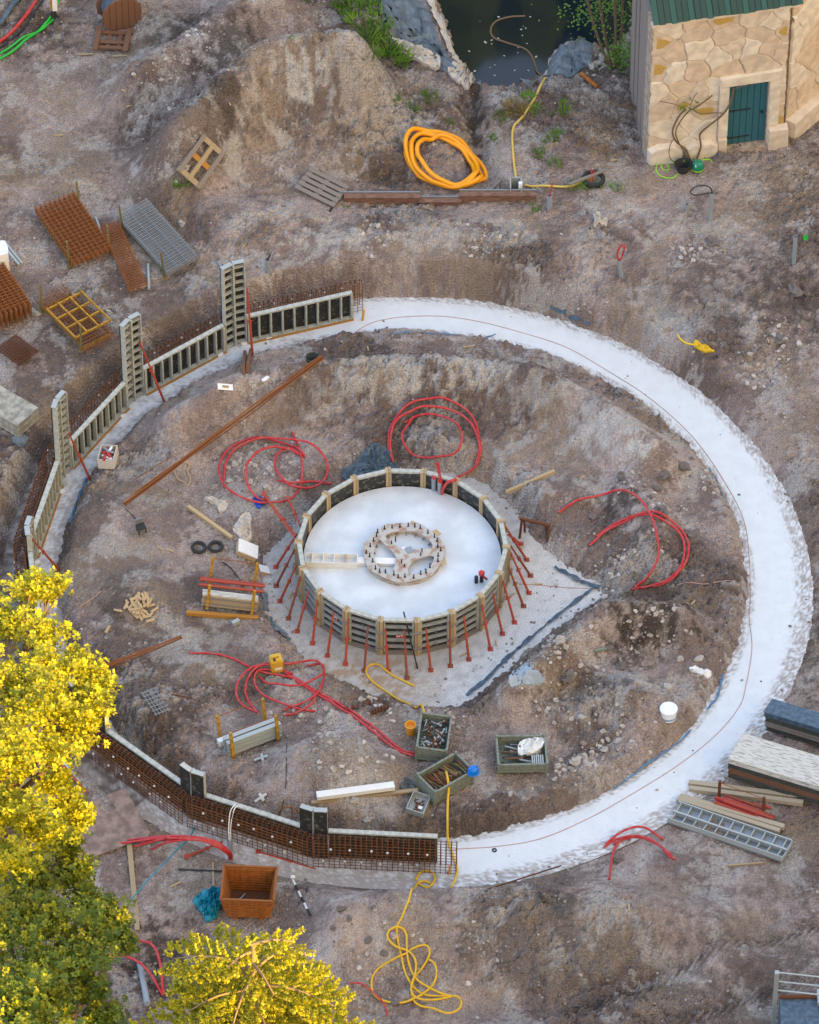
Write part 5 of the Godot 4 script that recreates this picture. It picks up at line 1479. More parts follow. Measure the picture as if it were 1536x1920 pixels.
	s = MB.new(); s.box(Vector3(0, 0.06, 0), Vector3(0.2, 0.12, 0.1))
	single("metal_offcut", "small grey metal offcut below the orange timber", "offcut", s, M.galv, g3(V(-4.07,2.15)), 0.6)
	# aluminium beam rack
	o = thing("beam_rack", "rusty four-post rack holding silver formwork beams", "rack")
	for x: float in [-0.6, 0.6]:
		for z: float in [-0.36, 0.36]:
			s = MB.new(); s.box(Vector3(x, 0.4, z), Vector3(0.07, 0.8, 0.06)); part(o, "post", s, M.stillage)
		s = MB.new(); s.box(Vector3(x, 0.04, 0), Vector3(0.06, 0.05, 0.78)); part(o, "base_beam", s, M.rust)
	for z: float in [-0.36, 0.36]:
		s = MB.new(); s.cyl(Vector3(-0.6, 0.78, z), Vector3(0.6, 0.78, z), 0.011, 0.011, 5); part(o, "tie_rod", s, M.rust)
	for k in 2:
		for j in 3:
			s = MB.new()
			var y := 0.14 + j * 0.13
			var z := 0.09 + k * 0.18
			s.box(Vector3(0.02, y + 0.05, z), Vector3(1.42, 0.02, 0.13)); s.box(Vector3(0.02, y - 0.05, z), Vector3(1.42, 0.02, 0.13)); s.box(Vector3(0.02, y, z), Vector3(1.42, 0.08, 0.06))
			part(o, "silver_beam", s, M.galv)
	s = MB.new(); s.box(Vector3(-0.05, 0.12, -0.2), Vector3(1.35, 0.14, 0.16)); part(o, "white_beam", s, M.white)
	seat(o, V(-3.66,5.99), yaw_of(V(-4.46,6.02), V(-3.01,5.27)), 0.55, 0.3)
	for q in [[V(-3.36,6.61), "grey", M.galv], [V(-3.35,7.72), "cream", M.white]]:
		o = thing("cross_piece", "small %s metal cross lying on the soil" % q[1], "fitting")
		s = MB.new(); s.box(Vector3(0, 0.03, 0), Vector3(0.36, 0.04, 0.06)); part(o, "long_arm", s, q[2])
		s = MB.new(); s.box(Vector3(0.04, 0.04, 0), Vector3(0.06, 0.04, 0.2)); part(o, "short_arm", s, q[2])
		seat(o, q[0], 0.1, 0.1, 0.05)
	# jerrycan
	o = thing("jerrycan", "yellow jerrycan with a white label beside the red coil", "jerrycan", g3(V(-3.06,3.57)), deg_to_rad(15))
	s = MB.new()
	var pr := PackedVector2Array([V(-0.15, -0.12), V(-0.12, -0.15), V(0.12, -0.15), V(0.15, -0.12), V(0.15, 0.12), V(0.12, 0.15), V(-0.12, 0.15), V(-0.15, 0.12)])
	s.prism(pr, 0.0, 0.36)
	var top := PackedVector2Array()
	for q in pr: top.append(q * 0.82)
	s.prism(top, 0.36, 0.40); part(o, "body", s, M.jerry)
	s = MB.new(); s.box(Vector3(-0.02, 0.44, 0), Vector3(0.16, 0.03, 0.04)); s.box(Vector3(-0.09, 0.42, 0), Vector3(0.03, 0.06, 0.04)); s.box(Vector3(0.05, 0.42, 0), Vector3(0.03, 0.06, 0.04)); part(o, "handle", s, M.jerry)
	s = MB.new(); s.cyl(Vector3(-0.06, 0.4, 0.09), Vector3(-0.06, 0.45, 0.09), 0.03, 0.03, 10); part(o, "cap", s, M.black)
	s = MB.new(); s.box(Vector3(0.02, 0.14, 0.153), Vector3(0.17, 0.08, 0.004)); part(o, "label_sticker", s, M.white)
	# spiral bars
	for q in [[V(-1.37,4.96), V(-0.55,4.54), "upper rusty twisted bar near the gravel mound"], [V(-0.78,5.06), V(-0.34,4.77), "short rusty twisted bar near the gravel mound"]]:
		var l := PackedVector3Array()
		var a3 := g3(q[0], 0.07); var b3 := g3(q[1], 0.07)
		for i in 60:
			var t := i / 59.0
			var e := (b3 - a3).cross(Vector3.UP).normalized()
			l.append(a3.lerp(b3, t) - a3 + (e * cos(t * 40) + Vector3.UP * sin(t * 40)) * 0.055)
		s = MB.new(); s.tube(l, 0.022, 5)
		single("twisted_bar", q[2], "bar", s, M.rust_dark, a3)
	# crates with steel parts
	o = stillage_box("green grey steel crate of clamps under the yellow hose", V(0.73,6.09), deg_to_rad(84), 1.14, 0.76, 0.5, M.crate)
	clutter(o, "clamp", 46, 1.14, 0.76, 0.3, 0.15, 0.35, 0.022, [M.steel, M.rust_dark, M.ply_dirty, M.galv])
	o = stillage_box("green grey steel crate of brown tie rods with the helmet on it", V(1.01,7.38), yaw_of(V(0.35,7.36), V(1.29,6.62)), 1.2, 0.72, 0.5, M.crate)
	clutter(o, "tie_rod", 46, 1.2, 0.72, 0.32, 0.3, 0.55, 0.016, [M.wood_brown, M.rust_dark, M.olive], 1.4)
	o = stillage_box("green grey steel crate with a white plastic bag inside", V(2.84,6.52), deg_to_rad(3), 1.2, 0.95, 0.36, M.crate)
	clutter(o, "formwork_tie", 30, 1.2, 0.9, 0.16, 0.35, 0.6, 0.024, [M.steel, M.ply_dirty, M.wood_brown, M.black], 0.2)
	for k in 6:
		s = MB.new(); s.box(Vector3(0.24 + 0.05 * k, 0.27, 0.26), Vector3(0.03, 0.04, 0.3)); part(o, "clip_bar", s, M.galv)
	var bag := sheet("plastic_bag", "white plastic bag lying in the steel crate", "bag", [V(2.81,6.21), V(3.14,6.02), V(3.37,5.97), V(3.39,6.26), V(3.23,6.46), V(2.94,6.59), V(2.77,6.54)], 0.12, M.cloth, 0.26, 2.0)
	bag.material_override = M.white
	o = thing("steel_tray", "small galvanised tray with rusty bits beside the crates", "tray")
	s = MB.new(); s.box(Vector3(0, 0.02, 0), Vector3(0.42, 0.02, 0.52)); part(o, "bottom", s, M.galv)
	for k: float in [-1.0, 1.0]:
		s = MB.new(); s.box(Vector3(k * 0.21, 0.11, 0), Vector3(0.018, 0.2, 0.54)); part(o, "side_wall", s, M.galv)
		s = MB.new(); s.box(Vector3(0, 0.11, k * 0.26), Vector3(0.40, 0.2, 0.018)); part(o, "end_wall", s, M.galv)
	clutter(o, "rusty_bit", 10, 0.4, 0.5, 0.06, 0.1, 0.22, 0.015, [M.rust_dark, M.wood_brown])
	s = MB.new(); s.box(Vector3(0.08, 0.13, 0.08), Vector3(0.1, 0.01, 0.08)); part(o, "white_card", s, M.white)
	seat(o, V(0.38,8.01), deg_to_rad(-20), 0.18, 0.22)
	o = thing("bucket", "orange tub beside the crate of clamps", "bucket", g3(V(0.2,5.72)))
	s = MB.new(); s.lathe([Vector2(0.1, 0), Vector2(0.13, 0.3), Vector2(0.14, 0.3), Vector2(0.14, 0.32), Vector2(0.12, 0.32), Vector2(0.095, 0.22), Vector2(0, 0.22)], 18); part(o, "shell", s, M.bucket_orange)
	# helmet on the crate corner
	o = thing("helmet", "blue safety helmet hung on the crate corner", "helmet", Vector3(1.68, 0.95, 7.35), deg_to_rad(30))
	s = MB.new(); s.lathe([Vector2(0.125, 0), Vector2(0.122, 0.06), Vector2(0.1, 0.12), Vector2(0.06, 0.155), Vector2(0, 0.165)], 20, Vector3.ZERO, 1.2); part(o, "shell", s, M.helmet)
	s = MB.new(); s.lathe([Vector2(0.12, 0.0), Vector2(0.14, -0.008), Vector2(0.14, 0.0), Vector2(0.12, 0.012)], 20, Vector3(0.012, 0, 0.012), 1.2); part(o, "brim", s, M.helmet)
	s = MB.new(); s.box(Vector3(0, 0.15, 0), Vector3(0.26, 0.02, 0.03)); part(o, "ridge", s, M.helmet)
	bar("white_panel", "long narrow white panel lying on the pale plank", "panel", V(-2.02,8.02), V(-0.19,7.67), 0.19, 0.12, M.white, 0.05)
	bar("plank", "long pale plank under the white panel", "plank", V(-2.15,8.09), V(0.38,7.65), 0.09, 0.05, M.wood)
	sheet("plastic_bag", "crumpled translucent bag beside the small tray", "bag", [V(-0.03,7.62), V(0.05,7.38), V(0.22,7.33), V(0.3,7.52), V(0.17,7.66)], 0.2, M.tarp_grey, 0.03, 2)
	o = thing("bucket", "white plastic pail with lid on the right mound", "bucket", g3(V(6.39,5.28)))
	s = MB.new(); s.lathe([Vector2(0.19, 0), Vector2(0.205, 0.3), Vector2(0.2, 0.31)], 24); part(o, "shell", s, M.white_glossy)
	s = MB.new(); s.lathe([Vector2(0.215, 0.27), Vector2(0.22, 0.32), Vector2(0.2, 0.335), Vector2(0, 0.33)], 24); part(o, "lid", s, M.white_glossy)
	s = MB.new(); s.lathe([Vector2(0.194, 0.05), Vector2(0.202, 0.11)], 24); part(o, "blue_band", s, mat("band", rgb(0.2, 0.33, 0.5), 0.5))
	sheet("plastic_film", "scrap of clear white film on the right mound", "plastic", [V(6.95,3.69), V(7.09,3.57), V(7.31,3.64), V(7.48,3.66), V(7.44,3.8), V(7.18,3.79)], 0.1, M.white_glossy, 0.02, 2)
	# rusty trestle
	o = thing("trestle", "rusty angle iron trestle on the right pit bank", "trestle", g3(V(3.29,-1.15)), deg_to_rad(-18))
	s = MB.new(); s.beam(Vector3(-0.4, 0.55, 0), Vector3(0.4, 0.55, 0), 0.07, 0.05); part(o, "top_bar", s, M.rust_dark)
	for q in [[-0.36, 0.12], [-0.3, -0.15], [0.36, 0.15], [0.3, -0.12]]:
		s = MB.new(); s.beam(Vector3(q[0], -0.1, q[1]), Vector3(q[0] * 0.95, 0.54, 0), 0.05, 0.05); part(o, "leg", s, M.rust_dark)
	sheet("slurry_patch", "grey blue patch of spilled concrete on the mound", "slurry", [V(2.56,4.88), V(2.68,3.73), V(2.85,3.6), V(3.15,4.34), V(3.3,4.46), V(3.43,4.53), V(3.21,4.71), V(2.95,4.85), V(2.73,4.96)], 0.012, M.slurry, 0.03)
	sheet("slurry_patch", "pale spilled grout at the front of the pit", "slurry", [V(0.3,3.82), V(0.59,3.69), V(0.87,3.77), V(0.98,3.99), V(0.74,4.13), V(0.46,4.04)], 0.004, M.stone_pale, 0.006)
	hose("survey_line", "thin brown cord lying along the white footing", "cord", [V(-1.71,-7.73), V(-1.04,-8.61), V(-0.28,-8.95), V(0.89,-9.03), V(1.99,-8.82), V(3.09,-8.41), V(4.18,-7.9), V(5.26,-7.02), V(6.32,-6.02), V(7.36,-4.64), V(8.11,-3.04), V(8.52,-1.75), V(8.6,-0.48), V(8.58,0.8), V(8.52,1.5), V(8.54,2.56), V(8.34,3.78), V(8.14,4.48), V(7.52,5.4), V(6.59,6.34), V(5.55,7.18), V(4.51,7.94), V(3.36,8.59), V(2.34,8.85), V(1.21,8.95)], 0.0085, M.wire)
	hose("wire", "thin brown wire across the right end of the pit", "wire", [V(2.73,0.39), V(3.49,0.46), V(4.08,0.53), V(4.68,0.56)], 0.009, M.wire)
	hose("wire", "copper wire curving over the mound edge to the footing cord", "wire", [V(6.76,0.83), V(7.4,0.95), V(7.94,0.77), V(8.27,0.88)], 0.012, M.wire)
	hose("wire", "copper wire along the inner edge of the footing by the oak", "wire", [V(-8.41,1.87), V(-8.23,1.67), V(-7.9,1.57), V(-7.58,1.37), V(-7.39,1.2)], 0.012, M.wire)
	hose("wire", "black wire trailing from the bar bundle to the broken stool", "wire", [V(-6.89,-1.48), V(-6.68,-1.25), V(-6.52,-0.98), V(-6.43,-0.82)], 0.01, M.black)
	hose("cable", "dark cable lying beside the tube rack", "cable", [V(-4.44,0.02), V(-4.21,0.26), V(-4,0.61), V(-3.9,0.77)], 0.016, M.black)
	hose("cable", "thin black cable below the silver beam rack", "cable", [V(-2.76,6.26), V(-2.75,7.17), V(-2.77,7.68), V(-2.84,7.99), V(-2.92,8.14)], 0.01, M.black)
	o = thing("rod_frame", "rusty bent rod hoop behind the ring wall", "rod", g3(V(-2.71,8.16)))
	loop_on(o, "hoop", [Vector3(-0.2, 0, 0), Vector3(-0.2, 0.25, 0), Vector3(-0.05, 0.42, 0), Vector3(0.2, 0.4, 0.03), Vector3(0.32, 0.1, 0.05)], 0.014, M.rust_orange)
	loop_on(o, "upright", [Vector3(0.1, 0, 0), Vector3(0.1, 0.42, 0.0)], 0.012, M.rust_orange)
	# wire mat and sticks on the left
	mesh_rack("small dark wire mat half buried on the left mound", [V(-6.28,4.81), V(-5.88,5.49), V(-5.67,5.23), V(-5.96,4.69)], 1, 5, 7, M.steel, M.olive, "rebar mesh racks", [], false, 0.04)
	bar("thin_rod", "short rusty rod with a hook on the left mound", "rod", V(-5.56,4.66), V(-5.07,4.69), 0.02, 0.02, M.rust_dark)
	# --- right stores
	panel_stack("large stack of grey plywood shutter panels at the footing", V(9.21,7.05), yaw_of(V(7.76,6.63), V(9.92,7.65)), 2.75, 0.95, 4, 0.15, [M.ply_dirty, M.wood_brown, M.ply_dirty, M.ply_worn])
	panel_stack("smaller stack of dark blue shutter panels behind the large stack", V(9.81,5.68), yaw_of(V(8.76,5.48), V(9.99,6.11)), 2.2, 0.5, 4, 0.14, [M.ply_dirty, M.wood_grey, M.ply_dirty, M.tarp])
	for q in [[V(6.85,6.92), V(9.68,7.65), "longest weathered beam of the timber pair by the panel stack"], [V(6.86,7.09), V(9.52,7.81), "second weathered beam of the timber pair by the panel stack"], [V(6.62,7.35), V(9.04,8.53), "pale beam lying against the ribbed steel shutter"], [V(6.56,7.45), V(8.93,8.63), "split pale beam lying against the ribbed steel shutter"]]:
		bar("timber_beam", q[2], "timber", q[0], q[1], 0.12, 0.12, M.beam_timber, 0.0)
	for i in 10:
		var a := V(7.34,7.53).lerp(V(7.59,7.49), rng.randf()) + V(0.02 * i, 0.045 * (i % 5))
		var b := a + (V(8.67,8.2) - V(7.44,7.55)) * rng.randf_range(0.75, 0.95)
		o = pole("steel_prop", "short red steel prop in the pile between the timbers", "prop", a, b, 0.036, [M.prop_red, M.hose_red, M.prop_rusty][i % 3], 0.07 + 0.07 * (i / 5), "pile of short red props")
	pole("steel_prop", "single pink red prop beside the pile between the timbers", "prop", V(8.07,7.63), V(8.76,7.78), 0.035, M.hose_red)
	o = thing("rack_post", "rusty rack end with two posts joined by a rod", "rack", g3(V(7.54,7.47)))
	var dp := g3(V(8.56,8.04)) - g3(V(7.54,7.47))
	s = MB.new(); s.box(Vector3(0, 0.3, 0), Vector3(0.07, 0.75, 0.06)); part(o, "post", s, M.rust_dark)
	s = MB.new(); s.box(dp + Vector3(0, 0.3, 0), Vector3(0.07, 0.75, 0.06)); part(o, "post", s, M.rust_dark)
	s = MB.new(); s.cyl(Vector3(0, 0.62, 0), dp + Vector3(0, 0.62, 0), 0.011, 0.011, 5); part(o, "tie_rod", s, M.rust)
	o = corner_panel("corner_shutter_panel", "ribbed steel corner shutter lying flat in the right store", Vector3.ZERO, 0, 2.95, 11, "", M.galv, M.steel)
	var pa := g3(V(6.44,7.91)); var pb := g3(V(9.11,9.27))
	var yy := (pb - pa).normalized()
	var xx := yy.cross(Vector3.UP).normalized()
	o.basis = Basis(-xx, yy, (-xx).cross(yy))
	o.position = pa + Vector3.UP * 0.16
	if o.basis.z.y > 0: o.basis = Basis(xx, yy, xx.cross(yy))
	bar("stick", "pale broken stick below the ribbed steel shutter", "stick", V(7.67,9.56), V(8.52,9.48), 0.04, 0.04, M.wood)
	bar("stick", "green painted stick on the right mound", "stick", V(4.66,3.41), V(5.03,3.17), 0.06, 0.05, mat("green_stick", rgb(0.2, 0.27, 0.22), 0.8))
	bar("rusty_strip", "thin rusty strip pointing into the right end of the pit", "rod", V(2.79,2.03), V(3.31,2.07), 0.03, 0.02, M.rust_dark)
	bar("rusty_strip", "long thin rusty rod on the soil below the footing", "rod", V(1.04,11.46), V(3.82,9.39), 0.025, 0.025, M.rust_dark)
	# --- bottom right: aluminium stair and container
	o = thing("container", "dark blue steel container with a railing at the corner of the site", "container", Vector3(8.78, 0, 14.27), 0)
	s = MB.new(); s.box(Vector3(1.0, 0.55, 0.5), Vector3(2.3, 1.1, 1.0)); part(o, "body", s, M.tarp)
	s = MB.new(); s.box(Vector3(1.0, 1.13, 0.02), Vector3(2.3, 0.06, 0.08)); part(o, "top_edge", s, M.rust_dark)
	for k in 3:
		s = MB.new(); s.cyl(Vector3(-0.25, 1.35 + 0.32 * k, 0.0), Vector3(2.3, 1.35 + 0.32 * k, 0.35), 0.022, 0.022, 7); part(o, "rail", s, M.galv)
	s = MB.new(); s.box(Vector3(-0.25, 0.9, 0), Vector3(0.1, 2.2, 0.1)); part(o, "mast", s, M.galv)
	s = MB.new(); s.box(Vector3(0.9, 1.2, 0.1), Vector3(0.4, 0.12, 0.4)); part(o, "vent", s, M.galv)
	# --- bottom left
	o = thing("steel_plate", "large rusty steel road plate under the oak", "plate")
	s = MB.new(); s.prism(PackedVector2Array([V(-1.3, -0.8), V(1.2, -0.8), V(1.3, -0.7), V(1.3, 0.7), V(1.2, 0.8), V(-1.3, 0.8)]), 0, 0.03); part(o, "plate", s, mat("road_plate", rgb(0.30, 0.21, 0.17), 0.8, 0, "blotch", Vector3.ONE * 0.7))
	seat(o, V(-7.44,8.56), deg_to_rad(18) * -1.0 + 0.75, 1.0, 0.6, 0.03)
	bar("plank", "long pale plank standing out below the steel plate", "plank", V(-6.44,9), V(-6.18,11.43), 0.12, 0.05, M.wood)
	bar("plank", "short pale stake near the rusty bin", "stake", V(-4.46,9.49), V(-4.43,10.25), 0.05, 0.04, M.wood)
	hose("chain", "dark chain leading to the rusty bin", "chain", [V(-5.26,9.69), V(-4.82,9.72), V(-4.45,9.75), V(-4.13,9.78)], 0.022, M.black)
	o = thing("waste_bin", "rusty orange tipping bin with ribbed sloping sides", "bin", g3(V(-3.57,10.79)) + Vector3(0, -0.02, 0), deg_to_rad(-3))
	var rim := [Vector3(-0.62, 0.85, -0.52), Vector3(0.62, 0.85, -0.52), Vector3(0.62, 0.85, 0.5), Vector3(-0.62, 0.85, 0.5)]
	var low := [Vector3(-0.48, 0.1, -0.4), Vector3(0.48, 0.1, -0.4), Vector3(0.48, 0.1, 0.4), Vector3(-0.48, 0.1, 0.4)]
	for i in 4:
		var j := (i + 1) % 4
		var nn: Vector3 = (rim[j] - rim[i]).cross(low[i] - rim[i]).normalized()
		if nn.dot((rim[i] + low[j]) * Vector3(1, 0, 1)) < 0: nn = -nn
		s = MB.new(); s.quad(rim[i], rim[j], low[j], low[i], nn); s.quad(rim[i] - nn * 0.012, rim[j] - nn * 0.012, low[j] - nn * 0.012, low[i] - nn * 0.012, -nn)
		for k in 9:
			var t := 0.1 + 0.1 * k
			s.beam(rim[i].lerp(low[i], t) + nn * 0.012, rim[j].lerp(low[j], t) + nn * 0.012, 0.035, 0.03, nn)
			s.beam(rim[i].lerp(low[i], t) - nn * 0.024, rim[j].lerp(low[j], t) - nn * 0.024, 0.02, 0.03, nn)
		part(o, "side_wall", s, M.rust_orange)
		s = MB.new(); s.beam(rim[i], rim[j], 0.05, 0.035); part(o, "rim", s, M.rust)
	s = MB.new(); s.box(Vector3(0, 0.1, 0), Vector3(0.95, 0.02, 0.79)); part(o, "floor", s, M.rust_dark)
	for k: float in [-0.3, 0.3]:
		s = MB.new(); s.box(Vector3(k, 0.045, 0), Vector3(0.12, 0.09, 0.8)); part(o, "skid", s, M.rust_orange)
	clutter(o, "scrap_piece", 6, 0.8, 0.6, 0.14, 0.15, 0.3, 0.02, [M.wood_brown, M.rust_dark, M.steel])
	sheet("plastic_sheet", "crumpled bright teal plastic sheet beside the rusty bin", "plastic", [V(-4.9,10.63), V(-4.7,10.47), V(-4.43,10.33), V(-4.18,10.26), V(-4.16,10.63), V(-4.27,10.92), V(-4.39,11.24), V(-4.56,11.27), V(-4.73,10.95)], 0.28, M.teal, 0.05, 1.6)
	o = thing("survey_pole", "black and white survey pole lying on the slope by the bin", "pole")
	var sa := g3(V(-2.57,9.95), 0.05); var sb := g3(V(-2.14,11.38), 0.06)
	o.position = sa
	for k in 6:
		s = MB.new(); s.cyl((sb - sa) * (k / 6.0), (sb - sa) * ((k + 1) / 6.0), 0.028, 0.028, 8); part(o, "segment", s, M.white if k % 2 == 0 else M.black)
	s = MB.new(); s.cyl(Vector3(0, 0.02, -0.02), Vector3(0.0, 0.06, -0.08), 0.06, 0.06, 10); part(o, "head", s, M.white)
	pole("pipe", "grey plastic pipe lying in the hollow under the trees", "pipe", V(-6.1,12.3), V(-5.86,13.78), 0.075, M.pipe_grey, 0.03)
	bar("board", "worn board at the bottom edge under the trees", "board", V(-6.86,14.03), V(-6.37,13.96), 0.4, 0.05, M.wood)
	hose("rope", "thin teal rope stretched from the red bundle to the oak", "rope", [V(-4.92,8.28), V(-5.1,8.87), V(-5.58,9.66), V(-6.18,10.54), V(-6.59,11.12), V(-6.95,11.64)], 0.018, M.teal, 0.25)
	prop("steel_prop", "red steel prop lying under the red hose bundle", g3(V(-5.07,9.33), 0.05), g3(V(-4.26,8.75), 0.1), M.prop_red)
	prop("steel_prop", "dark red prop lying along the base of the ring wall", g3(V(-3.4,9.02), 0.05), g3(V(-2.04,9.55), 0.05), M.prop_red)
	for q in [[V(-8.34,6.41), V(-7.48,7.47), M.prop_red, "dark red tube in the trench under the oak"], [V(-8.38,6.21), V(-7.55,7.32), M.galv, "grey tube in the trench under the oak"]]:
		pole("tube", q[3], "tube", q[0], q[1], 0.035, q[2], 0.02)
	# --- red conduits
	hose("red_conduit", "large red conduit loop of the left coil ending upright", "conduit", [V(-2.79,-4.3), V(-2.59,-3.66), V(-2.51,-2.8), V(-2.6,-2.29), V(-2.86,-1.96), V(-3.38,-1.73), V(-3.99,-1.92), V(-4.46,-2.41), V(-4.6,-3.09), V(-4.42,-3.64), V(-3.96,-4.01), V(-3.43,-4.06), V(-2.82,-3.81), V(-2.45,-3.42)], 0.03, M.hose_red, 0.1)
	hose("red_conduit", "red conduit of the left coil reaching towards the basin rim", "conduit", [V(-4.47,-2.61), V(-4.43,-3.27), V(-4.16,-3.73), V(-3.56,-3.97), V(-2.89,-3.88), V(-2.28,-3.66), V(-1.91,-3.19), V(-1.9,-2.89), V(-2.07,-2.62), V(-2.47,-2.34), V(-2.86,-2.3), V(-3.16,-2.76), V(-3.17,-3.4), V(-2.88,-3.7), V(-2.51,-3.46)], 0.03, M.hose_red, 0.22)
	hose("red_conduit", "inner red conduit of the left coil", "conduit", [V(-2.51,-3.42), V(-2.82,-3.58), V(-3.22,-3.64), V(-3.64,-3.4), V(-3.89,-2.86), V(-3.89,-2.33), V(-3.68,-1.95), V(-3.32,-1.8)], 0.03, M.hose_red, 0.3)
	hose("red_conduit", "straight red conduit end of the left coil", "conduit", [V(-3.13,-2.5), V(-2.73,-2.36), V(-2.2,-2.63), V(-1.78,-2.87)], 0.03, M.hose_red, 0.15)
	hose("red_conduit", "outer red conduit of the coil behind the basin", "conduit", [V(-0.24,-3.65), V(-0.36,-3.95), V(-0.27,-4.54), V(0.13,-5.03), V(0.81,-5.19), V(1.48,-5.03), V(1.82,-4.58), V(1.96,-3.82), V(1.9,-3.46), V(1.73,-3.33), V(1.51,-3.25), V(1.34,-3.22)], 0.032, M.hose_red, 0.12)
	hose("red_conduit", "middle red conduit of the coil behind the basin", "conduit", [V(-0.27,-3.72), V(-0.31,-4.07), V(-0.14,-4.6), V(0.4,-4.88), V(0.87,-4.91), V(1.41,-4.78), V(1.79,-4.36), V(1.93,-3.77), V(1.84,-3.42)], 0.032, M.hose_red, 0.25)
	hose("red_conduit", "closed inner loop of the red coil behind the basin", "conduit", [V(0.04,-4.68), V(0.47,-4.82), V(1.01,-4.77), V(1.38,-4.43), V(1.49,-3.85), V(1.34,-3.59), V(1.01,-3.56), V(0.6,-3.59), V(0.23,-3.71), V(0.01,-3.98), V(0.01,-4.38), V(0.27,-4.77)], 0.03, M.hose_red, 0.2)
	for q in [["red conduit bending over the basin rim", [Vector3(1.33, 1.25, -1.98), Vector3(1.23, 1.28, -1.91), Vector3(1.1, 1.2, -1.9), Vector3(1, 0.95, -1.92), Vector3(0.98, 0.71, -2)]], ["red conduit rising straight out of the basin", [Vector3(1, 0.71, -2.04), Vector3(0.96, 1.1, -2.01), Vector3(0.9, 1.5, -2.01), Vector3(0.86, 1.75, -2.07)]]]:
		s = MB.new(); s.tube(smooth_line(q[1], 0.05), 0.04, 8)
		single("red_conduit", q[0], "conduit", s, M.hose_red)
	hose("red_conduit", "red conduit arc crossing the right coil", "conduit", [V(3.87,-1.46), V(4.44,-1.74), V(5.24,-1.89), V(5.69,-1.5), V(6.07,-0.89), V(6.28,-0.17), V(6.29,0.2), V(6.05,0.57), V(5.72,0.76)], 0.032, M.hose_red, 0.25)
	hose("red_conduit", "outer red conduit of the right coil", "conduit", [V(4.8,-0.78), V(5.23,-1.03), V(5.88,-0.98), V(6.4,-0.85), V(6.86,-0.59), V(7.05,-0.22), V(6.98,0.29), V(6.66,0.64), V(6.18,0.74)], 0.032, M.hose_red, 0.15)
	hose("red_conduit", "inner red conduit of the right coil", "conduit", [V(4.62,-0.48), V(5.09,-0.92), V(5.75,-0.99), V(6.26,-0.79), V(6.76,-0.54), V(6.95,-0.18), V(6.86,0.38), V(6.53,0.64), V(6.11,0.73), V(5.65,0.78)], 0.032, M.hose_red, 0.1)
	hose("red_conduit", "single red conduit end left of the jerrycan", "conduit", [V(-5.18,3.22), V(-4.59,3.27), V(-4.07,3.41), V(-3.74,3.6), V(-3.29,3.76), V(-2.71,3.86)], 0.026, M.hose_red)
	hose("red_conduit", "left loop of the red tangle below the jerrycan", "conduit", [V(-2.67,3.75), V(-3.16,3.58), V(-3.58,3.66), V(-3.93,4.05), V(-4.01,4.49), V(-3.85,4.83), V(-3.5,5.05)], 0.028, M.hose_red, 0.1)
	hose("red_conduit", "largest loop of the red tangle below the jerrycan", "conduit", [V(-2.88,5.01), V(-2.44,4.77), V(-1.99,4.32), V(-1.9,3.5), V(-2.14,3.09), V(-2.71,3.46), V(-3.29,3.55), V(-3.65,3.83), V(-3.8,4.32), V(-3.68,4.74), V(-3.49,5.05)], 0.028, M.hose_red, 0.12)
	hose("red_conduit", "low loop of the red tangle near the silver beams", "conduit", [V(-2.09,4.98), V(-2.37,5), V(-2.82,4.89), V(-3.28,4.6), V(-3.54,4.23), V(-3.57,3.89), V(-3.42,3.69), V(-3.03,3.69)], 0.028, M.hose_red, 0.1)
	hose("red_conduit", "round loop of the red tangle near the jerrycan", "conduit", [V(-3.47,3.86), V(-3.22,4.16), V(-2.7,4.32), V(-2.25,4.21), V(-1.93,3.79), V(-1.96,3.19), V(-2.33,3.16)], 0.028, M.hose_red, 0.2)
	hose("red_conduit", "far right loop of the red tangle", "conduit", [V(-2.15,4.32), V(-2.12,4.66), V(-2.31,4.96), V(-2.62,5.15), V(-2.88,5.15)], 0.028, M.hose_red, 0.1)
	hose("red_conduit", "upper of two red conduits running to the steel crate", "conduit", [V(-2.84,3.72), V(-2.25,4.2), V(-1.34,4.89), V(-0.57,5.67), V(-0.06,6.27), V(0.29,6.41)], 0.032, M.hose_red)
	hose("red_conduit", "lower of two red conduits running to the steel crate", "conduit", [V(-2.77,3.84), V(-2.18,4.33), V(-1.37,5), V(-0.62,5.77), V(-0.08,6.37), V(0.27,6.5)], 0.032, M.hose_red)
	hose("red_conduit", "low red conduit arc beside the ring footing at the right", "conduit", [V(4.77,8.9), V(5.12,8.71), V(5.63,8.7), V(6.06,9.02), V(6.33,9.45)], 0.03, M.hose_red, 0.15)
	hose("red_conduit", "high red conduit arc beside the ring footing at the right", "conduit", [V(4.81,8.82), V(5.19,8.6), V(5.7,8.47), V(6.19,8.71)], 0.03, M.hose_red, 0.25)
	hose("red_conduit", "red conduit end hanging down from the right arcs", "conduit", [V(5.15,8.69), V(4.97,9.16), V(4.85,10.24)], 0.03, M.hose_red, 0.05)
	hose("red_conduit", "outer red conduit arc ending at a pale stone", "conduit", [V(5,8.79), V(5.5,8.68), V(5.97,8.94), V(6.43,9.48)], 0.03, M.hose_red, 0.12)
	var ends := [V(-6.66,8.95), V(-6.32,9.04), V(-5.89,8.71), V(-5.93,9.11), V(-6.48,8.87), V(-6.19,8.95), V(-5.72,8.85)]
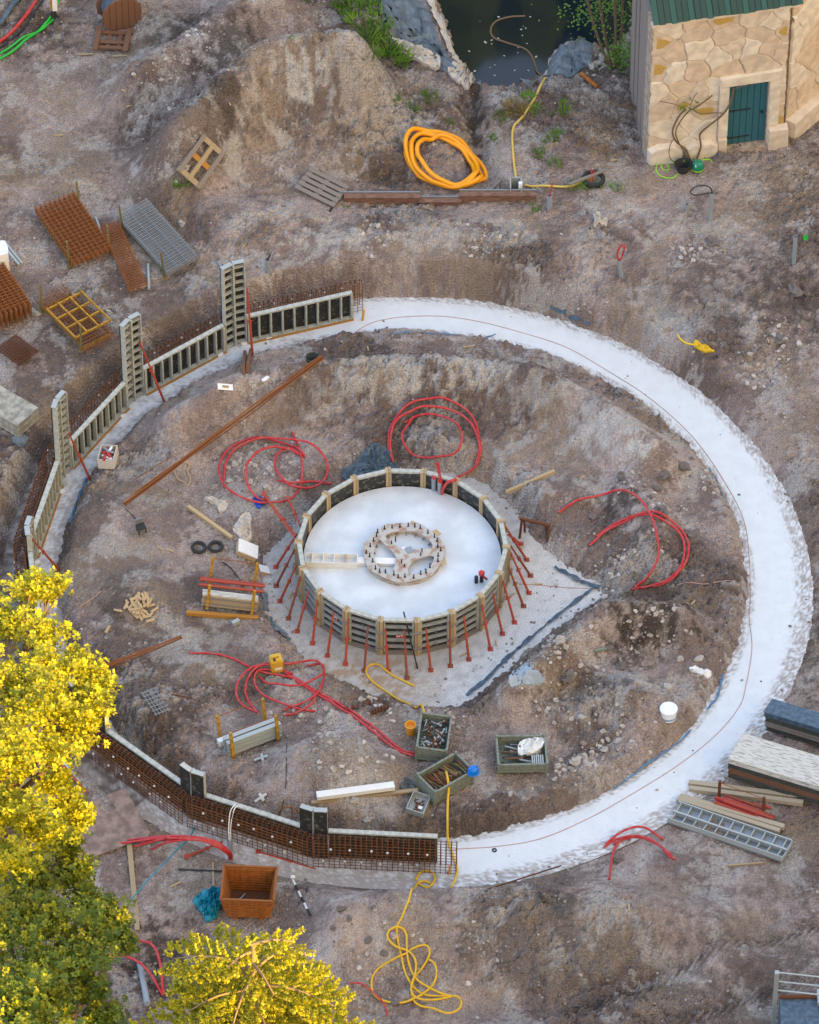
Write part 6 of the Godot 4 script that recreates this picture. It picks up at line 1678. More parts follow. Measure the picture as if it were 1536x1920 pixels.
	for i in ends.size():
		var e: Vector2 = ends[i]
		var j := V(0.03 * (i % 3), 0.05 * (i % 4))
		var l := [Vector3(e.x, gy(e.x, e.y) + 0.06, e.y), Vector3(0, 0.75 + 0.04 * (i % 3), 0) + Vector3(V(-5.47,9.2).x, 0, V(-5.47,9.2).y + j.y), Vector3(V(-4.79,9.24).x, 0.78 + 0.03 * (i % 4), V(-4.79,9.24).y + j.y), Vector3(V(-4.32,9.25).x, 0.6, V(-4.32,9.25).y + j.y), Vector3(V(-4.1,9.29).x + j.x, 0.3, V(-4.1,9.29).y + j.y * 0.5), Vector3(V(-4.08,9.25).x + j.x, 0.0, V(-4.08,9.25).y)]
		s = MB.new(); s.tube(smooth_line(l, 0.08), 0.028, 7)
		single("red_conduit", "red conduit of the tied bundle arching over beside the ring wall", "conduit", s, M.hose_red, Vector3.ZERO, 0, "tied red conduit bundle")
	hose("red_conduit", "red conduit arch in the hollow between the trees", "conduit", [V(-6.3,11.77), V(-6.02,11.9), V(-5.76,12.18), V(-5.59,12.73), V(-5.52,13.37)], 0.035, M.hose_red, 0.35)
	hose("red_conduit", "long red conduit sloping through the hollow under the oak", "conduit", [V(-6.93,12.18), V(-6.43,12.33), V(-5.93,12.73), V(-5.53,13.37)], 0.035, M.hose_red, 0.2)
	hose("red_conduit", "thin red conduit between the fir and the yellow hose", "conduit", [V(-1.22,13.24), V(-0.97,13.25), V(-0.66,13.48), V(-0.42,13.72), V(-0.33,14)], 0.022, M.hose_red, 0.1)
	# --- yellow hoses
	hose("water_hose", "yellow hose loop on the pit floor in front of the basin", "hose", [V(0.28,3.79), V(-0.26,3.43), V(-0.55,3.12), V(-0.75,3.09), V(-0.88,3.26), V(-0.77,3.6), V(-0.32,4.05), V(0.1,4.51), V(0.3,4.83), V(0.46,4.52)], 0.028, M.hose_yellow)
	s = MB.new(); s.tube(smooth_line([Vector3(0.43, 0.06, 4.57), Vector3(0.47, 0.45, 4.79), Vector3(0.54, 0.62, 5.25), Vector3(0.66, 0.56, 5.71), Vector3(0.86, 0.6, 6.29), Vector3(0.95, 0.62, 6.69), Vector3(1.06, 0.9, 7.39), Vector3(1.1, 0.85, 7.78), Vector3(1.08, 0.72, 8.03), Vector3(1.07, 0.45, 8.46), Vector3(1.08, 0.12, 8.71), Vector3(1.18, 0.04, 9.1), Vector3(1.29, 0.04, 9.56), Vector3(1.24, 0.12, 9.99), Vector3(1.14, 0.17, 10.26)], 0.07), 0.03, 8)
	single("water_hose", "long yellow hose draped over the steel crates to the footing", "hose", s, M.hose_yellow)
	hose("water_hose", "tangled yellow hose looping down the lower slope", "hose", [V(0.32,9.92), V(0.41,9.69), V(0.6,9.63), V(0.76,9.76), V(0.73,10), V(0.57,10.15), V(0.39,10), V(0.57,9.95), V(0.67,10.01), V(0.36,10.03), V(0.19,11.18), V(0.1,11.51), V(-0.02,11.83), V(-0.12,12), V(-0.1,12.25), V(-0.02,12.55), V(0.07,12.87), V(0.26,13.18), V(0.51,13.37), V(0.97,13.39), V(1.28,13.4), V(1.37,13.59), V(1.28,13.81), V(1.03,13.89), V(0.71,13.75), V(0.42,13.68), V(0.26,13.52), V(0.22,13.24), V(0.31,12.95), V(0.52,12.7), V(0.64,12.48), V(0.59,12.31), V(0.42,12.3), V(0.21,12.4), V(0.07,12.53), V(-0.36,12.68), V(-0.62,12.9), V(-0.71,13.17), V(-0.64,13.46), V(-0.36,13.62), V(0.05,13.61), V(0.36,13.46), V(0.67,13.19), V(0.8,12.94), V(0.75,12.7), V(0.62,12.63)], 0.028, M.hose_yellow)
	hose("water_hose", "second turn of the yellow hose tangle", "hose", [V(-0.12,12), V(0.02,12.02), V(0.1,12.14), V(0.11,12.44), V(0.16,12.72), V(0.31,13.02), V(0.57,13.19), V(0.97,13.36), V(1.28,13.4)], 0.028, M.hose_yellow, 0.05)
	hose("water_hose", "small bight of yellow hose beside the tangle", "hose", [V(-0.12,12), V(-0.31,12.09), V(-0.33,12.26), V(-0.15,12.42), V(0.16,12.48), V(0.31,12.66), V(0.31,12.91), V(0.21,13.24), V(0.26,13.45), V(0.47,13.54), V(0.78,13.52), V(1.13,13.41)], 0.028, M.hose_yellow, 0.08)
	for q in [V(-7.39,-15.72), V(-9.45,-16.13), V(-9.11,-14.87), V(-4.53,-14.09), V(-7.2,-15.4), V(-5.73,-0.19), V(-5.99,-0.24), V(-1.55,-5.73), V(5.54,-13.9), V(8.35,-10.46), V(9.34,-7.41), V(1.7,-7.37), V(-0.89,-7.46), V(3.36,0.42), V(2.7,0.79), V(2.29,2.38), V(1.5,2.76), V(-2.76,0.79), V(-2.82,1.23), V(4.47,-2.64), V(-5.31,10.14), V(3.09,9.68), V(5.26,11.63), V(7.13,1.48)]:
		s = MB.new(); s.box(Vector3.ZERO, Vector3(rng.randf_range(0.12, 0.3), 0.025, 0.035))
		single("wood_splinter", "short pale wood splinter lying on the ground", "splinter", s, M.wood_pale, g3(q, 0.02) * Vector3(1, 1, 1), rng.randf_range(0, PI), "wood splinters strewn about").position.y = maxf(gy(q.x, q.y), 0.0) + 0.02
	# markers
	s = MB.new(); s.cyl(Vector3.ZERO, Vector3(0.04, 0.42, 0.05), 0.035, 0.03, 8)
	single("marker_stake", "orange marker tube at the open end of the far wall", "marker", s, M.bucket_orange, Vector3(-1.04, 0, -8.89))
	s = MB.new(); s.cyl(Vector3.ZERO, Vector3(0.0, 0.36, 0.02), 0.022, 0.022, 8)
	single("marker_stake", "orange marker stake at the open end of the near wall", "marker", s, M.bucket_orange, Vector3(1.11, 0.02, 9.74))
	o = thing("washer_ring", "small black ring lying on the white footing", "ring", Vector3(2.18, 0, 8.98))
	s = MB.new(); s.lathe([Vector2(0.03, 0), Vector2(0.06, 0), Vector2(0.06, 0.02), Vector2(0.03, 0.02), Vector2(0.03, 0)], 14); part(o, "ring", s, M.tyre)
	# --- tarpaulins round the pit and the footing
	sheet("tarpaulin", "blue tarpaulin hanging on the pit slope behind the basin", "tarpaulin", [V(-1.54,-3.17), V(-1.17,-3.64), V(-0.74,-3.94), V(-0.44,-3.95), V(-0.2,-3.75), V(-0.14,-3.5), V(-0.47,-3.37), V(-1.01,-3.13)], 0.1, M.tarp, 0.03, 1.5)
	ribbon("tarpaulin", "blue tarpaulin strip along the front right pit edge", "tarpaulin", [V(4.78,0.51), V(4.14,1.14), V(3.47,1.84), V(3,2.38), V(2.54,2.9), V(2.08,3.52), V(1.56,4.1)], 0.11, 0.06, M.tarp)
	ribbon("tarpaulin", "blue tarpaulin strip along the back right pit edge", "tarpaulin", [V(3.77,-0.14), V(4.09,0.1), V(4.48,0.39), V(4.87,0.55)], 0.14, 0.07, M.tarp)
	ribbon("tarpaulin", "blue grey tarpaulin strip below the tube rack", "tarpaulin", [V(-3.51,0.64), V(-3.39,0.81), V(-3.34,1.35), V(-3.17,1.79), V(-2.96,2.07), V(-2.74,2.31)], 0.2, 0.07, M.tarp_grey)
	ribbon("membrane", "dark blue membrane edge under the right inner footing", "membrane", [V(7.72,-3.56), V(7.89,-2.87), V(8.03,-2.36)], 0.05, 0.05, M.membrane)
	ribbon("membrane", "dark blue membrane edge along the lower right footing", "membrane", [V(7.8,3.42), V(7.64,4.12), V(7.36,4.56)], 0.07, 0.06, M.membrane)
	ribbon("membrane", "dark blue membrane edge below the white pail", "membrane", [V(6.95,5.23), V(6.68,5.59), V(6.42,5.83), V(5.56,6.63), V(5.04,7.1)], 0.05, 0.05, M.membrane)
	ribbon("membrane", "dark blue membrane edge on the inner side at the far footing", "membrane", [V(-0.21,-7.83), V(0.61,-7.9), V(1.43,-7.86), V(2.4,-8.34)], 0.05, 0.05, M.membrane)
	ribbon("membrane", "blue membrane flap at the outer far footing", "membrane", [V(3.81,-9.14), V(4.2,-8.95), V(4.47,-8.78), V(4.81,-8.59)], 0.07, 0.04, M.tarp)
	ribbon("membrane", "blue membrane edge in the trench beside the oak", "membrane", [V(-7.94,-3.22), V(-8.09,-2.63), V(-8.22,-2.01), V(-8.3,-1.36)], 0.1, 0.06, M.membrane)

func place_stones() -> void:
	var rocks := []
	for i in 6: rocks.append(rock_mesh(100 + i))
	var put := func(p: Vector2, r: float, m: Material, label: String, group: String) -> void:
		var o := single("stone", label, "stone", rocks[rng.randi() % 6], m, g3(p, r * 0.25), rng.randf_range(0, TAU), group)
		o.scale = Vector3(r * rng.randf_range(0.9, 1.3), r * rng.randf_range(0.8, 1.1), r * rng.randf_range(0.8, 1.1))
	for q in [V(3.68,2.62), V(3.8,3.61), V(3.57,2.86), V(3.93,3.69), V(3.44,3.09), V(6.73,3.4), V(7.19,3.33), V(6.38,4.39)]:
		put.call(q, rng.randf_range(0.07, 0.13), M.stone_pale, "pale stone on the mound right of the pit", "pale stones right of the pit")
	for q in [V(4.8,5.66), V(4.93,5.87), V(5.18,5.96), V(4.86,6.21), V(4.3,5.39), V(4.4,6.79), V(4.14,6.7), V(4.01,6.82), V(3.89,6.75), V(3.77,6.54), V(4.34,6.54), V(4.53,6.37), V(3.7,6.79)]:
		put.call(q, rng.randf_range(0.06, 0.13), M.stone_pale, "pale rubble stone near the crate with the bag", "pale stones by the crate")
	for q in [V(4.03,4.24), V(5.3,3.7), V(4.99,3.19), V(4.67,5.79), V(5.59,0.74), V(6.31,-2.07), V(6.4,-1.03), V(5.62,-1.27), V(7.07,-0.75), V(7.2,-0.67), V(4.71,-1.4), V(6.52,-2.5), V(5.46,-2.54), V(7.01,-2.92)]:
		put.call(q, rng.randf_range(0.1, 0.2), M.stone_dark, "brown clod or boulder on the right mound", "brown clods on the right mound")
	for q in [V(-3.82,-3.66), V(-4.22,-3.27), V(-3.34,-2.96), V(-4.33,-2.59), V(-3.8,-2.49), V(-3.39,-2.3), V(-2.81,-3.21), V(-4.09,-3.45), V(-2.6,-2.53), V(-3.52,-2.02)]:
		put.call(q, rng.randf_range(0.05, 0.11), M.stone_pale, "pale stone inside the left red coil", "pale stones in the left coil")
	for q in [V(5.11,9.31), V(10.08,-8.94), V(9.65,-7.43), V(8.02,-10.78), V(8.14,-15.8), V(8.42,-13.94)]:
		put.call(q, rng.randf_range(0.12, 0.2), M.stone_dark, "lone grey boulder on the outer ground", "grey boulders outside the ring")
	for q in [V(8.02,-16.44), V(8.15,-16.23), V(7.98,-16.13), V(5.35,-17.97), V(5.5,-18.14), V(5.64,-17.89), V(5.23,-17.76), V(5.42,-17.68), V(5.78,-18.03), V(5.06,-17.65)]:
		put.call(q, rng.randf_range(0.08, 0.17), M.stone_pale, "rounded stone heaped by the pond shrub", "stones by the pond")
	for q in [V(-6.8,-11), V(-6.67,-9.14), V(-5.76,-11.36), V(-5.63,-12.44), V(-5.91,-12.25), V(-7.53,-8.27), V(-9.35,-8.2), V(-9.49,-8.29)]:
		put.call(q, rng.randf_range(0.06, 0.13), M.stone_pale, "pale stone near the mesh racks", "stones by the mesh racks")
	for q in [V(-1.86,4.93), V(-1.73,5.18), V(-0.7,4.55), V(-0.45,3.77), V(-2.07,7.13), V(-1.95,7.45), V(-1.13,8.01), V(-0.81,8.37), V(-3.46,1.86), V(-3.34,1.46), V(-3.21,1.25), V(0.97,5.26), V(1.35,5.52), V(2.57,7.63), V(3.63,7.2)]:
		put.call(q, rng.randf_range(0.05, 0.12), M.stone_pale, "pale stone around the grey gravel mound", "stones by the gravel mound")
	for q in [V(-0.42,12.49), V(-0.23,13.08), V(-1.41,11.7), V(-1.22,11.96), V(1.43,12.49), V(2.05,12.87), V(3.17,11.9), V(-0.79,12.25), V(4.03,12.52), V(2.79,12.75), V(0.32,13.41), V(-0.17,13.64), V(-0.67,11.55), V(-1.59,12.11)]:
		put.call(q, rng.randf_range(0.06, 0.14), M.stone_dark, "brown clod on the lower spoil slope", "clods on the lower slope")
	# gravel and crumbs that nobody could count
	for k in 1:
		var mm := MultiMesh.new()
		mm.transform_format = MultiMesh.TRANSFORM_3D
		mm.use_colors = true
		mm.mesh = rocks[k]
		var list := []
		for i in 32000:
			var p := V(rng.randf_range(-12.0, 12.4), rng.randf_range(-22.5, 15.5))
			var r := p.distance_to(RC)
			if (r > 8.5 and r < 9.95): 
				if rng.randf() > 0.05: continue
			if r < 3.2: continue
			if nd.get_noise_2d(p.x * 2.0 + 30, p.y * 2.0) + rng.randf_range(-0.4, 0.4) < 0.05: continue
			var y := maxf(gy(p.x, p.y), 0.0)
			if p.y < -14 and gy(p.x, p.y) < POND_H + 0.05: continue
			var s := 0.008 + 0.035 * pow(rng.randf(), 3.0)
			list.append([Transform3D(Basis(Vector3.UP, rng.randf_range(0, TAU)).scaled(Vector3(s, s * 0.8, s)), Vector3(p.x, y + s * 0.2, p.y)), Color(0.19, 0.148, 0.125).lerp(Color(0.48, 0.42, 0.37), pow(rng.randf(), 2.0))])
		for q in [V(4.27,6.62), V(3.89,6.79), V(4.8,6.04), V(3.73,3.79), V(3.53,5.17), V(3.94,3.33), V(-1.44,7.17), V(-1.95,6.86), V(-0.94,7.2), V(6.28,2.48), V(5.77,2.93), V(5.31,5.4), V(-3.4,-2.74), V(-3.95,-3.25), V(-3.52,-2.02), V(5.65,-2.31), V(6.55,-1.31), V(5.99,-0.02), V(5.2,0.36), V(-0.17,12.19), V(-0.67,12.96), V(1.8,12.45), V(-5.88,-16.46), V(-6.43,-15.89), V(-5.48,-17.53), V(5.35,-17.82), V(-0.77,-10.77), V(2,-10.62), V(4.74,-8.69), V(7.24,-10.29), V(0.97,5.43), V(7.67,-2.74), V(9.3,-6.44), V(9.62,-7.58), V(-2.5,4.93), V(-0.44,4.74), V(4.32,3.96)]:
			for i in 70:
				var p: Vector2 = q + V(rng.randfn(0, 0.38), rng.randfn(0, 0.32))
				var r := p.distance_to(RC)
				if (r > 8.45 and r < 9.95) or r < 3.3: continue
				var s := 0.014 + 0.06 * pow(rng.randf(), 4.0)
				list.append([Transform3D(Basis(Vector3(rng.randf(), 1, rng.randf()).normalized(), rng.randf_range(0, TAU)).scaled(Vector3(s, s * 0.75, s)), Vector3(p.x, gy(p.x, p.y) + s * 0.2, p.y)), Color(0.24, 0.19, 0.165).lerp(Color(0.56, 0.51, 0.46), rng.randf())])
		mm.instance_count = list.size()
		for i in list.size():
			mm.set_instance_transform(i, list[i][0])
			mm.set_instance_color(i, list[i][1])
		var o := MultiMeshInstance3D.new()
		o.multimesh = mm
		var m := StandardMaterial3D.new(); m.vertex_color_use_as_albedo = true; m.roughness = 0.95
		o.material_override = m
		o.name = numbered("gravel")
		add_child(o)
		tag(o, "loose gravel and soil crumbs strewn over the bare ground", "gravel", "", "stuff")

# ------------------------------------------------------------------ building
func plate(s: MB, poly: PackedVector2Array, z0: float, z1: float, inset := 0.94) -> void:
	# a bevelled flat stone in the xy plane
	var c := Vector2.ZERO
	for q in poly: c += q
	c /= poly.size()
	var top := PackedVector2Array()
	for q in poly: top.append(c.lerp(q, inset))
	var ix := Geometry2D.triangulate_polygon(top)
	for i in range(0, ix.size(), 3):
		var a := top[ix[i]]; var b := top[ix[i + 1]]; var d := top[ix[i + 2]]
		s.tri(Vector3(a.x, a.y, z1), Vector3(b.x, b.y, z1), Vector3(d.x, d.y, z1), Vector3.BACK, Vector3.BACK, Vector3.BACK)
	for i in poly.size():
		var j := (i + 1) % poly.size()
		var e := (poly[j] - poly[i]).normalized()
		var nn := Vector3(e.y, -e.x, 0)
		if nn.dot(Vector3(poly[i].x - c.x, poly[i].y - c.y, 0)) < 0: nn = -nn
		nn = (nn + Vector3.BACK * 0.7).normalized()
		s.quad(Vector3(poly[i].x, poly[i].y, z0), Vector3(poly[j].x, poly[j].y, z0), Vector3(top[j].x, top[j].y, z1), Vector3(top[i].x, top[i].y, z1), nn)

func clip_half(poly: PackedVector2Array, p: Vector2, n: Vector2) -> PackedVector2Array:
	var out := PackedVector2Array()
	for i in poly.size():
		var a := poly[i]
		var b := poly[(i + 1) % poly.size()]
		var da := (a - p).dot(n)
		var db := (b - p).dot(n)
		if da <= 0: out.append(a)
		if (da < 0 and db > 0) or (da > 0 and db < 0): out.append(a.lerp(b, da / (da - db)))
	return out

func stone_face(parent: Node3D, w: float, h: float, seeds: int, hole: Rect2, ochre: Array, sd: int) -> void:
	var r2 := RandomNumberGenerator.new()
	r2.seed = sd
	var pts := []
	var tries := 0
	while pts.size() < seeds and tries < 4000:
		tries += 1
		var p := V(r2.randf_range(0, w), r2.randf_range(0, h))
		var ok := not hole.has_point(p)
		for q in pts:
			if p.distance_to(q) < 0.4: ok = false
		if ok: pts.append(p)
	for i in pts.size():
		var poly := PackedVector2Array([V(0.01, 0.01), V(w - 0.01, 0.01), V(w - 0.01, h - 0.01), V(0.01, h - 0.01)])
		for j in pts.size():
			if i != j:
				var d: Vector2 = (pts[j] - pts[i])
				poly = clip_half(poly, (pts[i] + pts[j]) * 0.5 - d.normalized() * 0.003, d.normalized())
		if poly.size() < 3: continue
		var fine := PackedVector2Array()
		for k in poly.size():
			var a := poly[k]
			var b := poly[(k + 1) % poly.size()]
			var m := maxi(1, int(a.distance_to(b) / 0.12))
			for t in m:
				var q := a.lerp(b, float(t) / m)
				var wob := V(nb.get_noise_2d(q.x * 1.1 + sd, q.y * 1.1), nb.get_noise_2d(q.x * 1.1, q.y * 1.1 + 40 + sd)) * 0.07
				q += wob
				fine.append(V(clampf(q.x, 0.0, w), clampf(q.y, 0.0, h)))
		var pieces := [fine]
		if hole.size.x > 0:
			var hp := PackedVector2Array([hole.position, V(hole.end.x, hole.position.y), hole.end, V(hole.position.x, hole.end.y)])
			pieces = Geometry2D.clip_polygons(fine, hp)
		for pc in pieces:
			if pc.size() < 3 or Geometry2D.is_polygon_clockwise(pc) and pieces.size() > 1: continue
			if Geometry2D.triangulate_polygon(pc).is_empty(): continue
			var s := MB.new()
			if i in ochre:
				# plaster fallen off: small ochre bricks show
				plate(s, pc, 0.0, 0.02, 0.955)
				part(parent, "stone", s, M.plaster_c)
				var mid := Vector2.ZERO
				for q in pc: mid += q
				mid /= pc.size()
				var small := PackedVector2Array()
				for q in pc: small.append(mid + (q - mid) * V(0.62, 0.42))
				pc = small
				s = MB.new()
				plate(s, pc, 0.018, 0.024, 0.97)
				var bp := part(parent, "exposed_patch", s, M.ochre)
				var lo: Vector2 = pc[0]; var hi: Vector2 = pc[0]
				for q in pc:
					lo = lo.min(q); hi = hi.max(q)
				var row := 0
				var y := lo.y + 0.04
				while y < hi.y - 0.02:
					var x := lo.x + 0.03 + (0.1 if row % 2 else 0.0)
					while x < hi.x - 0.06:
						var ok := true
						for q in [V(x - 0.06, y - 0.025), V(x + 0.06, y + 0.025), V(x - 0.06, y + 0.025), V(x + 0.06, y - 0.025)]:
							if not Geometry2D.is_point_in_polygon(q, pc): ok = false
						if ok:
							s = MB.new(); s.box(Vector3(x, y, 0.028), Vector3(0.17, 0.065, 0.012)); part(bp, "brick", s, M.ochre)
						x += 0.19
					y += 0.08
					row += 1
			else:
				plate(s, pc, 0.0, 0.015 + r2.randf() * 0.06, 0.93)
				part(parent, "stone", s, [M.plaster_a, M.plaster_b, M.plaster_c, M.plaster_d, M.plaster_e][r2.randi() % 5])

func build_house() -> void:
	mat("plaster_a", rgb(0.68, 0.57, 0.46), 0.95, 0, "mild", Vector3.ONE * 0.6)
	mat("plaster_b", rgb(0.74, 0.65, 0.54), 0.95, 0, "mild", Vector3.ONE * 0.6)
	mat("plaster_c", rgb(0.63, 0.51, 0.40), 0.95, 0, "mild", Vector3.ONE * 0.6)
	mat("plaster_d", rgb(0.75, 0.67, 0.57), 0.95, 0, "mild", Vector3.ONE * 0.6)
	mat("plaster_e", rgb(0.67, 0.53, 0.41), 0.95, 0, "mild", Vector3.ONE * 0.6)
	mat("plaster_dark", rgb(0.50, 0.40, 0.31), 0.95, 0, "blotch", Vector3.ONE * 0.9)
	mat("ochre", rgb(0.60, 0.40, 0.11), 0.95, 0, "fine", Vector3.ONE * 1.5)
	mat("roof_green", rgb(0.006, 0.06, 0.055), 0.6, 0, "fine", Vector3(7, 0.7, 7))
	mat("roof_green_b", rgb(0.012, 0.10, 0.092), 0.6, 0, "fine", Vector3(7, 0.7, 7))
	mat("door_teal", rgb(0.03, 0.15, 0.20), 0.6, 0, "fine", Vector3(6, 0.8, 6))
	mat("driftwood", rgb(0.30, 0.26, 0.24), 0.95, 0, "fine", Vector3(6, 0.6, 6))
	var a := V(6.42,-13.88)
	var b := V(10.02,-14.66)
	var w := a.distance_to(b)
	var h := 4.85
	var o := thing("stone_house", "weathered stone house with a teal door and dark green plank roof", "house", Vector3(a.x, 0.9, a.y), yaw_of(a, b))
	var s := MB.new()
	var dx0 := w * 0.585; var dx1 := w * 0.872
	var dh := 2.25
	var dy := 0.12
	# wall with the door opening left out
	s.box(Vector3(dx0 * 0.5, h * 0.5, -0.25), Vector3(dx0, h, 0.5))
	s.box(Vector3((dx1 + w) * 0.5, h * 0.5, -0.25), Vector3(w - dx1, h, 0.5))
	s.box(Vector3((dx0 + dx1) * 0.5, (h + dh + dy) * 0.5, -0.25), Vector3(dx1 - dx0, h - dh - dy, 0.5))
	s.box(Vector3(w - 0.15, h * 0.5, -1.75), Vector3(0.3, h, 2.5)); s.box(Vector3(w * 0.6, h * 0.5, -3.15), Vector3(w * 0.8, h, 0.3))
	var wall := part(o, "wall", s, M.plaster_dark)
	stone_face(wall, w, h, 40, Rect2(dx0 - 0.28, -0.2, dx1 - dx0 + 0.56, dh + 0.6), [4, 9, 14, 19, 24, 29, 33, 37], 5)
	# base boulders
	for q in [[0.0, 1.0, 0.62], [1.0, 1.95, 0.55]]:
		s = MB.new(); plate(s, PackedVector2Array([V(q[0], -0.2), V(q[1] - 0.03, -0.2), V(q[1] - 0.02, q[2] * 0.7), V(q[1] - 0.25, q[2]), V(q[0] + 0.2, q[2] * 1.02), V(q[0] + 0.0, q[2] * 0.8)]), 0.0, 0.2, 0.86); part(wall, "base_stone", s, M.plaster_b)
	# door surround
	for q in [[dx0 - 0.27, dx0 - 0.02, 0.6, dh + 0.12], [dx1 + 0.02, dx1 + 0.30, 0.75, dh + 0.12]]:
		s = MB.new(); plate(s, PackedVector2Array([V(q[0], q[2]), V(q[1], q[2]), V(q[1], q[3]), V(q[0], q[3])]), 0.0, 0.12, 0.95); part(wall, "jamb_stone", s, M.plaster_b)
	s = MB.new(); plate(s, PackedVector2Array([V(dx0 - 0.30, dh + 0.14), V(dx1 + 0.34, dh + 0.14), V(dx1 + 0.34, dh + 0.45), V(dx0 - 0.30, dh + 0.42)]), 0.0, 0.14, 0.97); part(wall, "lintel_stone", s, M.plaster_b)
	s = MB.new(); plate(s, PackedVector2Array([V(dx1 + 0.02, -0.2), V(w + 0.12, -0.2), V(w + 0.1, 0.7), V(dx1 + 0.02, 0.73)]), 0.0, 0.25, 0.92); part(wall, "base_stone", s, M.plaster_a)
	s = MB.new(); plate(s, PackedVector2Array([V(dx0 - 0.27, -0.2), V(dx0 - 0.02, -0.2), V(dx0 - 0.02, 0.57), V(dx0 - 0.25, 0.58)]), 0.0, 0.16, 0.92); part(wall, "base_stone", s, M.plaster_a)
	s = MB.new(); s.box(Vector3((dx0 + dx1) * 0.5, 0.04, 0.02), Vector3(dx1 - dx0 + 0.06, 0.14, 0.3)); part(o, "doorstep", s, M.plaster_dark)
	# door
	s = MB.new(); s.box(Vector3((dx0 + dx1) * 0.5, dy + dh * 0.5, -0.13), Vector3(dx1 - dx0, dh, 0.03)); var door := part(o, "door", s, M.door_teal)
	var n := 6
	for i in n:
		s = MB.new(); s.box(Vector3(dx0 + (dx1 - dx0) * (i + 0.5) / n, dy + dh * 0.5 + 0.005, -0.1), Vector3((dx1 - dx0) / n - 0.016, dh - 0.03, 0.03)); part(door, "plank", s, M.door_teal)
	for y: float in [0.25, 1.2, 2.1]:
		s = MB.new(); s.box(Vector3(dx0 + (dx1 - dx0) * 0.3, dy + y, -0.075), Vector3((dx1 - dx0) * 0.58, 0.035, 0.02)); part(door, "strap_hinge", s, M.black)
	s = MB.new(); s.cyl(Vector3(dx1 - 0.12, dy + 1.05, -0.09), Vector3(dx1 - 0.12, dy + 1.05, 0.0), 0.035, 0.035, 10); part(door, "knob", s, M.black)
	# eave board and roof planks
	s = MB.new(); s.box(Vector3(w * 0.52, h + 0.04, 0.06), Vector3(w * 1.06, 0.08, 0.16)); part(o, "eave_board", s, M.plaster_b)
	s = MB.new(); s.beam(Vector3(w * 0.52, h + 0.1, 0.1), Vector3(w * 0.52, h + 2.2, -1.9), w * 1.02, 0.06, Vector3(0, 0.7, 0.7)); var roof := part(o, "roof", s, M.roof_green)
	for i in 25:
		var x := -0.02 + (w * 1.08) * (i + 0.5) / 25.0
		s = MB.new(); s.beam(Vector3(x, h + 0.12 + rng.randf_range(-0.04, 0.02), 0.18 + rng.randf_range(0, 0.04)), Vector3(x, h + 2.25, -1.9), w * 1.08 / 25.0 - 0.012, 0.05, Vector3(0, 0.7, 0.7)); part(roof, "plank", s, M.roof_green if i % 3 else M.roof_green_b)
	# left flank of upright weathered planks, running back beside the pond
	var back := (o.basis.inverse() * Vector3(-0.13, 0, -1)).normalized()
	for k in 9:
		s = MB.new(); s.beam(Vector3(0.06, -0.2, -0.1) + back * (0.16 + 0.3 * k), Vector3(0.06 - 0.02 * (k % 3), h * 0.995 + 0.02 * (k % 2), -0.1) + back * (0.16 + 0.3 * k), 0.285, 0.12 + 0.03 * (k % 2), -back.cross(Vector3.UP)); part(o, "flank_plank", s, M.driftwood)
	# right wing, set at an angle
	var c := V(10.04,-14.78)
	var d := V(11.42,-16.33)
	var ww := c.distance_to(d)
	var wing := Node3D.new(); wing.name = "wing"; o.add_child(wing)
	wing.global_transform = Transform3D(Basis(Vector3.UP, yaw_of(c, d)), Vector3(c.x + 0.05, 0.9, c.y - 0.12))
	s = MB.new(); s.box(Vector3(ww * 0.5, 3.2, -0.2), Vector3(ww, 6.4, 0.4)); part(wing, "wing_wall", s, M.plaster_dark)
	stone_face(wing, ww, 6.4, 24, Rect2(0, 0, 0, 0), [3, 9, 17], 9)
	s = MB.new(); plate(s, PackedVector2Array([V(0, -0.2), V(ww, -0.2), V(ww, 0.75), V(0, 0.6)]), 0.0, 0.3, 0.94); part(wing, "base_stone", s, M.plaster_a)
	s = MB.new(); s.box(Vector3(ww * 0.78, 3.2, 0.15), Vector3(0.12, 6.4, 0.3)); part(wing, "pilaster", s, M.plaster_a)
	# vine
	var v := thing("climbing_vine", "bare climbing vine with few leaves on the house front", "vine", o.to_global(Vector3(1.15, 0.02, 0.3)))
	var bq := Basis(Vector3.UP, yaw_of(a, b))
	var stems := [
		[Vector3(0, 0, 0), Vector3(-0.15, 0.45, -0.1), Vector3(-0.42, 0.8, -0.15), Vector3(-0.52, 1.2, -0.17), Vector3(-0.38, 1.7, -0.17), Vector3(-0.2, 2.0, -0.15)],
		[Vector3(-0.05, 0.1, 0), Vector3(-0.38, 0.85, -0.12), Vector3(-0.42, 1.3, -0.15), Vector3(-0.15, 1.85, -0.15), Vector3(0.1, 2.05, -0.12), Vector3(0.5, 2.4, -0.12)],
		[Vector3(0.1, 0, 0), Vector3(0.25, 0.5, -0.1), Vector3(0.22, 0.95, -0.13), Vector3(0.45, 1.25, -0.12), Vector3(0.8, 1.65, -0.08), Vector3(0.98, 2.1, -0.05), Vector3(1.05, 2.6, -0.05)],
		[Vector3(0.0, 1.95, -0.14), Vector3(0.2, 1.75, -0.13), Vector3(0.55, 1.72, -0.12), Vector3(0.8, 1.68, -0.1)],
		[Vector3(-0.3, 0.0, 0.08), Vector3(-0.62, 0.4, 0.05), Vector3(-0.6, 0.8, -0.05), Vector3(-0.48, 1.0, -0.1)],
		[Vector3(1.05, 2.6, -0.05), Vector3(1.2, 2.66, -0.02), Vector3(1.45, 2.75, 0.0)],
		[Vector3(-0.2, 2.0, -0.15), Vector3(-0.5, 2.25, -0.14), Vector3(-0.9, 2.45, -0.14)], [Vector3(-0.1, 2.0, -0.14), Vector3(0.0, 2.4, -0.14), Vector3(0.1, 2.6, -0.12)]]
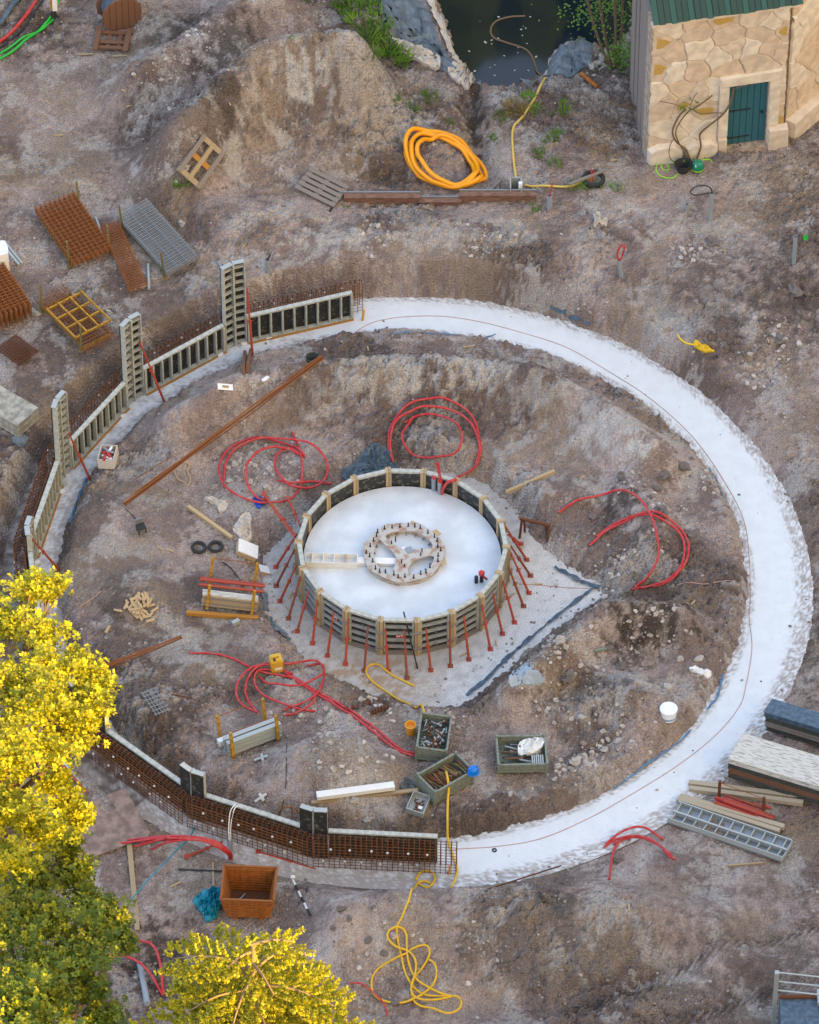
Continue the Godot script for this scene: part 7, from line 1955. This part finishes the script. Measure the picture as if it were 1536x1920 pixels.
	for i in stems.size():
		var l := []
		for q in stems[i]: l.append(bq * (q * Vector3(1, 0.92, 1)))
		s = MB.new(); s.tube(smooth_line(l, 0.08), [0.024, 0.018, 0.026, 0.013, 0.013, 0.01, 0.01, 0.01][i], 6); part(v, "stem", s, M.bark)
	s = MB.new()
	for i in 60:
		var base: Vector3 = Vector3(rng.randf_range(-0.4, 0.1), rng.randf_range(1.8, 2.2), -0.1 + rng.randf() * 0.12) if i < 42 else Vector3(rng.randf_range(-0.3, 0.3), rng.randf_range(0, 0.3), rng.randf_range(-0.05, 0.2))
		leaf(s, bq * base, rng, 0.07)
	part(v, "leaves", s, M.grass)

func leaf(s: MB, p: Vector3, r: RandomNumberGenerator, l: float, dir := Vector3.ZERO) -> void:
	var d := dir
	if d == Vector3.ZERO:
		d = Vector3(r.randf_range(-1, 1), r.randf_range(-0.2, 0.9), r.randf_range(-1, 1)).normalized()
	var e := d.cross(Vector3(r.randf_range(-0.3, 0.3), 1, r.randf_range(-0.3, 0.3))).normalized() * l * 0.34
	var n := e.cross(d).normalized()
	if n.y < 0: n = -n
	var mid := p + d * l * 0.5 + n * l * 0.1
	var tip := p + d * l
	s.tri(p, mid + e, tip, n, n, n)
	s.tri(p, mid - e, tip, n, n, n)

# ------------------------------------------------------------------ pond
func build_pond() -> void:
	var poly := Geometry2D.offset_polygon(PackedVector2Array(POND), 0.5)[0]
	var s := MB.new(); s.prism(poly, POND_H - 0.3, POND_H)
	structure("pond_water", s, M.water)
	sheet("pond_liner", "broad blue grey pond liner on the left bank", "liner", [V(-0.64,-20.65), V(0.2,-20.72), V(0.63,-19.86), V(0.95,-18.77), V(1.35,-17.72), V(1.6,-17.28), V(1.27,-17.32), V(0.77,-17.66), V(0.2,-18.2), V(-0.3,-18.57), V(-0.59,-19.38)], 0.06, M.tarp_grey, 0.05)
	sheet("liner_fold", "pale folded fabric at the end of the pond liner", "fabric", [V(-0.3,-18.44), V(0.06,-18.49), V(0.49,-18.29), V(0.95,-17.97), V(0.96,-17.49), V(0.63,-17.57), V(0.2,-17.82), V(-0.11,-18.05)], 0.14, M.cloth, 0.09, 1.6)
	ribbon("pond_edge_sheet", "beige fabric strip along the water edge", "fabric", [V(0.56,-20.98), V(0.85,-19.9), V(1.09,-19.14), V(1.35,-18.3), V(1.61,-17.84)], 0.3, 0.03, M.cloth, 0.08)
	sheet("liner_fold", "crumpled grey tarpaulin corner at the ditch mouth", "tarpaulin", [V(1.2,-17.49), V(1.56,-17.99), V(2,-18.64), V(2.13,-18.47), V(1.92,-17.36), V(1.74,-16.85), V(1.57,-16.95), V(1.37,-17.07)], 0.2, M.cloth, 0.06, 2.0)
	ribbon("pond_edge_sheet", "torn grey liner edge along the near shore", "liner", [V(2.02,-16.91), V(2.36,-18.03), V(2.79,-17.99), V(3.26,-16.86), V(3.62,-16.97)], 0.14, 0.12, M.tarp_grey, 0.04)
	sheet("pond_liner", "blue liner apron on the right shore", "liner", [V(3.85,-17.46), V(4.01,-18.31), V(4.29,-18.37), V(4.72,-18.56), V(5.13,-19.68), V(5.07,-17.93), V(4.84,-17.49), V(4.41,-17.15)], 0.06, M.tarp_grey, 0.05)
	ribbon("pond_edge_sheet", "pale rim of the right liner apron", "fabric", [V(3.79,-17.17), V(3.95,-18.62), V(4.26,-19.47), V(4.72,-19.72), V(5.16,-19.78)], 0.12, 0.02, M.cloth, 0.07)
	s = MB.new(); s.tube(smooth_line([Vector3(3.83, 0.75, -17.37), Vector3(3.61, 0.64, -17.73), Vector3(3.5, 0.61, -18.29), Vector3(3.29, 0.61, -18.68), Vector3(2.79, 0.61, -18.94), Vector3(2.44, 0.61, -19.15), Vector3(2.37, 0.61, -19.48), Vector3(2.51, 0.61, -19.8), Vector3(2.88, 0.61, -19.98), Vector3(3.31, 0.6, -20.03)], 0.1), 0.03, 6)
	single("suction_hose", "half sunken brown hose curving across the pond", "hose", s, mat("hose_brown", rgb(0.16, 0.10, 0.05), 0.5))
	for i in 24:
		var q := V(2.35,-17.66) + V(rng.randf_range(-0.9, 1.3), rng.randf_range(-2.4, 0.1))
		s = MB.new(); leaf(s, Vector3.ZERO, rng, rng.randf_range(0.04, 0.1), Vector3(rng.randf_range(-1, 1), 0.01, rng.randf_range(-1, 1)).normalized())
		single("floating_leaf", "pale dead leaf floating on the dark pond", "leaf", s, M.cloth, Vector3(q.x, POND_H + 0.004, q.y), 0, "floating leaves on the pond")

func grass_mesh(n: int, h: float, spread: float, sd: int) -> ArrayMesh:
	var r := RandomNumberGenerator.new(); r.seed = sd
	var s := MB.new()
	for i in n:
		var a := r.randf_range(0, TAU)
		var p := Vector3(cos(a), 0, sin(a)) * sqrt(r.randf()) * spread
		var d := (Vector3(cos(a), 0, sin(a)) * r.randf_range(0.2, 1.0) + Vector3(0, 1.0, 0)).normalized()
		var l := h * r.randf_range(0.5, 1.1)
		var e := d.cross(Vector3(r.randf(), 0.3, r.randf())).normalized() * 0.016
		var n1 := e.cross(d).normalized()
		if n1.y < 0: n1 = -n1
		var m := p + d * l * 0.55
		var t := p + d * l * 0.9 + Vector3(d.x, -0.1, d.z) * l * 0.3
		s.quad(p - e, p + e, m + e * 0.8, m - e * 0.8, n1)
		s.tri(m - e * 0.8, m + e * 0.8, t, n1, n1, n1)
	return s.done()

func build_plants() -> void:
	mat("grass_dry", rgb(0.24, 0.19, 0.08), 0.9)
	mat("grass_b", rgb(0.14, 0.27, 0.025), 0.8)
	M.grass.backlight_enabled = true
	M.grass.backlight = rgb(0.05, 0.1, 0.01)
	var ms := [grass_mesh(46, 0.26, 0.2, 1), grass_mesh(34, 0.18, 0.14, 2), grass_mesh(60, 0.36, 0.26, 3)]
	for q in [V(-1.68,-20.11), V(-1.46,-19.87), V(-1.55,-19.34), V(-1.26,-18.99), V(-1.03,-18.5), V(-0.94,-18.2), V(-0.81,-19.98), V(-0.95,-20.11), V(-1.07,-19.72), V(-0.73,-19.59), V(-0.63,-18.78), V(-0.57,-18.57), V(-0.51,-18.38), V(-0.49,-18.12), V(-0.4,-18.08), V(-0.33,-17.94), V(-0.26,-17.83), V(-0.16,-17.65), V(-0.06,-17.54), V(-0.94,-18.29), V(-1.02,-18.82), V(-1.67,-19.79), V(-0.59,-19.01), V(-0.69,-18.65), V(-0.43,-17.92)]:
		var o := single("grass_tuft", "green grass tuft on the bank beside the pond liner", "grass", ms[rng.randi() % 3], M.grass_b if rng.randf() > 0.4 else M.grass, g3(q), rng.randf_range(0, TAU), "grass along the pond liner")
		o.scale = Vector3.ONE * rng.randf_range(0.8, 1.4)
	for q in [V(0.23,-15.68), V(0.31,-15.56), V(-0.19,-15.61), V(0.7,-16), V(1.19,-15.33), V(0.74,-16.36), V(-0.06,-17.54), V(-0.99,-15.64), V(-0.78,-16.08), V(-2.9,-15.68), V(-2.61,-19.97)]:
		single("grass_tuft", "small green weed on the spoil heap left of the ditch", "grass", ms[rng.randi() % 3], M.grass, g3(q), rng.randf_range(0, TAU), "weeds left of the ditch").scale = Vector3.ONE * rng.randf_range(0.5, 0.9)
	for q in [V(2.54,-15.56), V(2.68,-15.43), V(2.39,-14.95), V(2.46,-14.78), V(3.26,-16.32), V(3.35,-16.22), V(3.46,-15.68), V(3.6,-15.88), V(3.6,-14.2), V(3.55,-14.02), V(3.72,-14.49), V(4.02,-15.65), V(4.28,-15.65), V(4.34,-15.98), V(4.08,-14.83), V(3.95,-14.6), V(3.47,-12.05), V(3.4,-11.85), V(-1.47,-12.09), V(4.81,-12.83), V(5.09,-12.89), V(5.58,-12.81), V(4.51,-12.87), V(3.99,-13.67), V(-5.77,-12.22), V(-5.84,-12.17)]:
		single("grass_tuft", "green weed growing between the ditch and the house", "grass", ms[rng.randi() % 3], M.grass_b if rng.randf() > 0.5 else M.grass, g3(q), rng.randf_range(0, TAU), "weeds around the ditch and house").scale = Vector3.ONE * rng.randf_range(0.45, 0.95)
	for q in [V(2.89,-15.91), V(3.06,-15.85), V(2.75,-15.7), V(2.96,-15.64), V(3.25,-15.72)]:
		single("grass_tuft", "dry straw tuft beside the ditch", "grass", ms[0], M.grass_dry, g3(q), rng.randf_range(0, TAU), "dry straw by the ditch")
	# pond shrub
	var o := thing("pond_shrub", "bushy shrub with several mossy stems at the pond corner", "shrub", g3(V(5.63,-17.72)))
	for k in 6:
		var s := MB.new()
		var a := TAU * k / 6.0
		var t := Vector3(cos(a) * 0.5 - 0.3, 2.2 + 0.5 * (k % 3), sin(a) * 0.4 - 0.5)
		s.tube(smooth_line([Vector3(cos(a) * 0.1, -0.1, sin(a) * 0.1), t * 0.45 + Vector3(cos(a), 0, sin(a)) * 0.12, t], 0.2), 0.04, 6)
		part(o, "stem", s, M.bark)
	var fol := MB.new()
	for i in 900:
		var p := Vector3(rng.randfn(-0.35, 0.55), rng.randf_range(1.0, 3.2), rng.randfn(-0.6, 0.5))
		leaf(fol, p, rng, 0.09)
	for i in 500:
		leaf(fol, Vector3(rng.randfn(0.2, 0.25), rng.randf_range(0, 0.9), rng.randfn(0.1, 0.22)), rng, 0.08)
	part(o, "foliage", fol, M.grass)
	for i in 3:
		var s := MB.new()
		var l := [Vector3.ZERO, Vector3(-0.3, 0.15 + 0.1 * i, 0.05), Vector3(-0.8 + 0.2 * i, 0.2, 0.15 * (i - 1))]
		s.tube(smooth_line(l, 0.1), 0.018, 5)
		single("twig", "dry reddish twig at the left flank of the house", "twig", s, M.bark, g3(V(6.29,-15.55), 0.3), 0, "twigs by the house flank")

# ------------------------------------------------------------------ trees
func sprig_mesh(n: int, l: float, sd: int) -> ArrayMesh:
	var r := RandomNumberGenerator.new(); r.seed = sd
	var s := MB.new()
	for i in n:
		var a := TAU * i / n + r.randf_range(-0.3, 0.3)
		var d := Vector3(cos(a), r.randf_range(-0.15, 0.8), sin(a)).normalized()
		leaf(s, d * 0.02 + Vector3(0, r.randf_range(-0.04, 0.04), 0), r, l * r.randf_range(0.75, 1.15), d)
	return s.done()

func crown(o: Node3D, list: Array, mesh: ArrayMesh, m: Material) -> void:
	# every leaf of the crown in one mesh
	var arr := mesh.surface_get_arrays(0)
	var sv: PackedVector3Array = arr[Mesh.ARRAY_VERTEX]
	var sn: PackedVector3Array = arr[Mesh.ARRAY_NORMAL]
	var vs := PackedVector3Array(); var ns := PackedVector3Array(); var cs := PackedColorArray()
	for q in list:
		var t: Transform3D = q[0]
		var nt := t.basis.orthonormalized()
		vs.append_array(t * sv)
		ns.append_array(Transform3D(nt, Vector3.ZERO) * sn)
		var cc := PackedColorArray()
		cc.resize(sv.size())
		cc.fill(q[1])
		cs.append_array(cc)
	var out := []
	out.resize(Mesh.ARRAY_MAX)
	out[Mesh.ARRAY_VERTEX] = vs
	out[Mesh.ARRAY_NORMAL] = ns
	out[Mesh.ARRAY_COLOR] = cs
	var am := ArrayMesh.new()
	am.add_surface_from_arrays(Mesh.PRIMITIVE_TRIANGLES, out)
	part(o, "crown", am, m)

func oak(label: String, foot: Vector3, top: Vector3, clumps: Array, per: float, dark: float) -> void:
	var o := thing("oak_tree", label, "tree", foot, 0, "oaks at the edge of the site")
	var s := MB.new()
	var rel := top - foot
	s.cyl(Vector3(0, -0.3, 0), rel * 0.35, 0.34, 0.26, 10); s.cyl(rel * 0.35, rel * 0.7, 0.26, 0.18, 10); s.cyl(rel * 0.7, rel, 0.18, 0.06, 8)
	part(o, "trunk", s, M.bark)
	var list := []
	for c in clumps:
		var p: Vector3 = c[0] - foot
		var r: float = c[1]
		# limb from the trunk to the clump
		var t := clampf((p.y - 1.8) / rel.y, 0.25, 0.97)
		var from := rel * t
		var mid := from.lerp(p, 0.55) + Vector3(rng.randf_range(-0.3, 0.3), 0.35, rng.randf_range(-0.3, 0.3))
		s = MB.new()
		var l := smooth_line([from, mid, p], 0.25)
		for i in l.size() - 1:
			var k := float(i) / l.size()
			s.cyl(l[i], l[i + 1], 0.085 * (1 - k) + 0.02, 0.085 * (1 - k - 1.0 / l.size()) + 0.02, 6, false)
		# twigs
		var twigs := 7
		for w in twigs:
			var q := p + Vector3(rng.randfn(0, 0.45), rng.randfn(0.05, 0.3), rng.randfn(0, 0.45)) * r * 1.1
			s.cyl(l[l.size() - 1 - rng.randi() % 4], q, 0.02, 0.008, 4, false)
			for i in int(per * r / twigs):
				var tt := pow(rng.randf(), 0.6)
				var at := p.lerp(q, tt) + Vector3(rng.randfn(0, 0.22), rng.randfn(0, 0.16), rng.randfn(0, 0.22)) * (0.35 + r * 0.6)
				var sc := rng.randf_range(0.7, 1.25)
				var col := Color(0.46, 0.415, 0.003).lerp(Color(0.09, 0.14, 0.005), clampf(rng.randf() * 1.0 + dark, 0, 1))
				list.append([Transform3D(Basis(Vector3.UP, rng.randf_range(0, TAU)) * Basis(Vector3.RIGHT, rng.randf_range(-0.7, 0.7)).scaled(Vector3.ONE * sc), at), col])
		part(o, "limb", s, M.bark)
	crown(o, list, sprig_mesh(8, 0.088, 7), M.leaf)

func build_trees() -> void:
	var lm := StandardMaterial3D.new()
	lm.vertex_color_use_as_albedo = true
	lm.roughness = 0.6
	lm.backlight_enabled = true
	lm.backlight = Color(0.3, 0.34, 0.05)
	M.leaf = lm
	var c1 := [Vector3(-8.27, 10.2, 10), Vector3(-7.85, 10, 9.81), Vector3(-8.69, 10.8, 11.58), Vector3(-7.89, 10.2, 11.28), Vector3(-8.41, 11, 13.49), Vector3(-7.69, 10.6, 12.74), Vector3(-7.21, 10, 12.04), Vector3(-6.69, 9.6, 12.16), Vector3(-7.06, 9.6, 12.68), Vector3(-8.02, 11, 14.49), Vector3(-7.44, 10.2, 13.63), Vector3(-6.82, 9.4, 13.08), Vector3(-6.61, 9.5, 12.3), Vector3(-8.3, 11, 15.78), Vector3(-7.59, 10.2, 14.7), Vector3(-7.14, 9.5, 13.63), Vector3(-6.86, 9.8, 13.04), Vector3(-8.23, 10.4, 16.61), Vector3(-7.46, 9.8, 15.35), Vector3(-7.8, 9.8, 16.7), Vector3(-7.23, 9.2, 15.29), Vector3(-6.96, 8.8, 15.48), Vector3(-8.5, 10, 17.47), Vector3(-9.25, 11.5, 13.47), Vector3(-9.1, 11.8, 16.02), Vector3(-9.18, 11, 17.42)]
	var r1 := [0.5, 0.4, 0.7, 0.5, 0.85, 0.6, 0.5, 0.35, 0.35, 0.85, 0.5, 0.4, 0.3, 0.95, 0.55, 0.55, 0.4, 0.95, 0.5, 0.7, 0.35, 0.3, 0.8, 0.9, 1.0, 0.9]
	var cl := []
	for i in c1.size(): cl.append([c1[i], r1[i]])
	oak("tall oak with sunlit yellow leaves reaching over the ring wall", Vector3(-9.69, 0.2, 14.96) + Vector3(-0.8, 0, 0.6), Vector3(-8.55, 11, 14.26), cl, 430, -0.25)
	var c2 := [Vector3(-7.42, 7.5, 15.14), Vector3(-8.04, 7.8, 16.22), Vector3(-7.04, 7.2, 15.72), Vector3(-8.43, 8, 17.51), Vector3(-7.52, 7.8, 17.42), Vector3(-6.76, 7, 16.46), Vector3(-6.35, 6.6, 16.77), Vector3(-6.08, 6.2, 16.83), Vector3(-7.91, 8, 18.84), Vector3(-7.02, 7.4, 18.2), Vector3(-6.58, 7, 17.36), Vector3(-8.14, 8, 19.92), Vector3(-7.23, 7.4, 19.37), Vector3(-6.66, 6.8, 18.53), Vector3(-9.05, 8.2, 18.63), Vector3(-7.82, 8, 20.64), Vector3(-6.48, 6.4, 19.09)]
	var r2 := [0.6, 0.8, 0.6, 0.95, 0.8, 0.55, 0.5, 0.3, 0.95, 0.7, 0.5, 0.95, 0.75, 0.5, 0.9, 0.9, 0.5]
	cl = []
	for i in c2.size(): cl.append([c2[i], r2[i]])
	oak("lower oak below the tall one with shade painted into its darker leaves", Vector3(-8.26, 0.2, 19.33), Vector3(-7.89, 8.2, 18.92), cl, 470, 0.3)  # last value darkens the leaf colour to stand in for shade
	# fir with its tip towards the viewer
	var tip := Vector3(-3.02, 12.4, 21.92)
	var foot := Vector3(tip.x - 0.05, 0.1, tip.z)
	var hgt := tip.y - foot.y
	var o := thing("fir_tree", "fir with golden lit boughs and a bare pale leader", "tree", foot)
	var s := MB.new(); s.cyl(Vector3(0, -0.3, 0), Vector3(0, hgt * 0.66, 0), 0.24, 0.13, 10); s.cyl(Vector3(0, hgt * 0.66, 0), tip - foot, 0.13, 0.05, 8)
	part(o, "trunk", s, mat("fir_bark", rgb(0.36, 0.25, 0.13), 0.9, 0, "fine", Vector3(3, 1, 3)))
	var list := []
	for k in 64:
		var f := 1.0 - pow(k / 64.0, 0.85) * 0.62
		var a := k * 2.39996 + rng.randf_range(-0.2, 0.2)
		var len := (1.3 + (1.0 - f) * 6.0) * rng.randf_range(0.75, 1.15)
		if f > 0.95: len = rng.randf_range(0.4, 1.0)
		len = minf(len, 3.5)
		var dir := Vector3(cos(a), 0, sin(a))
		if dir.z < -0.2: len *= 0.72
		var st := Vector3(0, hgt * f, 0)
		var en := st + dir * len + Vector3(0, -0.12 * len + 0.1, 0)
		var md := st.lerp(en, 0.5) + Vector3(0, 0.12 * len, 0)
		var l := smooth_line([st, md, en], 0.16)
		s = MB.new()
		for i in l.size() - 1:
			var q := float(i) / l.size()
			s.cyl(l[i], l[i + 1], 0.035 * (1 - q) + 0.007, 0.035 * (1 - q) + 0.004, 5, false)
		part(o, "bough", s, M.fir_bark)
		for i in range(1 if len < 1.2 else int(l.size() * 0.16), l.size()):
			var q := float(i) / l.size()
			var side := dir.cross(Vector3.UP)
			var tw := (0.12 + 0.55 * (1.0 - absf(q - 0.55) * 1.3)) * minf(1.0, len * 0.5)
			for sgn: float in [-1.0, 1.0]:
				var nn := maxi(2, int(tw / 0.09))
				for j in nn:
					var at := l[i] + (side * sgn * tw * (j + rng.randf()) / nn) + dir * (j * 0.05) + Vector3(0, rng.randf_range(-0.08, 0.04) - 0.05 * j / nn, 0)
					var yaw := atan2(-(side * sgn + dir).z, (side * sgn + dir).x)
					var col := Color(0.50, 0.43, 0.004).lerp(Color(0.18, 0.20, 0.006), rng.randf())
					list.append([Transform3D(Basis(Vector3.UP, yaw + rng.randf_range(-0.5, 0.5)).scaled(Vector3.ONE * rng.randf_range(0.75, 1.2)), at), col])
	var r := RandomNumberGenerator.new(); r.seed = 3
	var sp := MB.new()
	for i in 22:
		var x := r.randf_range(-0.02, 0.17)
		var t := r.randf_range(0, TAU)
		var d := Vector3(0.55, cos(t), sin(t)).normalized()
		leaf(sp, Vector3(x, 0, 0), r, 0.075, d)
	crown(o, list, sp.done(), M.leaf)

func clump(s: MB, f: FastNoiseLite, c: Vector3, rr: Vector3) -> void:
	for a in 14:
		for b in 9:
			var g := func(aa: int, bb: int) -> Vector3:
				var t := TAU * (aa % 14) / 14.0
				var q := PI * bb / 9.0
				var d := Vector3(sin(q) * cos(t), cos(q), sin(q) * sin(t))
				return c + d * rr * (1.0 + 0.35 * f.get_noise_3dv(c + d * 4.0))
			var p0: Vector3 = g.call(a, b); var p1: Vector3 = g.call(a + 1, b); var p2: Vector3 = g.call(a + 1, b + 1); var p3: Vector3 = g.call(a, b + 1)
			s.quad(p0, p1, p2, p3, ((p0 + p1 + p2 + p3) * 0.25 - c).normalized())

func build_added_wood() -> void:
	# unseen trees added behind the viewpoint so the low sun reaches only treetops
	var s := MB.new()
	var f := FastNoiseLite.new(); f.seed = 8; f.frequency = 0.25; f.fractal_octaves = 3
	var u := V(0.737, 0.676)
	var v := V(-0.676, 0.737)
	for row in 3:
		for i in 24:
			var lat := -44.0 + i * 3.7 + rng.randf_range(-0.8, 0.8)
			var p := u * (46.0 + row * 5.0 + rng.randf_range(-1, 1)) + v * lat
			var h := (20.5 if lat < 6 else 12.8) + rng.randf_range(-0.9, 0.9)
			s.cyl(Vector3(p.x, -0.3, p.y), Vector3(p.x, h * 0.7, p.y), 0.3, 0.14, 7)
			for k in 4:
				var c := Vector3(p.x + rng.randf_range(-0.7, 0.7), h * (0.2 + 0.2 * k), p.y + rng.randf_range(-0.7, 0.7))
				var rr: Vector3 = Vector3(3.0, h * 0.2, 3.0) * [1.0, 1.05, 0.95, 0.8][k]
				clump(s, f, c, rr)
	for i in 16:  # unseen row added for the dark pond to mirror
		var p := V(-14.0 + i * 2.6 + rng.randf_range(-0.5, 0.5), -33.0 + rng.randf_range(-1, 1))
		var h := 15.0 + rng.randf_range(-1.5, 1.5)
		s.cyl(Vector3(p.x, -0.3, p.y), Vector3(p.x, h * 0.7, p.y), 0.3, 0.14, 7)
		for k in 4:
			clump(s, f, Vector3(p.x, h * (0.2 + 0.2 * k), p.y), Vector3(2.6, h * 0.2, 2.6) * [1.0, 1.05, 0.95, 0.75][k])
	var o := single("added_woodland", "unseen tree belts added to shade the site and darken the pond mirror", "added_woodland", s, mat("wood_leaf", rgb(0.05, 0.085, 0.02), 0.9))
	o.set_meta("kind", "stuff")

func build_rest() -> void:
	build_added_wood()
	build_house()
	build_pond()
	build_plants()
	build_trees()
	place_goods()
	place_stones()

func _ready() -> void:
	rng.seed = 20240611
	# camera
	var cam := Camera3D.new()
	cam.name = "camera"
	cam.fov = 10.448
	cam.near = 1.0
	cam.far = 3000.0
	add_child(cam)
	cam.look_at_from_position(Vector3(0.173, 101.552, 94.32), Vector3(0.173, 0, -2.05), Vector3.UP)
	cam.current = true
	# sky, exposure
	var sky_mat := ProceduralSkyMaterial.new()
	sky_mat.sky_top_color = Color(0.585, 0.645, 0.74)
	sky_mat.sky_horizon_color = Color(0.83, 0.855, 0.88)
	sky_mat.sky_curve = 0.2
	sky_mat.ground_bottom_color = Color(0.25, 0.22, 0.2)
	sky_mat.ground_horizon_color = Color(0.5, 0.5, 0.48)
	sky_mat.sun_angle_max = 70.0
	sky_mat.sun_curve = 0.7
	var sky := Sky.new()
	sky.sky_material = sky_mat
	var env := Environment.new()
	env.background_mode = Environment.BG_SKY
	env.sky = sky
	env.tonemap_mode = Environment.TONE_MAPPER_LINEAR
	env.tonemap_exposure = 3.1
	env.sdfgi_enabled = true
	env.ssao_enabled = true
	env.ssil_enabled = true
	var we := WorldEnvironment.new()
	we.name = "environment"
	we.environment = env
	add_child(we)
	# the low evening sun, coming over the added trees behind and to the right of the viewer
	var sun := DirectionalLight3D.new()
	sun.name = "sun"
	sun.light_energy = 1.6
	sun.light_color = Color(1.0, 0.82, 0.42)
	sun.light_angular_distance = 0.5
	sun.shadow_enabled = true
	add_child(sun)
	sun.look_at_from_position(Vector3.ZERO, -Vector3(0.72, 0.21, 0.66), Vector3.UP)
	make_materials()
	survey()
	build_terrain()
	ring_slab()
	pit_slab()
	print("ground ", Time.get_ticks_msec())
	build_ring_wall()
	build_pool()
	print("walls ", Time.get_ticks_msec())
	build_rest()
	print("rest ", Time.get_ticks_msec())
